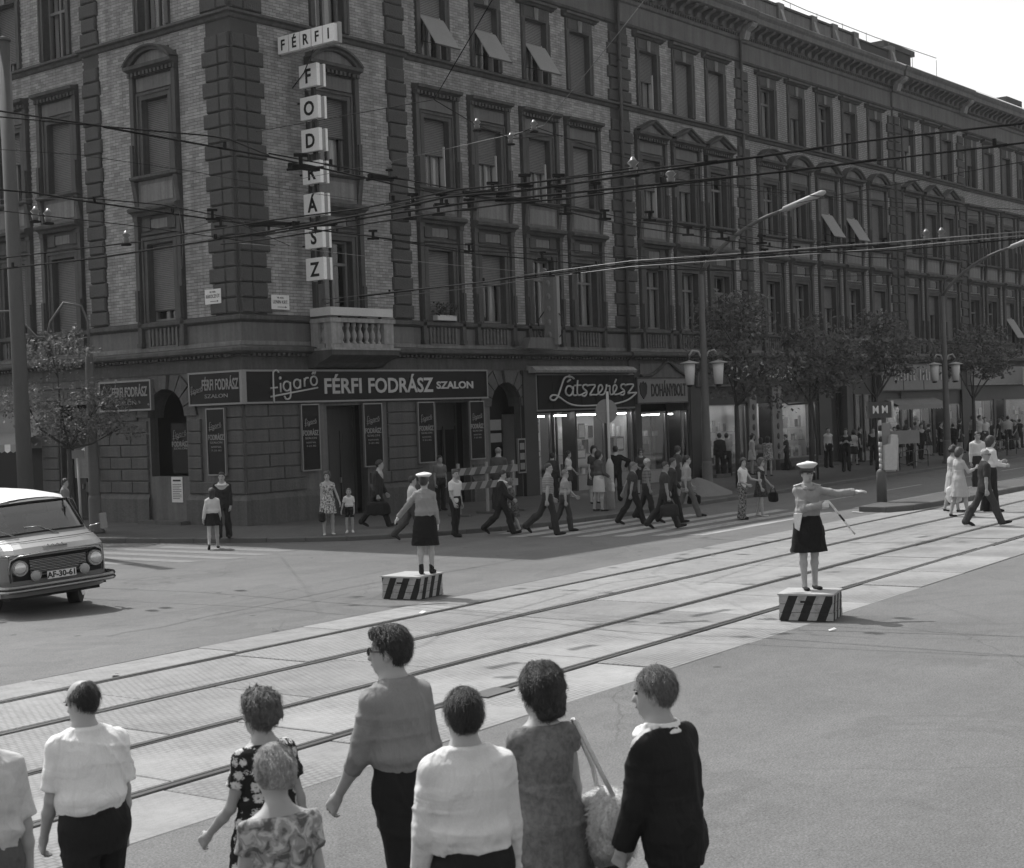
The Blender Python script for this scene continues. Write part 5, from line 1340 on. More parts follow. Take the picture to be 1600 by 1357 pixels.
# ---- overhead wires, traced in the photograph and hung at their real heights
M_wire = mat('overhead_cable', 0.015, rough=0.9, bump=0, spec=0.08); M_wireL = mat('bright_copper_wire', 0.16, rough=0.4, bump=0)
M_ins = mat('porcelain_insulator', 0.12, rough=0.3, bump=0)
W = [ # (points, height, radius, material)
 ([(-30, 168), (0, 174), (162, 198), (321, 212), (358, 218), (420, 243)], 7.2, .011, 0),
 ([(162, 199), (420, 245), (596, 284), (680, 302), (808, 313)], 7.2, .015, 0),
 ([(-30, 178), (0, 183), (160, 198)], 7.2, .009, 0),
 ([(420, 240), (596, 274), (690, 292), (760, 303)], 7.2, .011, 0),
 ([(-30, 292), (0, 297), (50, 301), (114, 312), (345, 345), (420, 354), (480, 358), (583, 370), (732, 396), (820, 404), (900, 412), (1000, 420), (1180, 424)], 6.9, .015, 0),
 ([(114, 308), (250, 320), (345, 338), (480, 356)], 6.9, .010, 0),
 ([(-30, 410), (0, 404), (133, 388), (228, 377), (345, 357), (420, 345), (560, 327), (720, 296), (820, 287), (940, 273), (1220, 241), (1290, 229), (1400, 215), (1630, 190)], 6.2, .012, 0),
 ([(-30, 424), (149, 404), (252, 388), (420, 362), (600, 330), (700, 308), (820, 298), (1000, 272), (1180, 246), (1286, 231)], 6.2, .016, 0),
 ([(345, 372), (420, 366), (600, 336), (760, 313), (808, 310), (940, 297), (1220, 269), (1280, 262), (1370, 250)], 6.2, .016, 0),
 ([(345, 382), (420, 374), (600, 346), (700, 331), (800, 318), (880, 311), (1000, 296), (1180, 273), (1370, 251), (1630, 220)], 6.2, .012, 0),
 ([(-30, 516), (0, 514), (420, 479), (561, 462), (761, 440), (820, 430), (986, 408), (1220, 392), (1300, 385), (1379, 380), (1500, 370), (1630, 360)], 6.3, .010, 1),
 ([(-30, 519), (0, 517.5), (420, 484), (761, 448), (820, 438), (986, 417), (1220, 401), (1379, 389), (1500, 377), (1630, 366)], 6.3, .010, 1),
 ([(561, 464), (730, 444), (860, 428), (986, 412), (1180, 397), (1300, 388), (1390, 382)], 6.3, .016, 0),
 ([(820, 436), (986, 415), (1120, 404), (1240, 396), (1390, 392), (1480, 384), (1630, 370)], 6.25, .014, 0),
 ([(480, 358), (600, 372), (732, 392), (850, 398), (950, 402)], 6.9, .009, 0),
 ([(808, 313), (880, 330), (940, 344), (1000, 356), (1080, 368), (1220, 388), (1300, 394), (1345, 402), (1400, 404)], 6.9, .013, 0),
 ([(808, 316), (900, 324), (1000, 347), (1100, 360), (1200, 376), (1320, 386)], 6.9, .010, 0),
 ([(-30, 312), (200, 310), (320, 300), (400, 293), (596, 256), (820, 205.6), (850, 196), (960, 60), (1015, -10)], 9.5, .006, 1),
 ([(400, 206), (678, 156), (775, -10)], 9.5, .009, 0),
 ([(678, 156), (742, 194), (798, 217), (880, 212)], 9.5, .009, 0),
 ([(796, 215), (840, 197)], 9.5, .010, 0), ([(840, 200), (940, 236), (986, 249), (1025, 257), (1230, 310)], 9.0, .008, 0),
 ([(370, 380), (460, 388), (600, 404), (820, 425)], 6.6, .005, 1), ([(1025, 290), (1180, 290), (1400, 330), (1630, 344)], 8.0, .006, 0),
 ([(1245, 318), (1310, 305), (1500, 270), (1630, 248)], 7.5, .008, 0),
 ([(260, 372), (350, 340), (452, 384)], 6.6, .006, 0), ([(280, 330), (286, 368), (284, 420)], 6.6, .005, 1),
 ([(600, 376), (760, 384), (900, 392), (1010, 402)], 6.8, .007, 0), ([(600, 322), (700, 306), (800, 292), (873, 279), (989, 263)], 6.4, .009, 0), ([(-30, 326), (55, 336), (200, 352), (360, 374), (430, 384)], 6.7, .008, 0), ([(-30, 232), (120, 242), (300, 268), (470, 300), (600, 318)], 8.2, .005, 0), ([(989, 262), (1048, 279), (1200, 300), (1420, 318), (1630, 330)], 7.4, .007, 0), ([(950, 402), (1100, 420), (1300, 432), (1420, 430)], 6.4, .007, 0), ([(1150, 350), (1260, 372), (1390, 392), (1500, 402)], 6.8, .006, 0),
]
WLAB = ['dark wire dipping from the left edge to the corner quoins, upper of a pair', 'thicker dark wire running from the side-street windows past the letter R to the main tangle',
 'faint wire at the upper left joining the pair beside the mast', 'thin dark wire between the upright sign and the main tangle, just above the thick one',
 'long dark wire sagging from the left edge below the pedimented windows towards the lamp boom', 'thin wire just above the long sagging one at the left corner', 'uppermost long trolley wire rising from the left tree side to the right edge',
 'second trolley wire of the rising bunch, ending above the third section windows', 'third trolley wire of the rising bunch, starting at the corner quoins', 'lowest trolley wire of the rising bunch, reaching the right edge',
 'upper pale wire rising gently from the left edge above the street plates', 'lower pale wire of the gently rising pair above the corner balcony', 'dark wire overlapping the pale pair in front of the optician windows', 'dark wire at the lower right bunch crossing the lamp boom',
 'thin wire descending right from the letter S of the upright sign', 'thick dark wire descending right from the main tangle to the boom lamp', 'thin dark wire just above the thick one descending to the boom lamp',
 'faint pale span wire from the left edge up over the flat pediments', 'taut wire from the corner up to the top edge above the first pushed-out blinds', 'short span wire with insulators in front of the flat pediments', 'very short link between two insulators at the string course',
 'thin span wire descending right from the string course past the triangular pediments', 'faintest pale wire crossing below the letter S of the upright sign', 'thin wire crossing the arched pediments towards the right edge', 'short dark wire over the lamp head rising to the right edge', 'thin wire hung in a shallow arc before the corner', 'faint vertical drop wire before the side wall of the corner', 'thin wire sloping down right below the sills of the flat-pedimented windows', 'thin wire just above the rising bunch ending at the quoins right of the optician sign', 'thin wire sloping from the mast to the corner quoins', 'very thin wire crossing the side wall and the letter D of the upright sign', 'thin wire below the triangular pediments descending to the right edge', 'thin sagging wire just above the lamp post lanterns', 'thin wire passing behind the boom lamp towards the second section of arches']
for k, (pp, h, r, mi) in enumerate(W):
    P = []
    for (px, py) in pp:
        q = at(px, py, h); P.append(q)
    o = P[len(P) // 2]; g = MB(); g.tube([q - o for q in P], r * 1.12, (M_wire, M_wireL)[mi], 5)
    wo = g.build('overhead_wire', None, o); rw_ = random.Random(k)
    if r >= .011 and len(P) > 3:
        for a_, b_ in zip(P[:-1], P[1:]):
            n_ = int((b_ - a_).length / 1.9)
            for q_ in range(n_):
                if rw_.random() < .55:
                    c_ = a_.lerp(b_, (q_ + rw_.uniform(.2, .8)) / n_) - o; gg = MB(); d_ = (b_ - a_).normalized()
                    gg.tube([c_ - d_ * .16, c_ + d_ * .16], .022, M_wire, 5); gg.box(c_.x - .02, c_.y - .02, c_.z, c_.x + .02, c_.y + .02, c_.z + .10, M_wire); gg.build('clamp', wo)
    tag(wo, WLAB[k], 'overhead wire', 'overhead wires across the junction')
# hangers, crossings and insulators
def hanger(px, py, h, s_=1.0, label='small dark hanger clamping two overhead wires together'):
    q = at(px, py, h); g = MB(); g.box(-.12 * s_, -.03, -.05 * s_, .12 * s_, .03, -.01, M_wire); g.box(-.025, -.025, -.05, .025, .025, .14 * s_, M_wire); g.box(-.09 * s_, -.03, .11 * s_, .09 * s_, .03, .15 * s_, M_wire)
    tag(g.build('wire_hanger', None, q, (0, 0, rad(-40))), label, 'wire hanger', 'hangers on the overhead wires')
for px, py in ((645, 317), (690, 317), (733, 325), (770, 300), (820, 288), (873, 288), (875, 308), (930, 300), (640, 340), (685, 333), (470, 258), (883, 332), (945, 340), (345, 352), (1015, 342), (1075, 365), (1128, 371), (1190, 378), (332, 340), (420, 360)): hanger(px, py, 6.3 if py < 330 else 6.6)
for px, py in ((733, 391), (847, 403), (583, 371), (1100, 402), (1160, 396), (1195, 398), (1245, 394), (1290, 390), (1330, 388), (1380, 382), (980, 412), (900, 425), (860, 430)): hanger(px, py, 6.3, .9)
for px, py, s_ in ((758, 302, 2.4), (806, 312, 3.0), (425, 350, 3.2), (485, 352, 3.2), (475, 262, 1.8), (595, 278, 1.6), (1200, 398, 1.8), (1385, 386, 2.0)):
    q = at(px, py, 6.4); g = MB()
    g.box(-.28 * s_ / 2, -.05, -.03, .28 * s_ / 2, .05, .03, M_wire); g.tube([(-.3 * s_ / 2, 0, .02), (0, .1, .05), (.3 * s_ / 2, 0, .0)], .02, M_wire, 5); g.tube([(-.25 * s_ / 2, .1, -.04), (.3 * s_ / 2, -.1, .02)], .018, M_wire, 5)
    tag(g.build('wire_crossing', None, q, (0, 0, rad(random.Random(px).uniform(-60, 0)))), 'dark frog casting where several overhead wires cross', 'wire crossing', 'crossings of the overhead wires')
for px, py, h in ((608, 258, 9.4), (745, 195, 9.4), (798, 217, 9.4), (989, 260, 6.5), (1048, 277, 6.5), (197, 372, 6.6), (1447, 368, 6.4), (1471, 366, 6.4), (834, 197, 9.4), (55, 335, 6.8), (75, 338, 6.8)):
    q = at(px, py, h); g = MB(); g.lathe([(.02, -.14), (.05, -.1), (.07, -.02), (.04, .0), (.09, .05), (.05, .09), (.02, .14)], M_ins, 8); g.lathe([(.10, -.15), (.10, -.12), (.02, -.12)], M_wire, 8)
    tag(g.build('insulator', None, q), 'small pale porcelain insulator hanging among the wires', 'insulator', 'insulators of the overhead wires')

# labels of the small wire fittings: counted from the left, with what lies behind them
ORD = ['first', 'second', 'third', 'fourth', 'fifth', 'sixth', 'seventh', 'eighth', 'ninth', 'tenth', 'eleventh', 'twelfth', '13th', '14th', '15th', '16th', '17th', '18th', '19th', '20th', '21st', '22nd', '23rd', '24th', '25th', '26th', '27th', '28th', '29th', '30th', '31st', '32nd', '33rd', '34th', '35th']
def relabel(prefix, what):
    obs = [o for o in scene.objects if o.name.split('.')[0] == prefix]
    def px(o):
        v = RM.transposed() @ (o.location - CAM); return v.x / -v.z * FPX + 800
    obs.sort(key=px)
    for i, o in enumerate(obs):
        x = px(o); wh = 'before the side street wall' if x < 370 else 'by the upright letter sign' if x < 560 else 'before the flat-topped windows' if x < 950 else 'before the triangular pediments' if x < 1160 else 'before the arched pediments' if x < 1390 else 'near the right edge'
        o['label'] = '%s %s, %s from the left' % (what, wh, ORD[i])
relabel('wire_hanger', 'small dark wire hanger'); relabel('insulator', 'small porcelain insulator'); relabel('wire_crossing', 'dark casting where overhead wires cross')
obs = [o for o in scene.objects if o.name.startswith('paper_scrap')]
for o, l in zip(obs, ('white paper scrap at the foot of the island kerb', 'small white paper scrap beyond the far rail near the zebra stripes', 'white paper scrap on the road just below the right podium', 'white paper scrap by the far rail, lower left', 'white paper scrap on the slabs just below the left podium', 'small white paper scrap on the asphalt left of the tram bed')): o['label'] = l
# ================================================================== the van at the left edge
M_vbody = mat('van_grey_paint', 0.20, rough=0.28, var=0.06, fvar=0.03, bump=0.03, spec=0.5)
M_vroof = mat('van_white_roof', 0.72, rough=0.35, var=0.05, fvar=0.03, bump=0.02, spec=0.5)
M_chrome = mat('chrome', 0.3, rough=0.16, var=0.08, bump=0.02, metal=1.0)
M_rub = mat('black_rubber', 0.015, rough=0.7, bump=0.1)
M_lens = mat('lamp_lens', 0.55, rough=0.2, var=0.2, bump=0.5, bscale=40, metal=0.8)
M_lensd = mat('fog_lens', 0.28, rough=0.2, var=0.15, bump=0.1, spec=0.7)
M_vglass = glassmat('windscreen_glass', 0.30, 0.8)
M_vgrey = mat('van_interior', 0.09, rough=0.8)
vc = at(97, 909, .5); VA = rad(167.5)
VAN = empty('van', (vc.x, vc.y, 0), VA); tag(VAN, 'grey forward-control van with white roof, round headlights and chrome bumper, turning in from the left', 'van')
PROF = [(-.10, .34), (-.04, .45), (.0, .60), (.01, .80), (.0, .96), (-.035, 1.02), (-.12, 1.10), (-.26, 1.17), (-.42, 1.215), (-.50, 1.24), (-.55, 1.29), (-.70, 1.455), (-.86, 1.62), (-.99, 1.745), (-1.06, 1.80), (-1.16, 1.845), (-1.4, 1.885), (-2.2, 1.92), (-3.2, 1.92), (-4.0, 1.89), (-4.25, 1.8), (-4.33, 1.5), (-4.36, .9), (-4.3, .4)]
def hw(z, y): return .87 if z < 1.0 else .87 - (z - 1.0) * .16
def VP(i, s):
    y, z = PROF[i]; w = hw(z, y); a = abs(s); rnd = max(0, (a - .62) / .38); R = .26 if y > -1.2 else (.05 if y > -4 else -.12)
    yy = y - R * (1 - math.sqrt(max(0, 1 - rnd * rnd * .98))) - .05 * a * a * (1 if y > -1.2 else 0)
    zz = z - (.11 * a ** 2.6 if 14 <= i <= 20 else (.02 * a * a if 5 < i < 14 else 0))
    xx = s * w * (1 if a < .999 else 1)
    return Vector((xx, yy, zz))
SS = [-1, -.985, -.95, -.9, -.84, -.76, -.6, -.4, -.2, 0, .2, .4, .6, .76, .84, .9, .95, .985, 1]
body = MB(); nS = len(SS)
for i in range(len(PROF) - 1):
    for j in range(nS - 1):
        sm = (SS[j] + SS[j + 1]) / 2
        if 10 <= i <= 12 and abs(sm) < .9: continue                   # windscreen hole
        if 2 <= i <= 3 and abs(sm) < .84: continue                    # grille hole
        m = M_vroof if i >= 14 and i < 20 else M_vbody
        body.poly([VP(i, SS[j]), VP(i, SS[j + 1]), VP(i + 1, SS[j + 1]), VP(i + 1, SS[j])], m, True)
for s in (-1, 1):                                                       # body sides
    ed = [VP(i, s) for i in range(len(PROF))]
    for i in range(len(PROF) - 1):
        a, b = ed[i], ed[i + 1]
        if b.y < a.y - 1e-4:
            for z0, z1, bl in ((.34, 1.0, .0), (1.0, 9, .0)):
                p0, p1 = min(a.z, z1), min(b.z, z1)
                if p0 <= z0 and p1 <= z0: continue
                arch = (z0 < .5 and ((-1.55 < (a.y + b.y) / 2 < -.75) or (-4.0 < (a.y + b.y) / 2 < -3.0)))
                zb = .62 if arch else z0
                xa = s * (hw(p0, 0)); xb = s * hw(p1, 0); x0 = s * hw(zb, 0)
                gl = z0 == 1.0 and b.y > -3.9 and b.y < -.8
                body.poly([(x0, a.y, zb), (x0, b.y, zb), (xb, b.y, p1), (xa, a.y, p0)], M_vbody)
B = body.build('body', VAN, (0, 0, 0), (0, rad(3.2), 0))
g = MB()
for i in range(10, 13):
    for j in range(3, nS - 4):
        g.poly([VP(i, SS[j]) * 1.0, VP(i, SS[j + 1]), VP(i + 1, SS[j + 1]), VP(i + 1, SS[j])], M_vglass, True)
g.build('windscreen', B)
rim = [VP(10, s) for s in SS[3:-3]] + [VP(11, .9), VP(12, .9)] + [VP(13, s) for s in reversed(SS[3:-3])] + [VP(12, -.9), VP(11, -.9), VP(10, -.9)]
g = MB(); g.tube([p + Vector((0, .008, .004)) for p in rim], .018, M_rub, 6); g.build('windscreen_seal', B)
g = MB(); g.poly([VP(14, s) + Vector((0, .10, -.035)) for s in SS[1:-1]] + [VP(14, s) + Vector((0, .0, .012)) for s in reversed(SS[1:-1])], M_rub); g.build('sun_visor', B)
g = MB()   # cab: seats, dashboard, wheel, far glass
g.box(-.8, -.85, .9, .8, -.55, 1.2, M_vgrey); g.box(-.7, -1.75, .8, -.15, -1.6, 1.5, M_vgrey); g.box(.15, -1.75, .8, .7, -1.6, 1.5, M_vgrey)
g.box(-.8, -2.3, .4, .8, -2.25, 1.78, M_vgrey); g.box(-.74, -3.9, 1.72, .74, -1.12, 1.735, M_vgrey); g.box(-.80, -3.9, .5, -.78, -.6, 1.2, M_vgrey); g.box(.78, -3.9, .5, .80, -.6, 1.2, M_vgrey); g.tube([(.42 + .18 * math.cos(t * .5236), -1.0 + .05 * math.sin(t * .5236), 1.22 + .15 * math.sin(t * .5236)) for t in range(13)], .014, M_rub, 5)
g.ellipsoid((.38, -1.42, 1.50), (.09, .1, .13), M_vgrey, 10, 8); g.ellipsoid((.38, -1.48, 1.2), (.22, .13, .25), M_vgrey, 10, 8)
g.build('cab_interior', B)
# recessed grille with bars
g = MB(); g.box(-.76, -.14, .58, .76, -.10, .98, M_rub); g.build('grille_back', B)
for k in range(11):
    z = .655 + k * .024; w = .46; g = MB(); g.box(-w, -.035, z, w, -.01, z + .010, M_chrome if k % 2 else M_vbody); g.build('grille_bar', B)
g = MB(); pts = [(-.76, -.09, .60), (-.775, -.08, .80), (-.74, -.06, .93), (-.62, -.02, .985), (-.3, .018, 1.0), (0, .025, 1.005), (.3, .018, 1.0), (.62, -.02, .985), (.74, -.06, .93), (.775, -.08, .80), (.76, -.09, .60)]
g.tube(pts, .016, M_chrome, 6); g.build('grille_rim', B)
for s in (-1, 1):
    g = MB(); g.tube([(s * .615, -.10, .80), (s * .62, .005, .80)], .125, M_vbody, 20); o = g.build('headlight', B)
    g = MB(); g.tube([(s * .62, .0, .80), (s * .62, .012, .80)], .118, M_chrome, 20); g.build('bezel', o)
    g = MB(); g.ellipsoid((s * .62, .008, .80), (.098, .03, .098), M_lens, 16, 8); g.build('lens', o)
    g = MB(); g.tube([(s * .40, .0, .66), (s * .40, .055, .66)], .085, M_chrome, 18); o = g.build('fog_lamp', B)
    g = MB(); g.ellipsoid((s * .40, .055, .66), (.078, .025, .078), M_lensd, 16, 8); g.build('lens', o)
    g = MB(); g.tube([(s * .87, -.34, 1.0), (s * .875, -4.2, 1.0)], .012, M_chrome, 5); g.build('side_strip', B)
    g = MB(); g.tube([(s * .82, -.62, 1.26), (s * .98, -.5, 1.3)], .012, M_chrome, 5); g.box(s * .96, -.53, 1.2, s * 1.08, -.49, 1.46, M_chrome); g.build('wing_mirror', B)
    g = MB(); x0 = s * .33 + .1; g.tube([(x0, -.46, 1.235), (x0 + .26, -.62, 1.37), (x0 + .5, -.63, 1.375)], .010, M_chrome, 5); g.build('wiper', B)
    g = MB(); g.tube([(s * .885, -1.0, 1.08), (s * .885, -1.9, 1.08), (s * .80, -1.8, 1.7), (s * .80, -1.15, 1.7), (s * .885, -.9, 1.15)], .012, M_rub, 5); g.build('door_window_seal', B)
g = MB(); g.tube([(-.87, -.26, 1.0), (-.80, -.14, 1.0), (-.6, -.04, 1.01), (0, .0, 1.02), (.6, -.04, 1.01), (.80, -.14, 1.0), (.87, -.26, 1.0)], .010, M_chrome, 5); g.build('belt_strip', B)
for x_ in (-.885, .885):
    g = MB(); g.tube([(x_, -.72, .42), (x_, -.72, 1.0), (x_ * .99, -.74, 1.12)], .006, M_rub, 4); g.tube([(x_, -1.95, .62), (x_, -1.95, 1.12)], .006, M_rub, 4); g.build('door_gap', B)
g = MB(); g.tube([(-.80, -.36, 1.185), (-.4, -.27, 1.185), (0, -.25, 1.19), (.4, -.27, 1.185), (.80, -.36, 1.185)], .005, M_rub, 4); g.build('bonnet_gap', B)
# bumper, wrapped round the corners
bp = [(-.93, -.42), (-.95, -.22), (-.90, -.03), (-.78, .08), (-.4, .125), (0, .135), (.4, .125), (.78, .08), (.90, -.03), (.95, -.22), (.93, -.42)]
bp = bez(bp, 3); g = MB()
sec = [(.0, .425), (.03, .43), (.045, .455), (.03, .475), (.03, .495), (.045, .515), (.03, .545), (.0, .55)]
P = []
for i, p in enumerate(bp):
    a = Vector(bp[max(i - 1, 0)]); b = Vector(bp[min(i + 1, len(bp) - 1)]); t = (b - a).normalized(); nrm = Vector((-t.y, t.x)); P.append([(p[0] + nrm.x * q, p[1] + nrm.y * q, z) for q, z in sec])
for i in range(len(P) - 1):
    for k in range(len(sec) - 1):
        g.poly([P[i][k], P[i + 1][k], P[i + 1][k + 1], P[i][k + 1]], M_rub if k == 3 else M_chrome, True)
for k in (0, -1): g.poly([q for q in P[k]], M_chrome)
g.build('bumper', B)
g = MB(); g.box(-.235, .085, .585, .235, .10, .705, M_plate); o = g.build('number_plate', B)
fit = textmesh('AF-30-61', .125, M_letterB, .001, 1.0, 'CENTER', .004)[0]
mobj('lettering', fit, o, (0, .104, .605), (0, 0, rad(180)))
g = MB()
for s_ in ([(-.2, 0), (.2, .01)], [(-.14, .0), (-.12, .05), (-.08, .0), (-.04, .045), (0, 0), (.04, .045), (.08, 0), (.12, .05)]): g.tube([(p[0], -.085, 1.075 + p[1] * .8) for p in s_], .008, M_chrome, 5)
g.build('emblem_script', B)
g = MB(); g.box(-.75, -4.2, .28, .75, -.25, .45, M_rub); g.box(-.84, -1.6, .45, .84, -.6, .9, M_rub); g.build('underbody', B)
g = MB(); g.tube([(0, 0, 0), (.19, 0, 0)], .31, M_rub, 28); wt = g.mesh('tyre'); g = MB(); g.lathe([(.0, .0), (.06, .01), (.12, -.01), (.17, .02), (.19, .03)], M_vroof, 20); wr = g.mesh('rim')
for s in (-1, 1):
    for yy in (-1.15, -3.5):
        o = mobj('wheel', wt, VAN, (s * .70 - .095, yy, .31), (0, 0, rad(-34) if yy > -2 else 0)); mobj('rim', wr, o, (.19 if s > 0 else 0, 0, 0), (0, rad(90 * s), 0))
# ================================================================== people: one smooth body each, clothes and hair over it
class Grid:
    def __init__(s, lo, hi, h):
        s.lo = np.array(lo, np.float32); s.h = h; n = np.ceil((np.array(hi) - np.array(lo)) / h).astype(int) + 1
        s.n = n; s.ax = [s.lo[i] + h * np.arange(n[i], dtype=np.float32) for i in range(3)]
        s.F = np.full(tuple(n), 0.5, np.float32)
    def sl(s, lo, hi):
        a = np.maximum(0, np.floor((np.array(lo) - s.lo) / s.h).astype(int)); b = np.minimum(s.n, np.ceil((np.array(hi) - s.lo) / s.h).astype(int) + 1)
        if np.any(b <= a): return None
        S = tuple(slice(int(a[i]), int(b[i])) for i in range(3))
        return S, s.ax[0][S[0]][:, None, None], s.ax[1][S[1]][None, :, None], s.ax[2][S[2]][None, None, :]
    def add(s, fn, lo, hi, k=0.03):
        m = k * 1.6 + 2 * s.h; r = s.sl(np.array(lo) - m, np.array(hi) + m)
        if r is None: return
        S, X, Y, Z = r; d = fn(X, Y, Z) + 0 * X + 0 * Y + 0 * Z; A = s.F[S]
        if k > 0:
            hh = np.clip(0.5 + 0.5 * (A - d) / k, 0, 1); s.F[S] = A * (1 - hh) + d * hh - k * hh * (1 - hh)
        else: s.F[S] = np.minimum(A, d)
    def cone(s, a, b, ra, rb, k=0.03, end=None):
        a = np.array(a, np.float32); b = np.array(b, np.float32); ab = b - a; L2 = float(ab @ ab) + 1e-9; r = max(ra, rb)
        def fn(X, Y, Z):
            px, py, pz = X - a[0], Y - a[1], Z - a[2]; t = np.clip((px * ab[0] + py * ab[1] + pz * ab[2]) / L2, 0, 1)
            d = np.sqrt((px - t * ab[0]) ** 2 + (py - t * ab[1]) ** 2 + (pz - t * ab[2]) ** 2) - (ra + (rb - ra) * t)
            if end: d = np.maximum(d, ((X - b[0]) * ab[0] + (Y - b[1]) * ab[1] + (Z - b[2]) * ab[2]) / math.sqrt(L2))
            return d
        s.add(fn, np.minimum(a, b) - r, np.maximum(a, b) + r, k)
    def ell(s, c, r, M=None, k=0.02, sub=False):
        c = np.array(c, np.float32); r = np.array(r, np.float32); R = max(r)
        def fn(X, Y, Z):
            p = (X - c[0], Y - c[1], Z - c[2])
            if M is not None: p = tuple(M[0][i] * p[0] + M[1][i] * p[1] + M[2][i] * p[2] for i in range(3))
            k0 = np.sqrt((p[0] / r[0]) ** 2 + (p[1] / r[1]) ** 2 + (p[2] / r[2]) ** 2) + 1e-6
            k1 = np.sqrt((p[0] / r[0] ** 2) ** 2 + (p[1] / r[1] ** 2) ** 2 + (p[2] / r[2] ** 2) ** 2) + 1e-6
            return k0 * (k0 - 1) / k1
        if sub:
            q = s.sl(c - R - .03, c + R + .03)
            if q is None: return
            S, X, Y, Z = q; d = -fn(X, Y, Z); A = s.F[S]; hh = np.clip(0.5 - 0.5 * (A - d) / k, 0, 1); s.F[S] = A * (1 - hh) + d * hh + k * hh * (1 - hh)
        else: s.add(fn, c - R, c + R, k)
    def cut(s, fn):
        X, Y, Z = s.ax[0][:, None, None], s.ax[1][None, :, None], s.ax[2][None, None, :]; s.F = np.maximum(s.F, fn(X, Y, Z) + 0 * s.F).astype(np.float32)
    def disp(s, fn):
        X, Y, Z = s.ax[0][:, None, None], s.ax[1][None, :, None], s.ax[2][None, None, :]; s.F = (s.F + fn(X, Y, Z)).astype(np.float32)
    def mesh(s):
        F = s.F; F[0] = F[-1] = .5; F[:, 0] = F[:, -1] = .5; F[:, :, 0] = F[:, :, -1] = .5
        I = F < 0; nx, ny, nz = F.shape
        cnt = np.zeros((nx - 1, ny - 1, nz - 1), np.int8)
        for dx in (0, 1):
            for dy in (0, 1):
                for dz in (0, 1): cnt += I[dx:nx - 1 + dx, dy:ny - 1 + dy, dz:nz - 1 + dz]
        act = (cnt > 0) & (cnt < 8); idx = np.argwhere(act)
        if len(idx) == 0: return np.zeros((0, 3)), np.zeros((0, 4), int)
        vid = np.full(act.shape, -1, np.int64); vid[act] = np.arange(len(idx))
        cor = [(a, b, c) for a in (0, 1) for b in (0, 1) for c in (0, 1)]
        V = np.stack([F[idx[:, 0] + a, idx[:, 1] + b, idx[:, 2] + c] for a, b, c in cor], 1)
        acc = np.zeros((len(idx), 3)); n = np.zeros(len(idx))
        for i, ca in enumerate(cor):
            for j, cb in enumerate(cor):
                if j <= i or sum(abs(ca[q] - cb[q]) for q in range(3)) != 1: continue
                m = (V[:, i] < 0) != (V[:, j] < 0); t = V[:, i] / (V[:, i] - V[:, j] + 1e-12 * np.where(V[:, i] == V[:, j], 1, 0)); t = np.where(m, t, 0)
                pos = np.array(ca)[None, :] + t[:, None] * (np.array(cb) - np.array(ca))[None, :]
                acc += pos * m[:, None]; n += m
        P = (idx + acc / n[:, None]) * s.h + s.lo
        quads = []
        for ax in range(3):
            sh = [nx, ny, nz]; A = [slice(1, sh[q] - 1) for q in range(3)]; B = list(A); A[ax] = slice(0, sh[ax] - 1); B[ax] = slice(1, sh[ax])
            a, b = I[tuple(A)], I[tuple(B)]; ch = np.argwhere(a != b); 
            if len(ch) == 0: continue
            base = ch + np.array([0 if q == ax else 1 for q in range(3)]); u, v = [(1, 2), (2, 0), (0, 1)][ax]
            def cell(du, dv):
                c = base.copy(); c[:, u] -= du; c[:, v] -= dv; return vid[c[:, 0], c[:, 1], c[:, 2]]
            q = np.stack([cell(1, 1), cell(0, 1), cell(0, 0), cell(1, 0)], 1); ins = a[tuple(ch.T)]; q[~ins] = q[~ins][:, ::-1]; quads.append(q)
        return P, np.concatenate(quads)
def npmesh(name, P, Q, mat_, extra=None):
    """extra: list of (verts, faces(list/array), material)"""
    vs = [P]; fs = [Q]; mi = [np.zeros(len(Q), np.int32)]; mats = [mat_]; o = len(P)
    for (v, f, m) in (extra or []):
        if m not in mats: mats.append(m)
        vs.append(v); fs.append(np.asarray(f) + o); mi.append(np.full(len(f), mats.index(m), np.int32)); o += len(v)
    V = np.concatenate(vs); Fq = np.concatenate(fs); M = np.concatenate(mi)
    me = bpy.data.meshes.new(name); me.vertices.add(len(V)); me.vertices.foreach_set('co', V.astype(np.float32).ravel())
    me.loops.add(len(Fq) * 4); me.loops.foreach_set('vertex_index', Fq.astype(np.int32).ravel())
    me.polygons.add(len(Fq)); me.polygons.foreach_set('loop_start', np.arange(0, len(Fq) * 4, 4, dtype=np.int32)); 
    me.polygons.foreach_set('material_index', M); me.polygons.foreach_set('use_smooth', np.ones(len(Fq), bool))
    for m in mats: me.materials.append(m)
    me.update(calc_edges=True); me.validate(); return me

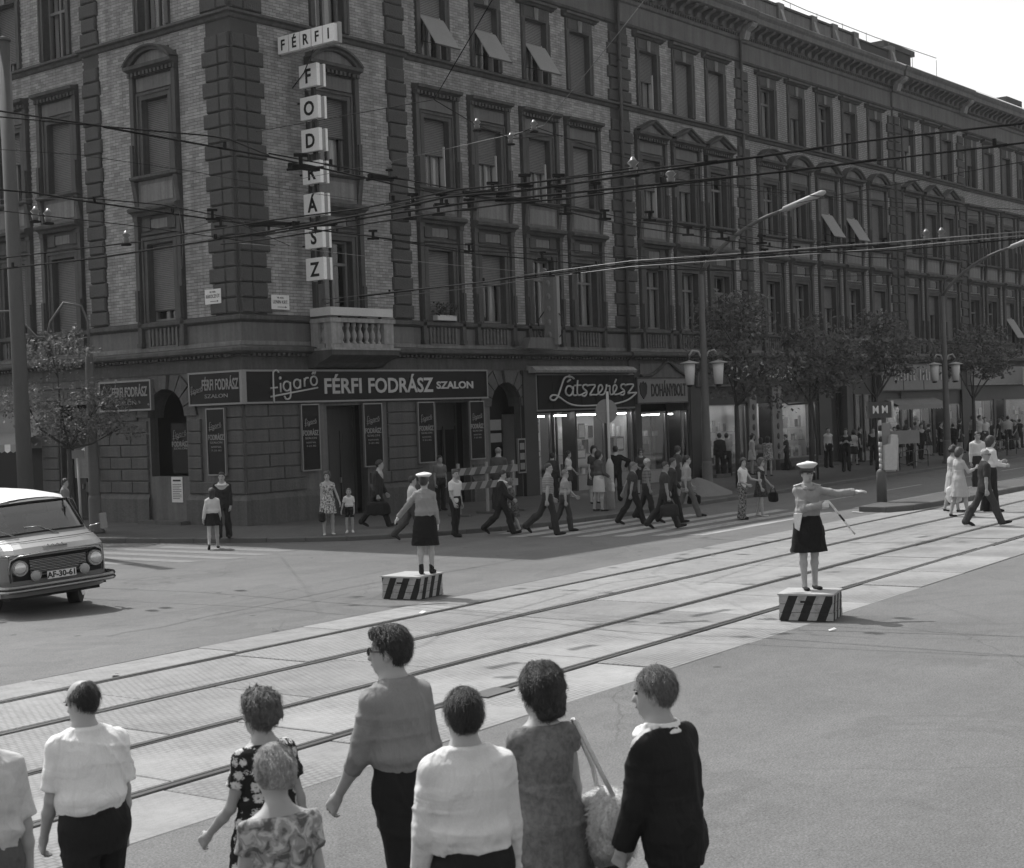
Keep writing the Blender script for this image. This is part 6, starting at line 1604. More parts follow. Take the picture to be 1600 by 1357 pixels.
# ---- hands: palm, four unequal fingers with three joints, thumb from the side of the palm
def handmesh(curl, spread=0.0, thumb=.5, h=.0042):
    g = Grid((-.10, -.075, -.205), (.045, .095, .02), h)
    g.cone((0, 0, .01), (0, 0, -.02), .026, .028, .01)
    for y0, y1 in ((-.028, -.030), (-.010, -.010), (.010, .010), (.028, .030)): g.cone((0, y0 * .6, -.015), (0, y1, -.085), .017, .0135, .012)
    for k, (y, L, r) in enumerate(((.031, .070, .0088), (.011, .078, .0092), (-.010, .072, .0088), (-.030, .056, .0078))):
        p = np.array([0, y, -.088]); a = math.radians(8)
        for j, f in enumerate((.46, .30, .24)):
            a += math.radians(curl * (1.0, 1.15, .8)[j] * (1 + .12 * k)); d = np.array([-math.sin(a), spread * (y * 6), -math.cos(a)]); q = p + d * L * f
            g.cone(p, q, r * (1 - .06 * j), r * (.95 - .08 * j), .004); p = q
    p = np.array([-.008, .024, -.025]); q = p + np.array([-.012 - .01 * thumb, .034 * (1 - .3 * thumb), -.030]); g.cone(p, q, .015, .012, .012)
    r_ = q + np.array([-.012 * thumb, .010 * (1 - thumb), -.028]); g.cone(q, r_, .0115, .010, .004); g.cone(r_, r_ + np.array([-.012 * thumb, -.002, -.022]), .010, .0082, .004)
    return g.mesh()
HAND = {'relax': handmesh(24), 'fist': handmesh(72, 0, 1.0), 'open': handmesh(8, .35, .1)}
def shoemesh(kind):
    g = Grid((-.07, -.12, -.01), (.07, .22, .16 if kind != 'boot' else .2), .006)
    if kind == 'man':
        g.ell((0, -.04, .045), (.038, .06, .055)); g.ell((0, .05, .035), (.045, .10, .042)); g.ell((0, .12, .028), (.046, .07, .032)); g.cone((0, -.035, .05), (0, -.035, .11), .042, .040, .02)
    elif kind == 'boot':
        g.ell((0, -.04, .045), (.038, .06, .055)); g.ell((0, .05, .035), (.042, .10, .042)); g.ell((0, .12, .026), (.042, .06, .03)); g.cone((0, -.035, .05), (0, -.04, .155), .044, .042, .02)
    else:
        g.ell((0, -.035, .035), (.034, .05, .03)); g.ell((0, .06, .024), (.038, .09, .022)); g.ell((0, .12, .022), (.038, .05, .024)); g.cone((0, -.05, .02), (0, -.055, .005), .018, .014, .01)
    g.cut(lambda X, Y, Z: -Z + 0.0)
    return g.mesh()
SHOE = {k: shoemesh(k) for k in ('man', 'woman', 'boot')}

# ---- cloth and skin
M_skin = mat('skin', 0.33, rough=0.55, var=0.08, fvar=0.05, bump=0.05, spec=0.35)
M_skind = mat('tanned_skin', 0.24, rough=0.55, var=0.08, fvar=0.05, bump=0.05, spec=0.35)
M_eye = mat('eye_dark', 0.02, rough=0.3, bump=0)
def cloth(name, v, rough=.9, fold=.5, var=.07):
    m, t, p = new_mat(name, rough, 0.15); p.inputs['Sheen Weight'].default_value = 0.0
    c = coord(t); n1 = noise(t, c, 2.5, 3); n2 = noise(t, c, 220, 1)
    k = math_(t, 'MULTIPLY_ADD', n1, 2 * var); t.nodes[-1].inputs[2].default_value = 1 - var
    k = math_(t, 'MULTIPLY', k, ramp(t, [(.2, .9), (.8, 1.1)], n2).outputs[0]); k = math_(t, 'MULTIPLY', k, v); setcol(t, p, k)
    c2 = coord(t, (1, 1, .38), rot=(0, rad(14), 0)); f = noise(t, c2, 7, 3, .5, 1.8); f2 = noise(t, coord(t, (.5, .5, 1.3), rot=(0, rad(24), 0)), 6, 2, .5, 1.2); f = math_(t, 'ADD', f, math_(t, 'MULTIPLY', f2, .5)); addbump(t, p, f, fold * 1.2, .04)
    return m
CL = {}
def cm(kind, v=.3):
    key = (kind, round(v, 3))
    if key in CL: return CL[key]
    nm = 'cloth_%s' % kind
    if kind in ('plain', 'stiff'): m = cloth(nm, v, fold=.5)
    else:
        m, t, p = new_mat(nm, .9, .15); c = coord(t)
        if kind == 'daisy':
            vo = nn(t, 'ShaderNodeTexVoronoi'); vo.inputs['Scale'].default_value = 14; vo.inputs['Randomness'].default_value = .35; t.links.new(c, vo.inputs['Vector'])
            nz = math_(t, 'MULTIPLY', noise(t, c, 95, 1, .5, .5), .55); d = math_(t, 'ADD', vo.outputs['Distance'], nz)
            k = ramp(t, [(.0, .2), (.36, .2), (.40, .62), (.66, .5), (.71, .02)], d).outputs[0]
        elif kind == 'blossom':
            n = noise(t, c, 16, 3, .6, 1.0); k = ramp(t, [(.40, v * .35), (.47, v * .9), (.55, v), (.62, v * 1.7)], n).outputs[0]
        elif kind == 'floral':
            n = noise(t, c, 26, 2, .6, .6); k = ramp(t, [(.42, v * .3), (.5, v * .9), (.58, v * 1.5)], n).outputs[0]
        elif kind == 'mottle':
            n = noise(t, c, 34, 4, .7, .5); n3 = noise(t, c, 5, 3, .6); k = ramp(t, [(.35, v * .78), (.6, v * 1.2)], n).outputs[0]; k = math_(t, 'MULTIPLY', k, ramp(t, [(.3, .88), (.7, 1.1)], n3).outputs[0])
        elif kind == 'check':
            sx = nn(t, 'ShaderNodeSeparateXYZ'); t.links.new(c, sx.inputs[0])
            a = math_(t, 'GREATER_THAN', math_(t, 'SINE', math_(t, 'MULTIPLY', sx.outputs[0], 70)), .2); b = math_(t, 'GREATER_THAN', math_(t, 'SINE', math_(t, 'MULTIPLY', sx.outputs[2], 70)), .2)
            k = math_(t, 'MULTIPLY', math_(t, 'SUBTRACT', 1.4, math_(t, 'MULTIPLY', math_(t, 'ADD', a, b), .4)), v)
        elif kind == 'stripe':
            sx = nn(t, 'ShaderNodeSeparateXYZ'); t.links.new(c, sx.inputs[0]); b = math_(t, 'GREATER_THAN', math_(t, 'SINE', math_(t, 'MULTIPLY', sx.outputs[2], 150)), .1)
            k = math_(t, 'MULTIPLY', math_(t, 'SUBTRACT', 1.2, math_(t, 'MULTIPLY', b, .45)), v)
        setcol(t, p, k); c2 = coord(t, (1, 1, .38)); addbump(t, p, noise(t, c2, 8, 3, .5, 1.8), .45, .04)
    CL[key] = m; return m
def hairmat(v):
    key = ('hair', v)
    if key in CL: return CL[key]
    m, t, p = new_mat('hair', .42, .5); c = coord(t, (1, 1, .22), rot=(rad(20), rad(10), 0)); n = noise(t, c, 120, 2, .6, 1.2)
    n2 = noise(t, coord(t), 14, 3); k = math_(t, 'MULTIPLY', ramp(t, [(.25, v * .45), (.55, v), (.8, v * 1.7)], n).outputs[0], ramp(t, [(.3, .7), (.7, 1.25)], n2).outputs[0]); setcol(t, p, k); addbump(t, p, n, .9, .012); CL[key] = m; return m

CF = Vector((.78, .626, 0)); CR = Vector((.626, -.78, 0))
def heading(deg):
    v = CF * math.cos(rad(deg)) + CR * math.sin(rad(deg)); return math.atan2(-v.x, v.y)
def ik(S, T, a, b, hint):
    S = np.array(S, float); T = np.array(T, float); d = T - S; L = np.linalg.norm(d); L2 = min(L, (a + b) * .999); d = d / L; T = S + d * L2
    x = (a * a - b * b + L2 * L2) / (2 * L2); y = math.sqrt(max(0, a * a - x * x)); hnt = np.array(hint, float); hnt -= d * (hnt @ d); hnt /= (np.linalg.norm(hnt) + 1e-9)
    return S + d * x + hnt * y, T
def wob(seed, amp, f=1.0):
    r = np.random.RandomState(seed); K = r.normal(0, 1, (5, 3)) * np.array([14, 14, 8]) * f; ph = r.uniform(0, 6.28, 5); 
    def fn(X, Y, Z):
        a = 0
        for k in range(5): a = a + np.sin(K[k, 0] * X + K[k, 1] * Y + K[k, 2] * Z + ph[k] + 1.5 * np.sin(K[k, 1] * .7 * X - K[k, 2] * Z))
        return a * amp * .35
    return fn

def folds(seed, amp):
    r = np.random.RandomState(seed + 500); K = [(r.uniform(16, 26) * r.choice([-1, 1]), r.uniform(8, 18), r.uniform(-9, 9)) for _ in range(2)] + [(r.uniform(-8, 8), r.uniform(-6, 6), r.uniform(20, 30))]; ph = r.uniform(0, 6.28, 3)
    def fn(X, Y, Z):
        a = 0
        for k in range(3):
            u = K[k][0] * X + K[k][1] * Y + K[k][2] * Z + ph[k] + 1.3 * np.sin(9 * Z + 6 * X + ph[k]); m = .5 + .5 * np.sin(7 * X + 5 * Z * (k + 1) + ph[k] * 3)
            a = a - m * (1 - np.abs(np.sin(u))) ** 3
        return a * amp
    return fn
def person(label, loc, H, dirc, sex='m', h=.016, girth=1.0, belly=0.0, legs=((4, 2, 3), (-4, 4, 3)), arms=None, head=(0, 0), lean=2.0, top='short', topm=None, hem='in', bottom='trousers', botm=None,
           hemz=.55, flare=1.0, sleeve=None, hair='short', hairv=.02, skin=None, shoes='man', shoem=None, extras=(), glasses=False, group=None, seed=0, hands=('relax', 'relax'), child=False, cap=None, collar=None, belt=None, headscale=1.0, neck=None):
    headscale *= 1.0
    skin = skin or M_skin; topm = topm or cm('plain', .3); botm = botm or cm('plain', .04); shoem = shoem or cm('stiff', .02)
    fem = sex == 'f'; sw = (.143 if fem else .163) * (1 + (girth - 1) * .5); hw_ = .085 if not fem else .090
    TL, SL, UA, FA = .43, .41, .285, .25
    if child: headscale *= 1.22; sw *= .92
    # legs (swing, bend, abduct) for right, left
    J = {}
    for k, s_ in (('R', 1), ('L', -1)):
        sg_, bd, ab = legs[0 if k == 'R' else 1]; hip = np.array([s_ * hw_, 0, -.02])
        d1 = np.array([s_ * math.sin(rad(ab)), math.sin(rad(sg_)), -math.cos(rad(sg_))]); d1 /= np.linalg.norm(d1); kn = hip + d1 * TL
        a2 = sg_ - bd; d2 = np.array([s_ * math.sin(rad(ab * .3)), math.sin(rad(a2)), -math.cos(rad(a2))]); d2 /= np.linalg.norm(d2); an = kn + d2 * SL
        fp = min(0, a2 + 12) * 1.1 if a2 < -12 else (max(0, sg_ - 8) * .7 if bd < 8 else 0)     # foot pitch: heel up behind, toe up in front
        J['hip' + k], J['kn' + k], J['an' + k], J['fp' + k] = hip, kn, an, fp
    def low(k):
        f = rad(J['fp' + k]); a = J['an' + k][2]
        toe = a - .075 * math.cos(f) + .17 * math.sin(f); heel = a - .075 * math.cos(f) - .07 * math.sin(f); return min(toe, heel)
    base = -min(low('R'), low('L'))
    for q in list(J):
        if not q.startswith('fp'): J[q] = J[q] + np.array([0, 0, base])
    pz = base; ly = math.tan(rad(lean))
    cy = lambda z: ly * (z - pz)
    # torso profile above the pelvis joint
    if fem: Z0 = [-.12, -.06, .0, .06, .13, .20, .28, .36, .43, .475, .51, .55]; RX = [.12, .165, .175, .165, .130, .124, .138, .148, .145, .120, .075, .05]; RY = [.10, .125, .125, .115, .095, .092, .105, .118, .100, .080, .060, .052]
    else: Z0 = [-.12, -.06, .0, .06, .13, .20, .28, .36, .43, .475, .51, .55]; RX = [.12, .158, .165, .158, .148, .150, .163, .174, .168, .135, .080, .058]; RY = [.10, .118, .118, .112, .105, .107, .115, .120, .108, .088, .066, .060]
    Z0 = np.array(Z0); RX = np.array(RX) * girth; RY = np.array(RY) * girth; RX[-2:] /= girth; RY[-2:] /= girth
    if belly: RY = RY + belly * np.exp(-((Z0 - .14) / .12) ** 2)
    if child: RX = RX * .92; RY = RY * .95
    def torso(o):
        def fn(X, Y, Z):
            z = Z - pz; rx = np.interp(z, Z0, RX) + o; ry = np.interp(z, Z0, RY) + o; yy = Y - ly * z
            k = np.sqrt((X / rx) ** 2 + (yy / ry) ** 2); d = (k - 1) * np.minimum(rx, ry)
            return np.maximum(d * .9, np.maximum((Z0[0] - o) - z, z - (Z0[-1])))
        return fn
    tlo = (-.25 * girth, -.3, pz - .18); thi = (.25 * girth, .35, pz + .58)
    shz = pz + .438; A = {}
    arms = arms or ((8, 8, 10), (-8, 8, 10))
    for k, s_ in (('R', 1), ('L', -1)):
        a = arms[0 if k == 'R' else 1]; S = np.array([s_ * sw, cy(shz), shz])
        if isinstance(a, dict):
            E_, Wp = ik(S, a['to'], UA, FA, a.get('hint', (s_ * .5, -.6, -.6)))
        else:
            f, o_, bd = a[:3]; inn = a[3] if len(a) > 3 else 4
            d = np.array([s_ * math.sin(rad(o_)), math.sin(rad(f)), -math.cos(rad(f))]); d /= np.linalg.norm(d); E_ = S + d * UA
            f2 = f + bd; d = np.array([s_ * math.sin(rad(o_ - inn)), math.sin(rad(f2)), -math.cos(rad(f2))]); d /= np.linalg.norm(d); Wp = E_ + d * FA
        A[k] = (S, E_, Wp)
    hc = np.array([0, cy(pz + .53) + .026, pz + .668])
    yw, pt = rad(head[0]), rad(head[1])
    Rm = (Matrix.Rotation(yw, 3, 'Z') @ Matrix.Rotation(-pt, 3, 'X')); M = [[Rm[i][j] for j in range(3)] for i in range(3)]
    hp = lambda x, y, z: hc + headscale * np.array(Rm @ Vector((x, y, z)))
    # --- body
    allp = [A[k][i] for k in 'RL' for i in range(3)] + [J['kn' + k] for k in 'RL'] + [J['an' + k] for k in 'RL']
    lo = np.min(allp, 0) - .12; hi = np.max(allp, 0) + .12; lo = np.minimum(lo, [-.24 * girth, -.2, 0]); hi = np.maximum(hi, [.24 * girth, .22, hc[2] + .16]); lo[2] = -.02
    def legcones(g, o0, o1, o2, k=.03, upto=1.0):
        for q in 'RL':
            hp_, kn, an = J['hip' + q], J['kn' + q], J['an' + q]
            g.cone(hp_ + [0, 0, .0], kn, .082 * girth + o0, .052 + o1, k)
            cal = kn + (an - kn) * .3; g.cone(kn, cal + np.array([0, -.012, 0]), .050 + o1, .053 + (o1 + o2) / 2, k * .7); g.cone(cal + np.array([0, -.012, 0]), an, .053 + (o1 + o2) / 2, .036 + o2, k * .7)
    g = Grid(lo, hi, h)
    g.add(torso(0), tlo, thi, .0); legcones(g, 0, 0, 0, .04)
    for k in 'RL':
        S, E_, Wp = A[k]; g.cone(S * [.25, 1, 1] + [0, 0, .050], S, .050, .044, .04); g.cone(S, E_, .047 if not fem else .040, .036 if not fem else .031, .03); g.cone(E_, E_ + (Wp - E_) * .35, .035 if not fem else .031, .037 if not fem else .032, .02); g.cone(E_ + (Wp - E_) * .35, Wp, .037 if not fem else .032, .024 if not fem else .021, .02)
        if h > 0: g.cone(J['an' + k], J['an' + k] + [0, .03, -.03], .036, .03, .02)
    nb = np.array([0, cy(pz + .46), pz + .46]); g.cone(nb, hc + [0, -.015, -.06], .066 if not fem else .053, .060 if not fem else .049, .035)
    hs = headscale
    g.ell(hp(0, -.012, .025), np.array([.077, .096, .100]) * hs, M, .02); g.ell(hp(0, .022, -.045), np.array([.060, .068, .072]) * hs, M, .03); g.ell(hp(0, .055, -.085), np.array([.030, .028, .026]) * hs, M, .02)
    if h <= .017:
        g.cone(hp(0, .086, .008), hp(0, .104, -.030), .009 * hs, .014 * hs, .012); g.ell(hp(0, .084, -.062), np.array([.024, .012, .012]) * hs, M, .008)
        for s_ in (-1, 1): g.ell(hp(s_ * .079, -.005, -.012), np.array([.010, .022, .033]) * hs, M, .006); g.ell(hp(s_ * .031, .100, .010), np.array([.017, .018, .013]) * hs, M, .012, sub=True); g.ell(hp(s_ * .032, .076, .030), np.array([.022, .014, .008]) * hs, M, .012)
    ex = []
    for k, s_ in (('R', 1), ('L', -1)):
        S, E_, Wp = A[k]; d = (Wp - E_) / np.linalg.norm(Wp - E_); a = arms[0 if k == 'R' else 1]
        ref = np.array([0, 0, 1.]) if abs(d[1]) > .75 else np.array([0, 1., 0])
        if isinstance(a, dict) and 'thumb' in a: ref = np.array(a['thumb'], float)
        y_ = ref - d * (ref @ d); y_ /= np.linalg.norm(y_); z_ = -d; x_ = np.cross(y_, z_)
        P, Q = HAND[hands[0 if k == 'R' else 1]]; P = P.copy()
        if s_ < 0: P[:, 0] *= -1; Q = Q[:, ::-1]
        sc = .92 if fem else 1.0
        ex.append((P @ np.stack([x_, y_, z_]) * sc + Wp, Q, skin if not (cap and cap != 'cap_m') else GLOVE))
    if h <= .0175:
        e_ = MB()
        for s_ in (-1, 1): e_.ellipsoid(hp(s_ * .031, .0835, .010), (.012 * hs, .008 * hs, .0075 * hs), M_eye, 8, 5, Rm)
        e_.ellipsoid(hp(0, .094, -.062), (.019 * hs, .006 * hs, .0035 * hs), M_lip, 8, 4, Rm)
        for s_ in (-1, 1): e_.ellipsoid(hp(s_ * .033, .090, .028), (.018 * hs, .006 * hs, .0035 * hs), M_lip, 8, 4, Rm)
        ex2 = [(np.array(e_.v), np.array([f for f in e_.f]), M_eye)]; ex += ex2
    P, Q = g.mesh()
    root = empty('person', loc, heading(dirc)); S0 = H / (hc[2] + .125 * hs + (.05 if cap else 0)) ; root.scale = (S0, S0, S0)
    tag(root, label, 'person', group)
    mobj('body', npmesh('body', P, Q, skin, ex), root)
    # --- garments
    hg = h
    def garment(name, fill, lo, hi, cuts, m, amp=.006, f=1.0, sd=0):
        g = Grid(lo, hi, hg); fill(g)
        if amp: g.disp(wob(seed * 7 + sd, amp, f))
        if amp and h < .0125: g.disp(folds(seed * 3 + sd, .0085 if name != 'jacket' else .006)); g.F -= .003
        for c in cuts: g.cut(c)
        P, Q = g.mesh()
        if len(P): return mobj(name, npmesh(name, P, Q, m), root)
    sl_ = sleeve if sleeve is not None else {'short': .62, 'long': 1.95, 'jacket': 1.93, 'tank': 0, 'dress': .35, 'half': 1.1, 'rolled': 1.35}.get(top, .62)
    o = {'jacket': .024, 'long': .014, 'short': .014, 'rolled': .013, 'half': .014}.get(top, .012)
    waistz = pz + .12; neckz = pz + .497
    bz = {'in': waistz - .03, 'out': pz - .06, 'jacket': pz - .14}.get(hem, waistz)
    if top:
        isdress = bottom == 'dress'
        def fill(g):
            tf = torso(o); bl = .022 if hem == 'in' and top in ('long', 'short', 'rolled', 'half') and not isdress else 0
            def tfn(X, Y, Z):
                zz = bz if not isdress else pz - .05
                return np.maximum(tf(X, Y, Z) - bl * np.exp(-((Z - bz - .07) / .05) ** 2), zz - Z)
            g.add(tfn, (tlo[0], tlo[1], tlo[2]), thi, .0)
            if bottom == 'dress': dressfill(g)
            g.cone(nb + [0, 0, .02], nb + [0, .004, .09], .085 if not fem else .07, .066 + o * .4 if not fem else .056 + o * .4, .04)
            for k in 'RL':
                S, E_, Wp = A[k]
                g.cone(S * [.25, 1, 1] + [0, 0, .052], S, .055 + o * .7, .050 + o, .04)
                if sl_ > 0:
                    t = min(1, sl_); e1 = S + (E_ - S) * t; r0 = (.047 if not fem else .040) + o; r1 = (.038 if not fem else .033) + o * 1.2 + (.008 if sl_ < 1 else 0)
                    g.cone(S, e1, r0, r1, .016, end=sl_ <= 1)
                    if sl_ > 1: g.cone(E_, E_ + (Wp - E_) * (sl_ - 1), r1, .030 + o * 1.1, .012, end=True)
        def dressfill(g):
            kr = (J['knR'] + J['knL']) / 2; spread = abs(J['knR'][1] - J['knL'][1]) / 2 + .07; zt = waistz + .03; zb = hemz * 1.0
            def fn(X, Y, Z):
                t = np.clip((zt - Z) / (zt - zb), 0, 1); rx0 = RX[4] + .02; rx = np.where(Z > pz, rx0 + (RX[2] + .02 - rx0) * np.clip((zt - Z) / (zt - pz), 0, 1), RX[2] + .02 + .05 * flare * np.clip((pz - Z) / (pz - zb), 0, 1))
                ry = np.where(Z > pz, RY[4] + .02 + (RY[2] - RY[4]) * np.clip((zt - Z) / (zt - pz), 0, 1), RY[2] + .02 + (max(0, spread - RY[2] * .7) + .02 * flare) * np.clip((pz - Z) / (pz - zb), 0, 1))
                yy = Y - np.where(Z > pz, ly * (Z - pz), (kr[1] * .8) * np.clip((pz - Z) / (pz - zb), 0, 1))
                k = np.sqrt((X / rx) ** 2 + (yy / ry) ** 2); th = np.arctan2(yy, X)
                return np.maximum(((k - 1) * np.minimum(rx, ry) + .008 * flare * np.sin(9 * th + seed) * t) * .85, zb - Z)
            g.add(fn, (-.4, -.5, zb - .02), (.4, .5, zt), .02)
        nz_ = neck if neck is not None else (.512 if isdress else (.545 if top != 'jacket' else .522)); neckz = pz + nz_
        cuts = [lambda X, Y, Z: Z - neckz + (.9 * np.clip(Y - cy(neckz) + .01, 0, 1) if top not in ('jacket',) else 1.6 * np.clip(Y - .02, 0, 1))]
        ends = []
        for k in 'RL':
            S, E_, Wp = A[k]
            if sl_ <= 0: 
                pass
            elif sl_ <= 1: d = (E_ - S) / np.linalg.norm(E_ - S); ends.append((S + (E_ - S) * sl_, d, .14))
            else: d = (Wp - E_) / np.linalg.norm(Wp - E_); ends.append((E_ + (Wp - E_) * (sl_ - 1), d, .12))
        def endcut(e):
            p, d, r = e
            def fn(X, Y, Z):
                a = (X - p[0]) * d[0] + (Y - p[1]) * d[1] + (Z - p[2]) * d[2]; q = np.sqrt(np.maximum(0, (X - p[0]) ** 2 + (Y - p[1]) ** 2 + (Z - p[2]) ** 2 - a * a)); return np.where((q < r) & (a > -.03) & (a < .16), a, -1)
            return fn
        lo2 = np.minimum(np.min([A[k][i] for k in 'RL' for i in range(3)], 0) - .1, [-.24 * girth - .03, -.25, bz - .05]); hi2 = np.maximum(np.max([A[k][i] for k in 'RL' for i in range(3)], 0) + .1, [.24 * girth + .03, .28, pz + .58])
        lo2[2] = min(lo2[2], (hemz if isdress else bz) - .05); hi2[2] = max(hi2[2], pz + .6)
        if isdress: lo2[1] = min(lo2[1], -.45); hi2[1] = max(hi2[1], .45)
        nm = 'dress' if isdress else ('jacket' if top == 'jacket' else ('blouse' if fem else 'shirt'))
        garment(nm, fill, lo2, hi2, cuts, topm, .0045 if h < .012 else .004, 1.1, 1)
    if bottom in ('trousers', 'shorts'):
        fl = .020 * flare
        def fill(g):
            g.add(torso(.016), tlo, (thi[0], thi[1], waistz + .05), .0); legcones(g, .018, .022, .022 + fl, .04)
            for q in 'RL': g.cone(J['an' + q], J['an' + q] + (J['an' + q] - J['kn' + q]) * .08, .058 + fl, .060 + fl, .01)
        L = [J[q + k] for q in ('kn', 'an') for k in 'RL']
        lo2 = np.minimum(np.min(L, 0) - .12, [-.24 * girth, -.22, 0]); hi2 = np.maximum(np.max(L, 0) + .12, [.24 * girth, .24, waistz + .05])
        cz = .028 if bottom == 'trousers' else (J['knR'][2] + .12 if hemz == .55 else hemz)
        garment(bottom, fill, lo2, hi2, [lambda X, Y, Z: Z - waistz - (.0), lambda X, Y, Z: cz - Z], botm, .006 if bottom == 'trousers' else .003, 1.2, 2)
    if bottom == 'skirt':
        spread = abs(J['knR'][1] - J['knL'][1]) / 2 + .07; kr = (J['knR'] + J['knL']) / 2; zb = hemz
        def fn(X, Y, Z):
            t = np.clip((waistz - Z) / (waistz - zb), 0, 1)
            rx = np.interp(Z, [zb, pz - .02, waistz], [RX[2] + .03 + .035 * flare, RX[2] + .02, RX[4] + .014]); ry = np.interp(Z, [zb, pz - .02, waistz], [max(spread, RY[2] + .015 * flare), RY[2] + .018, RY[4] + .014])
            yy = Y - np.interp(Z, [zb, pz], [kr[1] * .8, 0]); k = np.sqrt((X / rx) ** 2 + (yy / ry) ** 2); th = np.arctan2(yy, X)
            return ((k - 1) * np.minimum(rx, ry) + .004 * np.sin(7 * th + 1) * t) * .9
        garment('skirt', lambda g: g.add(fn, (-.35, -.45, zb - .02), (.35, .45, waistz + .02), 0), (-.36, -.46, zb - .05), (.36, .46, waistz + .05), [lambda X, Y, Z: Z - waistz, lambda X, Y, Z: zb - Z], botm, .003, 1, 3)
    # --- shoes
    P, Q = SHOE[shoes]
    for k, s_ in (('R', 1), ('L', -1)):
        me = SHM.get((shoes, shoem.name))
        if me is None: me = npmesh('shoe', P, Q, shoem); SHM[(shoes, shoem.name)] = me
        an = J['an' + k]; f = rad(J['fp' + k]); off_ = Matrix.Rotation(f, 3, 'X') @ Vector((0, .035, -.075))
        mobj('shoe', me, root, tuple(Vector(an) + off_), (f, 0, rad(-7 * s_)))
    # --- hair
    if hair and hair != 'none':
        hm = hairmat(hairv); rr_ = {'short': .012, 'curly': .026, 'big': .034, 'bun': .018, 'long': .020, 'pomp': .013, 'fringe': .006, 'bob': .026, 'crew': .006}[hair] * hs
        zz = .27 if hair == 'long' else (.10 if hair in ('big', 'bob') else .0)
        c0 = hc; lo2 = c0 - np.array([.17, .19, .16 + zz]) * hs; hi2 = c0 + np.array([.17, .19, .20]) * hs; g = Grid(lo2, hi2, min(h, .011))
        ti = np.array([.077, .096, .100]) * hs + rr_
        g.ell(hp(0, -.014, .028), ti, M, .01)
        if hair == 'pomp': g.ell(hp(0, .050, .100), np.array([.055, .048, .030]) * hs, M, .03); g.ell(hp(0, -.045, .02), np.array([.078, .070, .092]) * hs, M, .03)
        if hair == 'big': g.ell(hp(0, -.03, .05), np.array([.122, .118, .120]) * hs, M, .03); g.ell(hp(0, -.06, -.06), np.array([.105, .075, .11]) * hs, M, .03)
        if hair == 'bob': g.ell(hp(0, -.03, -.03), np.array([.105, .10, .11]) * hs, M, .03)
        if hair == 'bun': g.ell(hp(0, -.085, -.01), np.array([.06, .05, .085]) * hs, M, .02); g.ell(hp(0, .0, .10), np.array([.07, .07, .05]) * hs, M, .03)
        if hair == 'long': g.ell(hp(0, -.06, -.08), np.array([.085, .055, .16]) * hs, M, .03); g.ell(hp(0, -.075, -.2), np.array([.07, .045, .12]) * hs, M, .03)
        if hair == 'curly': g.disp(wob(seed + 3, .014, 4.0)); g.disp(wob(seed + 9, .008, 8.0))
        elif hair in ('big', 'bun'): g.disp(wob(seed + 3, .010, 2.6)); g.disp(wob(seed + 5, .005, 7.0))
        else: g.disp(wob(seed + 3, .004, 3.0))
        def face(X, Y, Z):
            p = (X - hc[0], Y - hc[1], Z - hc[2]); x, y, z = [(M[0][i] * p[0] + M[1][i] * p[1] + M[2][i] * p[2]) / hs for i in range(3)]
            fz = .062 if hair not in ('big', 'bob', 'curly') else .055
            sd2 = 0 if hair in ('short', 'crew', 'fringe', 'pomp') else .022
            f1 = y - np.interp(z, [-.12, -.07, -.03, .0, .03, .05, .062, .075, .09, .12], [-.03, -.02, .002 + sd2, .014 + sd2, .024 + sd2, .044 + sd2, .07, .12, .2, .3])
            f2 = (-.068 if hair in ('short', 'crew', 'pomp', 'fringe') else -.05 if hair == 'bun' else (-.10 if hair == 'curly' else -.14 if hair in ('big', 'bob') else -.6)) - z
            d = np.maximum(f1, f2) * hs
            if hair in ('short', 'crew', 'fringe', 'pomp'):
                ear = .034 - np.sqrt((y + .002) ** 2 + (z + .022) ** 2) ; d = np.maximum(d, np.where(np.abs(x) > .05, ear, -1) * hs)
            if hair == 'fringe': d = np.maximum(d, (.098 - np.sqrt((x * 1.15) ** 2 + (y - .035) ** 2 + (z - .115) ** 2)) * hs)
            return d
        g.cut(face); P, Q = g.mesh()
        if len(P): mobj('hair', npmesh('hair', P, Q, hm), root)
        if h < .012 and len(P):      # combed strands lying on the mass, some loose
            rr2 = random.Random(seed + 77); sb = MB(); nst = {'curly': 3000, 'big': 3600, 'bun': 2200, 'fringe': 1500}.get(hair, 2400); cv = {'curly': 1.0, 'big': .75}.get(hair, .16); hcV = Vector(hc)
            for q in range(nst):
                i = rr2.randrange(len(P)); p = Vector(P[i]); n_ = (p - hcV).normalized(); loose = rr2.random() < (.12 if cv > .5 else .03)
                if (Rm.transposed() @ (p - hcV)).y > .075: continue
                fl = Vector((rr2.gauss(0, .25), -.45, -1)) if hair != 'bun' else Vector((0, -1, .35 - 2 * n_.z)); d0 = fl - n_ * fl.dot(n_)
                if d0.length < .05: d0 = n_.orthogonal()
                d0.normalize(); sd0 = n_.cross(d0); d1 = (d0 + sd0 * rr2.gauss(0, cv)).normalized(); L = rr2.uniform(.012, .026); wd = d1.cross(n_).normalized() * rr2.uniform(.0008, .0016)
                lift = rr2.uniform(.001, .004) + (.008 if loose else 0); c0 = p - n_ * .001; c1 = c0 + d1 * L + n_ * lift; d2 = (d1 + sd0 * rr2.gauss(0, cv * .8) - n_ * .5 * L / .1).normalized(); c2 = c1 + d2 * L + n_ * (lift * .5 if loose else -.001)
                sb.poly([c0 - wd, c0 + wd, c1 + wd * .9, c1 - wd * .9], hm, True); sb.poly([c1 - wd * .9, c1 + wd * .9, c2 + wd * .2, c2 - wd * .2], hm, True)
            sb.build('strands', root)['kind'] = 'stuff'
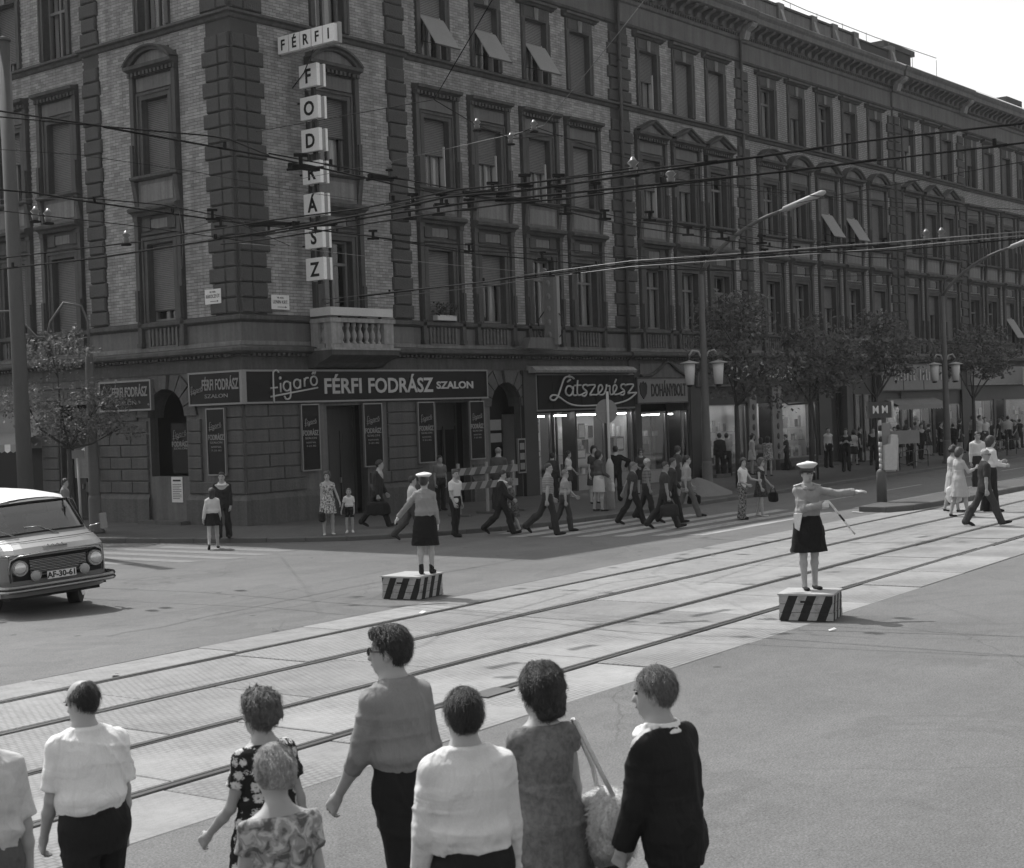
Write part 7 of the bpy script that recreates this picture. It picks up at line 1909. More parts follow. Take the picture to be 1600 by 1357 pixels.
    if glasses:
        gb = MB()
        for s_ in (-1, 1):
            gb.ellipsoid(hp(s_ * .034, .098, .008), (.026, .006, .021), M_eye, 12, 6, Rm); gb.tube([hp(s_ * .058, .09, .012), hp(s_ * .082, .0, .008)], .003, M_eye, 4)
        gb.tube([hp(-.012, .104, .014), hp(.012, .104, .014)], .003, M_eye, 4); gb.build('sunglasses', root)
    if collar:
        g = Grid(nb - [.14, .14, .05], nb + [.14, .16, .12], min(h, .011)); c_ = nb + np.array([0, .0, .062 if top == 'jacket' else .056])
        def cf(X, Y, Z):
            z = Z - c_[2]; r = (.090 if top == 'jacket' else .089) + (.55 if top == 'jacket' else .3) * np.clip(-z, 0, .05); d = np.abs(np.sqrt((X - c_[0]) ** 2 + ((Y - c_[1] - .012) * .92) ** 2) - r) - .0085
            return np.maximum(np.maximum(d, -z - .034 - .35 * np.clip(Y - c_[1], 0, .1)), z - .022 + .45 * np.clip(Y - c_[1] - .02, 0, 1))
        g.add(cf, c_ - .12, c_ + .12, 0); P, Q = g.mesh()
        if len(P): mobj('collar', npmesh('collar', P, Q, collar), root)
    if belt:
        g = MB(); n = 28; V = []
        for dz in (-.025, .025):
            V.append([((RX[4] + .030) * math.cos(6.2832 * k / n), (RY[4] + .030) * math.sin(6.2832 * k / n) + cy(waistz), waistz + dz) for k in range(n)])
        for k in range(n): g.poly([V[0][k], V[0][(k + 1) % n], V[1][(k + 1) % n], V[1][k]], belt, True)
        g.build('belt', root)
    if cap:
        g = MB(); T = Matrix.Translation(Vector(hp(0, 0, 0))) @ Rm.to_4x4() @ Matrix.Diagonal((hs, hs, hs, 1)); 
        prof = [(.088, .045), (.090, .085), (.135, .118), (.142, .130), (.132, .146), (.08, .158), (.0, .160)]
        n = 24; b0 = []
        for r_, z_ in prof: b0.append([T @ Vector((r_ * math.cos(6.2832 * k / n), (r_ * 1.12) * math.sin(6.2832 * k / n) - .008, z_ + .02 * math.sin(6.2832 * k / n) * (1 if z_ > .09 else 0))) for k in range(n)])
        for i in range(len(prof) - 1):
            for k in range(n): g.poly([b0[i][k], b0[i][(k + 1) % n], b0[i + 1][(k + 1) % n], b0[i + 1][k]], CAPD if i == 0 else CAPW, True)
        o_ = g.build('cap', root)
        g = MB(); vp = [T @ Vector((.088 * math.cos(a), .098 * math.sin(a), .048)) for a in np.linspace(.45, 2.69, 12)]; vq = [T @ Vector((.10 * math.cos(a), .098 * math.sin(a) + .06 * math.sin(a), .030)) for a in np.linspace(.45, 2.69, 12)]
        for k in range(11): g.poly([vp[k], vp[k + 1], vq[k + 1], vq[k]], M_eye, True)
        g.build('visor', o_)
    root['_S'] = S0
    mw = Matrix.Translation(Vector(loc)) @ Matrix.Rotation(heading(dirc), 4, 'Z') @ Matrix.Scale(S0, 4)
    out = {k: mw @ Vector(A[k][2] + (A[k][2] - A[k][1]) / np.linalg.norm(A[k][2] - A[k][1]) * .09) for k in 'RL'}
    out['root'] = root; out['mw'] = mw; out['sh'] = {k: mw @ Vector(A[k][0]) for k in 'RL'}; out['pz'] = pz; out['hc'] = hc; del root['_S']
    return out
SHM = {}; GLOVE = cm('plain', .62); CAPW = mat('cap_white', .68, rough=.6, bump=.05, var=.05); CAPD = mat('cap_band', .10, rough=.7, bump=.05)
M_lip = mat('lip', .14, rough=.5, bump=0)
def ztop(loc, px, py):
    d = wdir(px, py); L = math.hypot(loc[0] - CAM.x, loc[1] - CAM.y); hd = math.hypot(d.x, d.y); return CAM.z + d.z / hd * L
def bag(name, loc, w, h, d, m, label, rz=0.0, handle=.14, kind='box', cat='bag'):
    """hangs below loc (the hand)"""
    e = empty(name, loc, rz); tag(e, label, cat); g = Grid((-w / 2 - .05, -d / 2 - .05, -handle - h - .04), (w / 2 + .05, d / 2 + .05, -handle + .04), .012 if w < .6 else .02)
    def fn(X, Y, Z):
        z = (Z + handle + h / 2); ww = w / 2 * (1 - .12 * (z / h)) ; q = (np.abs(X) / ww) ** 4 + (np.abs(Y) / (d / 2)) ** 3 + (np.abs(z) / (h / 2)) ** 5; return (q ** .25 - 1) * d / 2
    g.add(fn, (-w / 2, -d / 2, -handle - h), (w / 2, d / 2, -handle), 0); g.disp(wob(int(abs(loc[0]) * 10), .006)); P, Q = g.mesh(); mobj('bag_body', npmesh('bag_body', P, Q, m), e)
    for s_ in (-1, 1): gg = MB(); gg.tube([(-w * .28, s_ * d * .2, -handle - .02), (-w * .18, s_ * .012, -.02), (0, s_ * .01, .005), (w * .18, s_ * .012, -.02), (w * .28, s_ * d * .2, -handle - .02)], .007, m, 5); gg.build('handle', e)
    return e
# ================================================================== who stands where
def fg(px, py, dep):
    p = atdepth(px, py, dep); return (p.x, p.y, 0.0), p.z
HF = .0105
# foreground, walking away to the left, cut by the lower edge
loc, H = fg(-42, 1090, 7.0)
person('man in a pale short-sleeved shirt cut off by the left edge', loc, H, -40, h=HF, girth=1.06, legs=((14, 6, 3), (-12, 10, 3)), arms=((-4, 10, 12), (10, 10, 14)), topm=cm('plain', .5), botm=cm('plain', .10), hairv=.02, seed=1, sleeve=.85)
loc, H = fg(137, 1068, 7.95)
person('balding heavy man in a white short-sleeved shirt and dark trousers, looking down to the left', loc, H, -34, h=HF, girth=1.05, belly=.03, legs=((16, 6, 3), (-14, 12, 3)), arms=((-6, 7, 18), (2, 8, 22)), head=(32, 14), lean=9, topm=cm('plain', .70), botm=cm('plain', .022), hair='fringe', hairv=.010, collar=cm('plain', .70), seed=2, sleeve=.82)
loc, H = fg(412, 1082, 7.75)
person('woman with short curly hair in a black dress printed with large white daisies', loc, H, -50, 'f', h=HF, girth=1.12, legs=((12, 4, 3), (-12, 8, 3)), arms=((-14, 8, 10), (16, 8, 30)), head=(14, 4), top='dress', topm=cm('daisy'), bottom='dress', hemz=.52, sleeve=.55, hair='curly', hairv=.10, shoes='woman', seed=3)
loc, H = fg(434, 1176, 6.5)
person('fair-haired woman with pinned-up hair in a light blossom-patterned dress, lowest in the picture', loc, H, -32, 'f', h=HF, girth=1.05, legs=((10, 4, 3), (-12, 8, 3)), arms=((-6, 10, 10), (12, 8, 30)), head=(12, 2), top='dress', topm=cm('blossom', .26), bottom='dress', hemz=.52, sleeve=.42, hair='bun', hairv=.32, shoes='woman', seed=4, neck=.495)
loc, H = fg(624, 981, 8.05)
a = person('tall man with swept-back dark hair and sunglasses in a grey pullover with pushed-up sleeves', loc, H, -48, h=HF, girth=.93, lean=6, legs=((12, 4, 3), (-14, 12, 3)), arms=((-10, 5, 16), (14, 9, 20)), head=(34, 3), top='rolled', topm=cm('plain', .22), botm=cm('plain', .020), hair='pomp', hairv=.018, glasses=True, collar=cm('plain', .24), seed=5, flare=1.6, hem='in')
loc, H = fg(728, 1081, 6.8)
person('black-haired man seen squarely from behind in a loose pale long-sleeved shirt', loc, H, -14, h=HF, girth=1.0, lean=6, legs=((10, 4, 3), (-10, 8, 3)), arms=((4, 7, 14), (-2, 8, 16)), head=(10, 2), top='long', topm=cm('plain', .60), botm=cm('plain', .02), hair='short', hairv=.010, collar=cm('plain', .6), seed=6)
loc, H = fg(850, 1050, 7.6)
b6 = person('woman with big wavy dark hair in a grey mottled dress, furry bag on her shoulder', loc, H, -22, 'f', h=HF, girth=1.0, lean=6, legs=((10, 4, 3), (-12, 8, 3)), arms=((-4, 6, 12), (12, 6, 26)), head=(34, 6), top='dress', topm=cm('mottle', .15), bottom='dress', hemz=.50, sleeve=.26, hair='big', hairv=.018, shoes='woman', seed=7)
loc, H = fg(1046, 1047, 7.25)
b7 = person('fair balding man in a dark suit with his white shirt collar turned out', loc, H, -46, h=HF, girth=.93, lean=8, legs=((14, 6, 3), (-12, 10, 3)), arms=((-4, 4, 12), (6, 4, 16)), head=(30, 4), top='jacket', hem='jacket', topm=cm('plain', .018), botm=cm('plain', .014), hair='short', hairv=.12, collar=cm('plain', .72), seed=8, hands=('fist', 'fist'))
# furry shoulder bag of the woman, and the suit man's flat briefcase
M_fur = mat('shaggy_fur', .62, rough=1, var=.25, scale=14, fine=90, fvar=.3, bump=1.0, bscale=70, bdist=.02)
sh = b6['sh']['R']; mw = b6['mw']; top_ = mw @ Vector((.17, -.02, b6['pz'] + .49)); bc = mw @ Vector((.30, -.08, b6['pz'] + .02))
e = empty('shoulder_bag', bc, heading(-22)); tag(e, 'large shaggy pale shoulder bag hanging from the wavy-haired woman on a cream strap', 'bag')
g = Grid((-.24, -.22, -.32), (.24, .22, .24), .011)
g.ell((0, 0, -.06), (.12, .185, .20), None, .02); g.ell((0, .03, -.14), (.13, .19, .13), None, .03); g.disp(wob(5, .010, 2.0)); P, Q = g.mesh(); mobj('bag_body', npmesh('bag_body', P, Q, M_fur), e)
sb = MB(); rr = random.Random(9)
for q in range(3800):
    i = rr.randrange(len(P)); p = Vector(P[i]); n_ = (p - Vector((0, 0, -.08))).normalized(); d_ = (n_ * .7 + Vector((0, 0, -.7)) + Vector((rr.gauss(0, .2), rr.gauss(0, .2), 0))).normalized(); L = rr.uniform(.02, .042); s_ = d_.orthogonal().normalized() * .0016
    sb.poly([p - s_, p + s_, p + d_ * L + s_ * .2, p + d_ * L - s_ * .2], M_fur)
sb.build('fur', e)['kind'] = 'stuff'
iv = Matrix.Rotation(-heading(-22), 3, 'Z'); tl = iv @ (top_ - bc)
sm_ = MB(); sm_.tube([(0, .10, .10), tuple(tl * .5 + Vector((.03, .05, 0))), tuple(tl + Vector((0, .05, .03))), tuple(tl + Vector((-.01, -.03, .02))), tuple(tl * .5 + Vector((.02, -.07, 0))), (0, -.10, .10)], .013, cm('plain', .55), 5); sm_.build('strap', e)
bag('briefcase', b7['L'] + Vector((0, 0, -.01)), .42, .28, .09, cm('stiff', .015), 'flat black briefcase carried low by the man in the dark suit', heading(-46) + math.pi / 2, .05, cat='briefcase')

# ---- striped boxes and the two policewomen
def stripebox(cx, cy_, rz, lx, ly, h_, label):
    e = empty('traffic_podium', (cx, cy_, 0), rz); tag(e, label, 'podium', 'striped traffic podiums')
    m, t, p = new_mat('diagonal_stripes', .75, .2); c = coord(t); sx = nn(t, 'ShaderNodeSeparateXYZ'); t.links.new(c, sx.inputs[0])
    a = math_(t, 'ADD', math_(t, 'ADD', math_(t, 'MULTIPLY', sx.outputs[0], 1), math_(t, 'MULTIPLY', sx.outputs[1], 1.15)), math_(t, 'MULTIPLY', sx.outputs[2], -.42))
    a = math_(t, 'FRACT', math_(t, 'MULTIPLY', a, 4.0)); wr = noise(t, c, 30, 4, .7); a = math_(t, 'ADD', a, math_(t, 'MULTIPLY', math_(t, 'SUBTRACT', wr, .5), .05))
    st = math_(t, 'GREATER_THAN', a, .5); wr2 = noise(t, c, 9, 4, .7)
    k = math_(t, 'ADD', math_(t, 'MULTIPLY', st, .30), .022); k = math_(t, 'MULTIPLY', k, ramp(t, [(.3, .6), (.5, 1.0), (.8, 1.15)], wr2).outputs[0]); setcol(t, p, k); addbump(t, p, wr, .3, .004)
    n = 3; zh = h_ / n
    for k_ in range(n):
        o = .0 if k_ else .004; g = MB(); z0, z1 = k_ * zh + (.004 if k_ else .01), (k_ + 1) * zh - .003
        g.box(-lx / 2 - o, -ly / 2 - o, z0, lx / 2 + o, ly / 2 + o, z1, m); g.build('plank', e)
    g = MB(); g.box(-lx / 2 + .01, -ly / 2 + .01, .0, lx / 2 - .01, ly / 2 - .01, h_ - .01, M_dark); g.build('inner_frame', e)
    mt = mat('podium_top', .34, rough=.8, var=.25, scale=3, sc=(1, .2, 1)); 
    for k_ in range(4):
        g = MB(); y0 = -ly / 2 - .015 + k_ * (ly + .03) / 4; g.box(-lx / 2 - .018, y0 + .002, h_, lx / 2 + .018, y0 + (ly + .03) / 4 - .002, h_ + .025, mt); g.build('top_board', e)
    g = MB(); g.box(-.07, -ly / 2 - .006, h_ * .72, .07, -ly / 2 - .0045, h_ * .80, M_dark); g.build('hand_slot', e)
    return e
stripebox(-8.90, -21.52, rad(-74), .72, .66, .345, 'diagonally striped wooden podium right of centre under the policewoman facing us')
stripebox(-9.36, -14.60, rad(-80), .70, .72, .345, 'diagonally striped wooden podium left of centre under the policewoman seen from behind')
UNI = cm('plain', .27)
p = at(1266, 921, .37); H = ztop(p, 1254, 721) - .37
a = person('policewoman facing us, arm stretched out sideways, striped baton across her chest', (p.x, p.y, .37), H, 172, 'f', h=.011, legs=((2, 2, -.5), (-2, 2, -.5)), head=(4, 4), lean=0,
           arms=({'to': (-.13, .23, 1.17), 'hint': (.9, .1, -.8), 'thumb': (-.2, .2, 1)}, {'to': (-.66, .10, 1.33), 'hint': (0, -.3, -1), 'thumb': (0, 1, .3)}), top='long', topm=UNI, bottom='skirt', botm=cm('plain', .015), hemz=.52, flare=1.25, hair='short', hairv=.02, shoes='woman', hands=('fist', 'open'), cap='white', collar=UNI, belt=cm('plain', .7), seed=20, skin=M_skin)
mw = a['mw']
def baton(h0, h1, m, label):
    e = empty('baton', h0); tag(e, label, 'baton'); d = (h1 - h0)
    for i_ in range(5):
        g = MB(); g.tube([d * (i_ * .2), d * ((i_ + 1) * .2)], .014, (m, M_letterB)[1 if i_ in (2,) else 0], 8); g.build('segment', e)
h0 = a['R']; baton(h0 + Vector((0, 0, .04)), h0 + (mw.to_3x3() @ Vector((-.34, .05, -.42))), M_plate, 'white traffic baton with a black band pointing down to the right')
g = MB(); g.prism([(-.02, .0), (.10, .0), (.09, -.2), (.03, -.24)], 'y', -.03, .03, cm('plain', .65)); o = g.build('pouch', a['root'], (.13, .10, a['pz'] + .13), (0, 0, rad(-30)))
for s_ in (-1, 1): g = MB(); g.box(-.06, -.03, 0, .06, .03, .014, cm('plain', .5)); g.build('epaulette', a['root'], (s_ * .13, 0, a['pz'] + .512), (0, rad(14 * s_), 0))
p = at(667, 897, .37); H = ztop(p, 662, 738) - .37
a = person('policewoman seen from behind on the left podium, baton hanging from her right hand', (p.x, p.y, .37), H, 4, 'f', h=.012, legs=((3, 2, 0), (-3, 2, 0)), head=(-4, 6), lean=1,
           arms=((4, 8, 16), {'to': (-.50, .16, .98), 'hint': (-.4, -.6, -.2), 'thumb': (0, 1, 0)}), top='long', topm=cm('plain', .24), bottom='skirt', botm=cm('plain', .014), hemz=.50, flare=1.0, hair='short', hairv=.02, shoes='boot', hands=('fist', 'open'), cap='white', collar=UNI, belt=cm('plain', .6), seed=21)
baton(a['R'], a['R'] + (a['mw'].to_3x3() @ Vector((-.17, .04, -.24))), M_plate, 'short white baton hanging from the right glove of the policewoman seen from behind')
# ---- middle distance and pavement people: (feet x, feet y, head top y, ground z, ...)
STR = ((24, 6, 2), (-20, 22, 2)); STL = ((-20, 22, 2), (24, 6, 2)); STA = ((2, 1, 3), (-2, 2, 3)); EAS = ((8, 3, 3), (-8, 10, 3))
AW = ((-18, 6, 10), (20, 6, 20)); AS = ((2, 6, 8), (-2, 6, 10)); AF = ((20, 6, 60, 20), (4, 6, 12))
def w(label, fx, fy, ty, z, dirc, **k):
    p = at(fx, fy, z); H = ztop(p, fx, ty) - z; k.setdefault('h', .019); k.setdefault('group', None)
    if 'legs' in k: k['legs'] = tuple((a * .82, b + (3 if a > 0 else 2), c) for a, b, c in k['legs'])
    return person(label, (p.x, p.y, z), H, dirc, seed=int(fx), **k)
PL = cm
a = w('girl with long dark hair, white jumper and black miniskirt walking away towards the corner', 334, 858, 763, 0, -10, sex='f', legs=STR, arms=((14, 8, 20), (-10, 14, 10)), top='long', topm=PL('plain', .5), bottom='skirt', botm=PL('plain', .015), hemz=.66, hair='long', hairv=.02, shoes='woman', shoem=PL('stiff', .02))
w('man in a dark suit with open white collar standing on the kerb by the girl', 350, 842, 738, .12, 176, legs=EAS, arms=AS, top='jacket', hem='jacket', topm=PL('plain', .025), botm=PL('plain', .025), collar=PL('plain', .7), hairv=.015, h=.017)
a = w('woman in a pale floral sleeveless dress holding a boy by the hand at the kerb', 514, 836, 737, .12, 168, sex='f', legs=STA, arms=((0, 5, 6), (4, 22, 10)), head=(-14, 0), top='dress', topm=PL('floral', .36), bottom='dress', hemz=.58, sleeve=.3, hair='curly', hairv=.06, shoes='woman', shoem=PL('plain', .6), h=.016)
bag('handbag', a['R'], .36, .24, .16, PL('stiff', .02), 'black handbag held by the woman in the floral dress', heading(78), .10)
w('small boy in a white T-shirt and black shorts holding the hand of the woman', 547, 833, 763, .12, 176, legs=STA, arms=((2, 20, 6), (0, 6, 8)), topm=PL('plain', .62), bottom='shorts', botm=PL('plain', .02), hemz=.62, hair='crew', hairv=.14, shoem=PL('plain', .6), child=True, h=.016)
a = w('person in a long dark coat striding right with a big briefcase near the first doorway', 592, 824, 719, .12, 88, legs=((26, 4, 2), (-28, 14, 2)), arms=((-6, 6, 6), (8, 6, 20)), lean=6, top='jacket', hem='jacket', topm=PL('plain', .03), botm=PL('plain', .022), hair='short', hairv=.015)
bag('briefcase', a['R'], .58, .36, .18, PL('stiff', .02), 'large dark briefcase carried past the first doorway', heading(88) + math.pi / 2, .06, cat='briefcase')
w('man in a white shirt striding right, half hidden behind the left policewoman', 646, 846, 744, 0, 84, legs=((22, 6, 2), (-30, 20, 2)), arms=((26, 10, 50), (-10, 8, 10)), topm=PL('plain', .6), botm=PL('plain', .06))
w('man in a grey shirt and black trousers standing by the glazed door with hands down', 689, 798, 712, .12, 150, legs=STA, arms=AS, topm=PL('plain', .14), botm=PL('plain', .02), skin=M_skind)
w('man in a white polo shirt and black trousers standing at the zebra crossing', 713, 839, 734, 0, 128, legs=((10, 3, 3), (-8, 6, 3)), arms=((6, 8, 22), (-4, 8, 14)), head=(-14, 0), topm=PL('plain', .62), hem='out', botm=PL('plain', .018), hairv=.05, h=.016)
w('elderly man in a grey jacket standing with his back to us before the arched gateway', 781, 797, 699, .12, 20, legs=STA, arms=((0, 12, 20), (0, 10, 10)), top='jacket', hem='jacket', topm=PL('plain', .075), botm=PL('plain', .04), hair='fringe', hairv=.2, girth=1.05)
w('dark-haired man in a dark suit and white collar walking right beside the barrier', 786, 836, 735, 0, 82, legs=((26, 4, 2), (-26, 26, 2)), arms=((14, 6, 40, 16), (-8, 8, 20)), head=(-12, 14), top='jacket', hem='jacket', topm=PL('plain', .022), botm=PL('plain', .022), collar=PL('plain', .68), hairv=.012, h=.016)
a = w('fair-haired woman in a patterned coat leaning towards the man in the dark suit', 803, 832, 748, 0, -70, sex='f', legs=((14, 8, 2), (-12, 14, 2)), arms=((10, 6, 40, 16), (-10, 6, 10)), lean=10, top='dress', topm=PL('floral', .10), bottom='dress', hemz=.5, sleeve=1.5, hair='curly', hairv=.16, shoes='woman')
bag('handbag', a['L'], .36, .26, .16, PL('stiff', .02), 'black bag trailing behind the fair-haired woman in the patterned coat', heading(80), .08)
w('balding man in a striped short-sleeved shirt striding onto the crossing', 858, 837, 724, 0, 78, legs=((18, 4, 2), (-32, 24, 2)), arms=((-14, 8, 8), (10, 8, 20)), head=(-40, 0), topm=PL('stripe', .24), hem='out', botm=PL('plain', .035), hair='crew', hairv=.04, h=.016, skin=M_skin)
w('man with glasses just behind the striped shirt, swinging his arm forward', 884, 830, 734, 0, 80, legs=((16, 6, 2), (-22, 14, 2)), arms=((-8, 6, 10), (34, 6, 12)), head=(-30, 0), topm=PL('plain', .3), botm=PL('plain', .05), hair='crew', hairv=.18, glasses=True)
w('dark-haired man in a dark jumper looking into the optician window', 865, 786, 708, .12, 10, legs=STA, arms=AS, top='long', topm=PL('plain', .045), botm=PL('plain', .03), hairv=.012)
w('woman in a white blouse and dark skirt walking past the optician door', 889, 777, 705, .12, 110, sex='f', legs=((16, 6, 2), (-26, 26, 2)), arms=((-6, 8, 10), (12, 8, 30)), head=(30, 0), topm=PL('plain', .6), bottom='skirt', botm=PL('plain', .05), hemz=.6, hair='short', hairv=.02, shoes='woman', shoem=PL('plain', .5))
a = w('woman in a dark cardigan and cream skirt waiting by the round sign pole', 937, 799, 705, .12, 60, sex='f', legs=((4, 2, 3), (-6, 3, 3)), arms=((10, 6, 50, 16), (14, 6, 60, 16)), head=(-20, 0), top='long', topm=PL('plain', .09), bottom='skirt', botm=PL('plain', .5), hemz=.55, hair='bob', hairv=.015, shoes='woman', h=.017)
bag('handbag', a['R'] + Vector((0, 0, -.02)), .22, .26, .1, PL('stiff', .5), 'pale bag on the arm of the woman by the round sign pole', heading(60), .1)
w('dark-haired woman standing just behind the woman in the cardigan', 930, 787, 697, .12, 160, sex='f', legs=STA, arms=AS, topm=PL('plain', .05), bottom='skirt', botm=PL('plain', .05), hemz=.55, hair='bob', hairv=.012, shoes='woman')
w('man in a black jacket seen from behind with his hand on his hip', 964, 783, 697, .12, 8, legs=((-4, 2, 3), (4, 3, 5)), arms=({'to': (.30, .05, 1.05), 'hint': (1, -.5, .2)}, (0, 8, 10)), top='jacket', hem='jacket', topm=PL('plain', .015), botm=PL('plain', .015), collar=PL('plain', .4), hairv=.012, h=.017)
w('woman in sunglasses looking out from the tobacconist window', 1003, 772, 702, .12, 176, sex='f', legs=STA, arms=((10, 8, 60, 20), (10, 8, 60, 20)), topm=PL('plain', .06), bottom='skirt', botm=PL('plain', .04), hair='curly', hairv=.04, glasses=True, shoes='woman')
w('bald man in a dark T-shirt striding right across the zebra crossing', 990, 820, 722, 0, 84, legs=((26, 4, 2), (-26, 12, 2)), arms=((-14, 6, 4), (-30, 8, 6)), head=(-24, 4), topm=PL('plain', .05), hem='out', botm=PL('plain', .022), hair='crew', hairv=.12, girth=1.1, h=.016, skin=M_skind)
a = w('white-haired man in a checked short-sleeved shirt behind the bald man', 1012, 812, 717, 0, 95, legs=((18, 4, 2), (-20, 14, 2)), arms=((4, 6, 10), (-8, 8, 8)), head=(-30, 4), topm=PL('check', .16), hem='out', botm=PL('plain', .03), hair='short', hairv=.5, h=.016, skin=M_skind)
a = w('man in a dark polo shirt carrying shopping bags over the zebra crossing', 1040, 826, 722, 0, 86, legs=((30, 4, 2), (-26, 18, 2)), arms=((2, 6, 6), (-12, 8, 8)), head=(-36, 0), topm=PL('plain', .045), hem='out', botm=PL('plain', .03), hair='short', hairv=.02, h=.016, skin=M_skind)
bag('shopping_bag', a['R'], .44, .30, .22, PL('stiff', .03), 'dark bulging shopping bag carried over the zebra crossing', heading(86) + math.pi / 2, .08)
w('man with a high forehead just behind the man with the shopping bags', 1052, 818, 716, 0, 84, legs=((20, 4, 2), (-22, 14, 2)), arms=AW, head=(-30, 0), top='long', topm=PL('plain', .04), botm=PL('plain', .02), hair='short', hairv=.02, skin=M_skind)
a = w('young man in a light shirt and grey trousers striding right with his sleeves rolled', 1074, 810, 712, 0, 88, legs=((32, 8, 2), (-20, 10, 2)), arms=((-16, 8, 20), (10, 8, 20)), top='rolled', topm=PL('plain', .32), botm=PL('plain', .12), hair='short', hairv=.02, h=.016)
bag('shopping_bag', a['L'] + Vector((0, 0, -.1)), .34, .24, .14, PL('stiff', .02), 'small black bag swinging beside the man in the light shirt', heading(88) + math.pi / 2, .06)
w('bushy-haired woman facing the tobacconist door', 1060, 778, 698, .12, 60, sex='f', legs=STA, arms=AS, topm=PL('plain', .09), bottom='skirt', botm=PL('plain', .05), hair='curly', hairv=.06, shoes='woman')
w('dark-shirted man seen from behind at the lit display window', 1126, 746, 677, .12, 6, legs=STA, arms=((0, 8, 10), (0, 8, 10)), top='long', topm=PL('plain', .03), botm=PL('plain', .02), hairv=.012)
w('person with a pale sleeve seen from behind next to the dark-shirted man', 1137, 745, 677, .12, 6, legs=STA, arms=AS, topm=PL('plain', .3), botm=PL('plain', .03), hairv=.012)
a = w('woman in a white top and patterned flared trousers waiting at the kerb', 1162, 812, 716, 0, 130, sex='f', legs=((6, 2, 5), (-8, 4, 3)), arms=((4, 8, 60, 16), (30, 10, 50, 8)), head=(-30, 0), top='short', sleeve=0, topm=PL('plain', .62), hem='out', botm=PL('floral', .16), flare=3.2, hair='bob', hairv=.02, h=.016)
a = w('woman with sunglasses in a dark sleeveless dress with a round black bag', 1190, 807, 716, 0, 120, sex='f', legs=((10, 3, 3), (-10, 6, 3)), arms=((2, 8, 16), (12, 8, 30)), top='dress', sleeve=0, topm=PL('floral', .045), bottom='dress', hemz=.58, hair='bob', hairv=.08, glasses=True, shoes='woman', shoem=PL('plain', .55), h=.016)
bag('handbag', a['L'] + Vector((0, 0, 0)), .26, .26, .14, PL('stiff', .015), 'round black bag of the woman in the dark sleeveless dress', heading(30), .12)
w('woman in a sleeveless light dress at the door of the third shop', 1176, 742, 678, .12, 100, sex='f', legs=STA, arms=AS, top='dress', sleeve=0, topm=PL('plain', .4), bottom='dress', hemz=.62, hair='bob', hairv=.015, shoes='woman')
w('woman with long dark hair in a patterned minidress seen from behind', 1201, 744, 682, .12, 20, sex='f', legs=STA, arms=AS, top='dress', sleeve=.3, topm=PL('floral', .3), bottom='dress', hemz=.68, hair='long', hairv=.012, shoes='woman')
w('long-haired woman in a grey blouse beside the patterned minidress', 1190, 744, 684, .12, 10, sex='f', legs=STA, arms=AS, topm=PL('plain', .2), bottom='skirt', botm=PL('plain', .05), hemz=.6, hair='long', hairv=.012, shoes='woman')
w('woman in a long dark coat before the second lit display', 1246, 724, 676, .12, 40, sex='f', legs=STA, arms=AS, top='dress', sleeve=1.8, topm=PL('plain', .03), bottom='dress', hemz=.4, hair='bob', hairv=.015, shoes='woman')
w('woman in a white top and dark trousers by the double tree trunk', 1295, 731, 668, .12, 170, sex='f', legs=STA, arms=AS, topm=PL('plain', .45), sleeve=0, hem='out', botm=PL('plain', .02), hair='short', hairv=.03)
w('man in a black T-shirt with folded arms walking by the tree', 1323, 737, 670, .12, 190, legs=EAS, arms=((20, 8, 90, 40), (20, 8, 90, 40)), topm=PL('plain', .02), hem='out', botm=PL('plain', .025), hairv=.02)
w('man in a dark suit left of the tram stop post', 1366, 727, 668, .12, 200, legs=EAS, arms=AS, top='jacket', hem='jacket', topm=PL('plain', .02), botm=PL('plain', .02), hairv=.012)
w('dark-haired man in a pale shirt right behind the tram stop post', 1384, 727, 664, .12, 60, legs=EAS, arms=AS, topm=PL('plain', .4), botm=PL('plain', .03), hairv=.012)
w('man in an untucked white shirt and dark trousers walking on the far pavement', 1422, 728, 668, .12, 176, legs=EAS, arms=((6, 8, 10), (-6, 8, 10)), topm=PL('plain', .42), hem='out', botm=PL('plain', .02), hair='short', hairv=.10)
w('man in a dark suit just right of the untucked white shirt', 1440, 718, 662, .12, 160, legs=EAS, arms=AS, top='jacket', hem='jacket', topm=PL('plain', .02), botm=PL('plain', .02), hairv=.012)
w('woman in a dark patterned dress in front of the lit far window', 1452, 712, 662, .12, 90, sex='f', legs=EAS, arms=AS, top='dress', topm=PL('floral', .07), bottom='dress', hemz=.55, hair='curly', hairv=.05, shoes='woman')
w('man in a black sweater behind the blank board', 1470, 712, 660, .12, 120, legs=STA, arms=AS, top='long', topm=PL('plain', .015), botm=PL('plain', .02), hairv=.02)
w('man in a black shirt right of the blank board, turned away', 1490, 712, 662, .12, 20, legs=STA, arms=AS, top='long', topm=PL('plain', .012), botm=PL('plain', .02), hairv=.012)
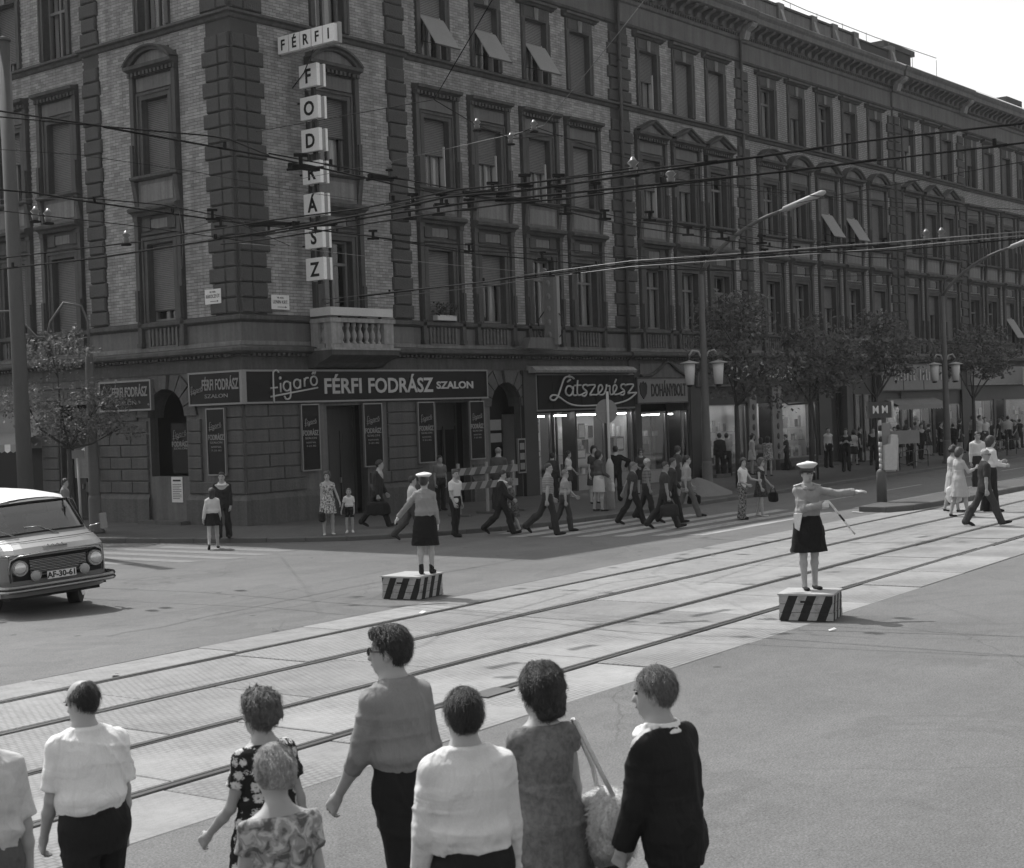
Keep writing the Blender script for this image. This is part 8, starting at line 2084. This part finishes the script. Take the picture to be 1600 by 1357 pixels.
for k, (x, y, t_, v, s_, hr, lb) in enumerate(((1405, 716, 664, .12, 'f', 'bob', 'woman in a grey dress between tree and far window'), (1520, 706, 650, .18, 'm', 'short', 'man in a grey shirt seen past the second lamp post'), (1531, 706, 649, .4, 'f', 'short', 'woman in a pale blouse next to the second lamp post'), (1549, 702, 656, .05, 'm', 'short', 'man in dark clothes left of the last tree trunk'), (1568, 702, 652, .3, 'f', 'curly', 'curly-haired woman in a pale top right of the last tree'), (1583, 702, 655, .2, 'm', 'short', 'man in a light shirt with bent arm near the right edge'), (1594, 700, 655, .03, 'm', 'short', 'man in a black coat at the very right edge'), (1344, 722, 668, .04, 'm', 'short', 'man in dark clothes in the doorway behind the trees'), (1460, 708, 664, .25, 'f', 'bob', 'small woman in a light blouse in the far crowd'))):
    w(lb, x, y, t_, .12, (k * 67) % 360, sex=s_, legs=EAS, arms=AS, topm=PL('plain', v), hem='out', bottom='trousers' if s_ == 'm' else 'skirt', botm=PL('plain', .03), hair=hr, hairv=.02, h=.024, shoes='woman' if s_ == 'f' else 'man')
cols = ['white', 'black', 'pale grey', 'dark grey', 'light', 'charcoal']; cv = [.55, .02, .35, .08, .42, .04]
for k, (x, y, t_, sx_, what, dd) in enumerate(((1389, 719, 662, 'f', 'dress beside the tram stop bin', 30), (1399, 722, 667, 'm', 'shirt left of the untucked white shirt', 200), (1431, 711, 659, 'm', 'jacket in the gap behind the blank board', 20),
        (1446, 706, 656, 'f', 'blouse deep in the far crowd', 150), (1478, 708, 657, 'm', 'shirt above the right end of the blank board', 300), (1500, 708, 655, 'f', 'dress hidden partly by the second lamp post', 80),
        (1540, 705, 652, 'm', 'coat between second lamp and last tree', 190), (1561, 704, 655, 'f', 'skirt suit just right of the last trunk', 100), (1576, 703, 650, 'm', 'sweater in the right edge crowd', 10), (1588, 702, 657, 'f', 'short dress in the right edge crowd', 250), (1335, 727, 672, 'f', 'dress in the shade right of the double trunk', 40), (1230, 735, 679, 'm', 'shirt by the shop step', 280))):
    w('%s %s in a %s %s' % (('young', 'tall', 'small')[k % 3], 'woman' if sx_ == 'f' else 'man', cols[k % 6], what), x, y, t_, .12, dd, sex=sx_, legs=EAS, arms=AW if k % 2 else AS, topm=PL('plain', cv[k % 6]), hem='out', bottom='trousers' if sx_ == 'm' else 'skirt', botm=PL('plain', .03 if k % 3 else .1), hair=('short', 'bob', 'curly')[k % 3] if sx_ == 'f' else 'short', hairv=(.015, .05)[k % 2], h=.024, shoes='woman' if sx_ == 'f' else 'man')
# the group crossing at the right
w('young man in a white shirt walking towards us behind the group at the right', 1529, 768, 675, 0, 182, legs=EAS, arms=((0, 6, 6), (0, 6, 6)), top='long', topm=PL('plain', .55), botm=PL('plain', .03), hair='short', hairv=.015, h=.017)
w('woman with dark bound hair in a pale coat, partly hidden by her companion', 1490, 800, 697, 0, 76, sex='f', legs=((10, 4, 2), (-10, 8, 2)), arms=AS, top='dress', sleeve=1.8, topm=PL('plain', .42), bottom='dress', hemz=.5, hair='bun', hairv=.02, shoes='woman')
a = w('woman with cropped brown hair in a pale coat carrying a white bag', 1500, 808, 700, 0, 70, sex='f', legs=((18, 6, 2), (-10, 8, 2)), arms=((30, 8, 80, 10), (-4, 8, 4)), head=(-4, 14), top='dress', sleeve=1.9, topm=PL('plain', .40), bottom='dress', hemz=.50, hair='bob', hairv=.05, shoes='woman', h=.015)
bag('shopping_bag', a['L'] + Vector((0, 0, .06)), .36, .42, .12, PL('plain', .75), 'large white carrier bag held by the woman in the pale coat', heading(40) + .6, .04)
w('long-haired young person in a white shirt and dark flared trousers, arm held forward', 1549, 800, 682, 0, 78, sex='f', legs=((6, 3, 2), (-4, 4, 2)), arms=((10, 6, 70, 10), (30, 8, 60, 4)), head=(-8, 2), top='long', topm=PL('plain', .58), botm=PL('plain', .02), flare=2.4, hair='bob', hairv=.03, h=.015)
w('grey-haired man with sunglasses in a dark T-shirt taking a long stride', 1540, 822, 702, 0, 92, legs=((30, 2, 2), (-30, 4, 2)), arms=((-6, 8, 6), (6, 8, 16)), head=(-36, 4), topm=PL('plain', .04), hem='out', sleeve=.9, botm=PL('plain', .05), hair='crew', hairv=.35, glasses=True, h=.015)
w('man in a pale shirt half hidden behind the left no-parking sign', 103, 840, 748, .12, 90, legs=STA, arms=AS, topm=PL('plain', .22), botm=PL('plain', .03), hair='short', hairv=.02, h=.02)
# ================================================================== summer haze: one closed box round everything
hz = bpy.data.materials.new('haze'); hz.use_nodes = True; t = hz.node_tree; t.nodes.clear()
pv = nn(t, 'ShaderNodeVolumePrincipled'); pv.inputs['Color'].default_value = (0.9, 0.9, 0.9, 1); pv.inputs['Density'].default_value = 0.00025
pv.inputs['Anisotropy'].default_value = 0.3
oo = nn(t, 'ShaderNodeOutputMaterial'); t.links.new(pv.outputs[0], oo.inputs['Volume'])
g = MB(); g.box(-420, -420, -1.2, 920, 920, 24.0, hz); o = g.build('haze'); o['kind'] = 'stuff'
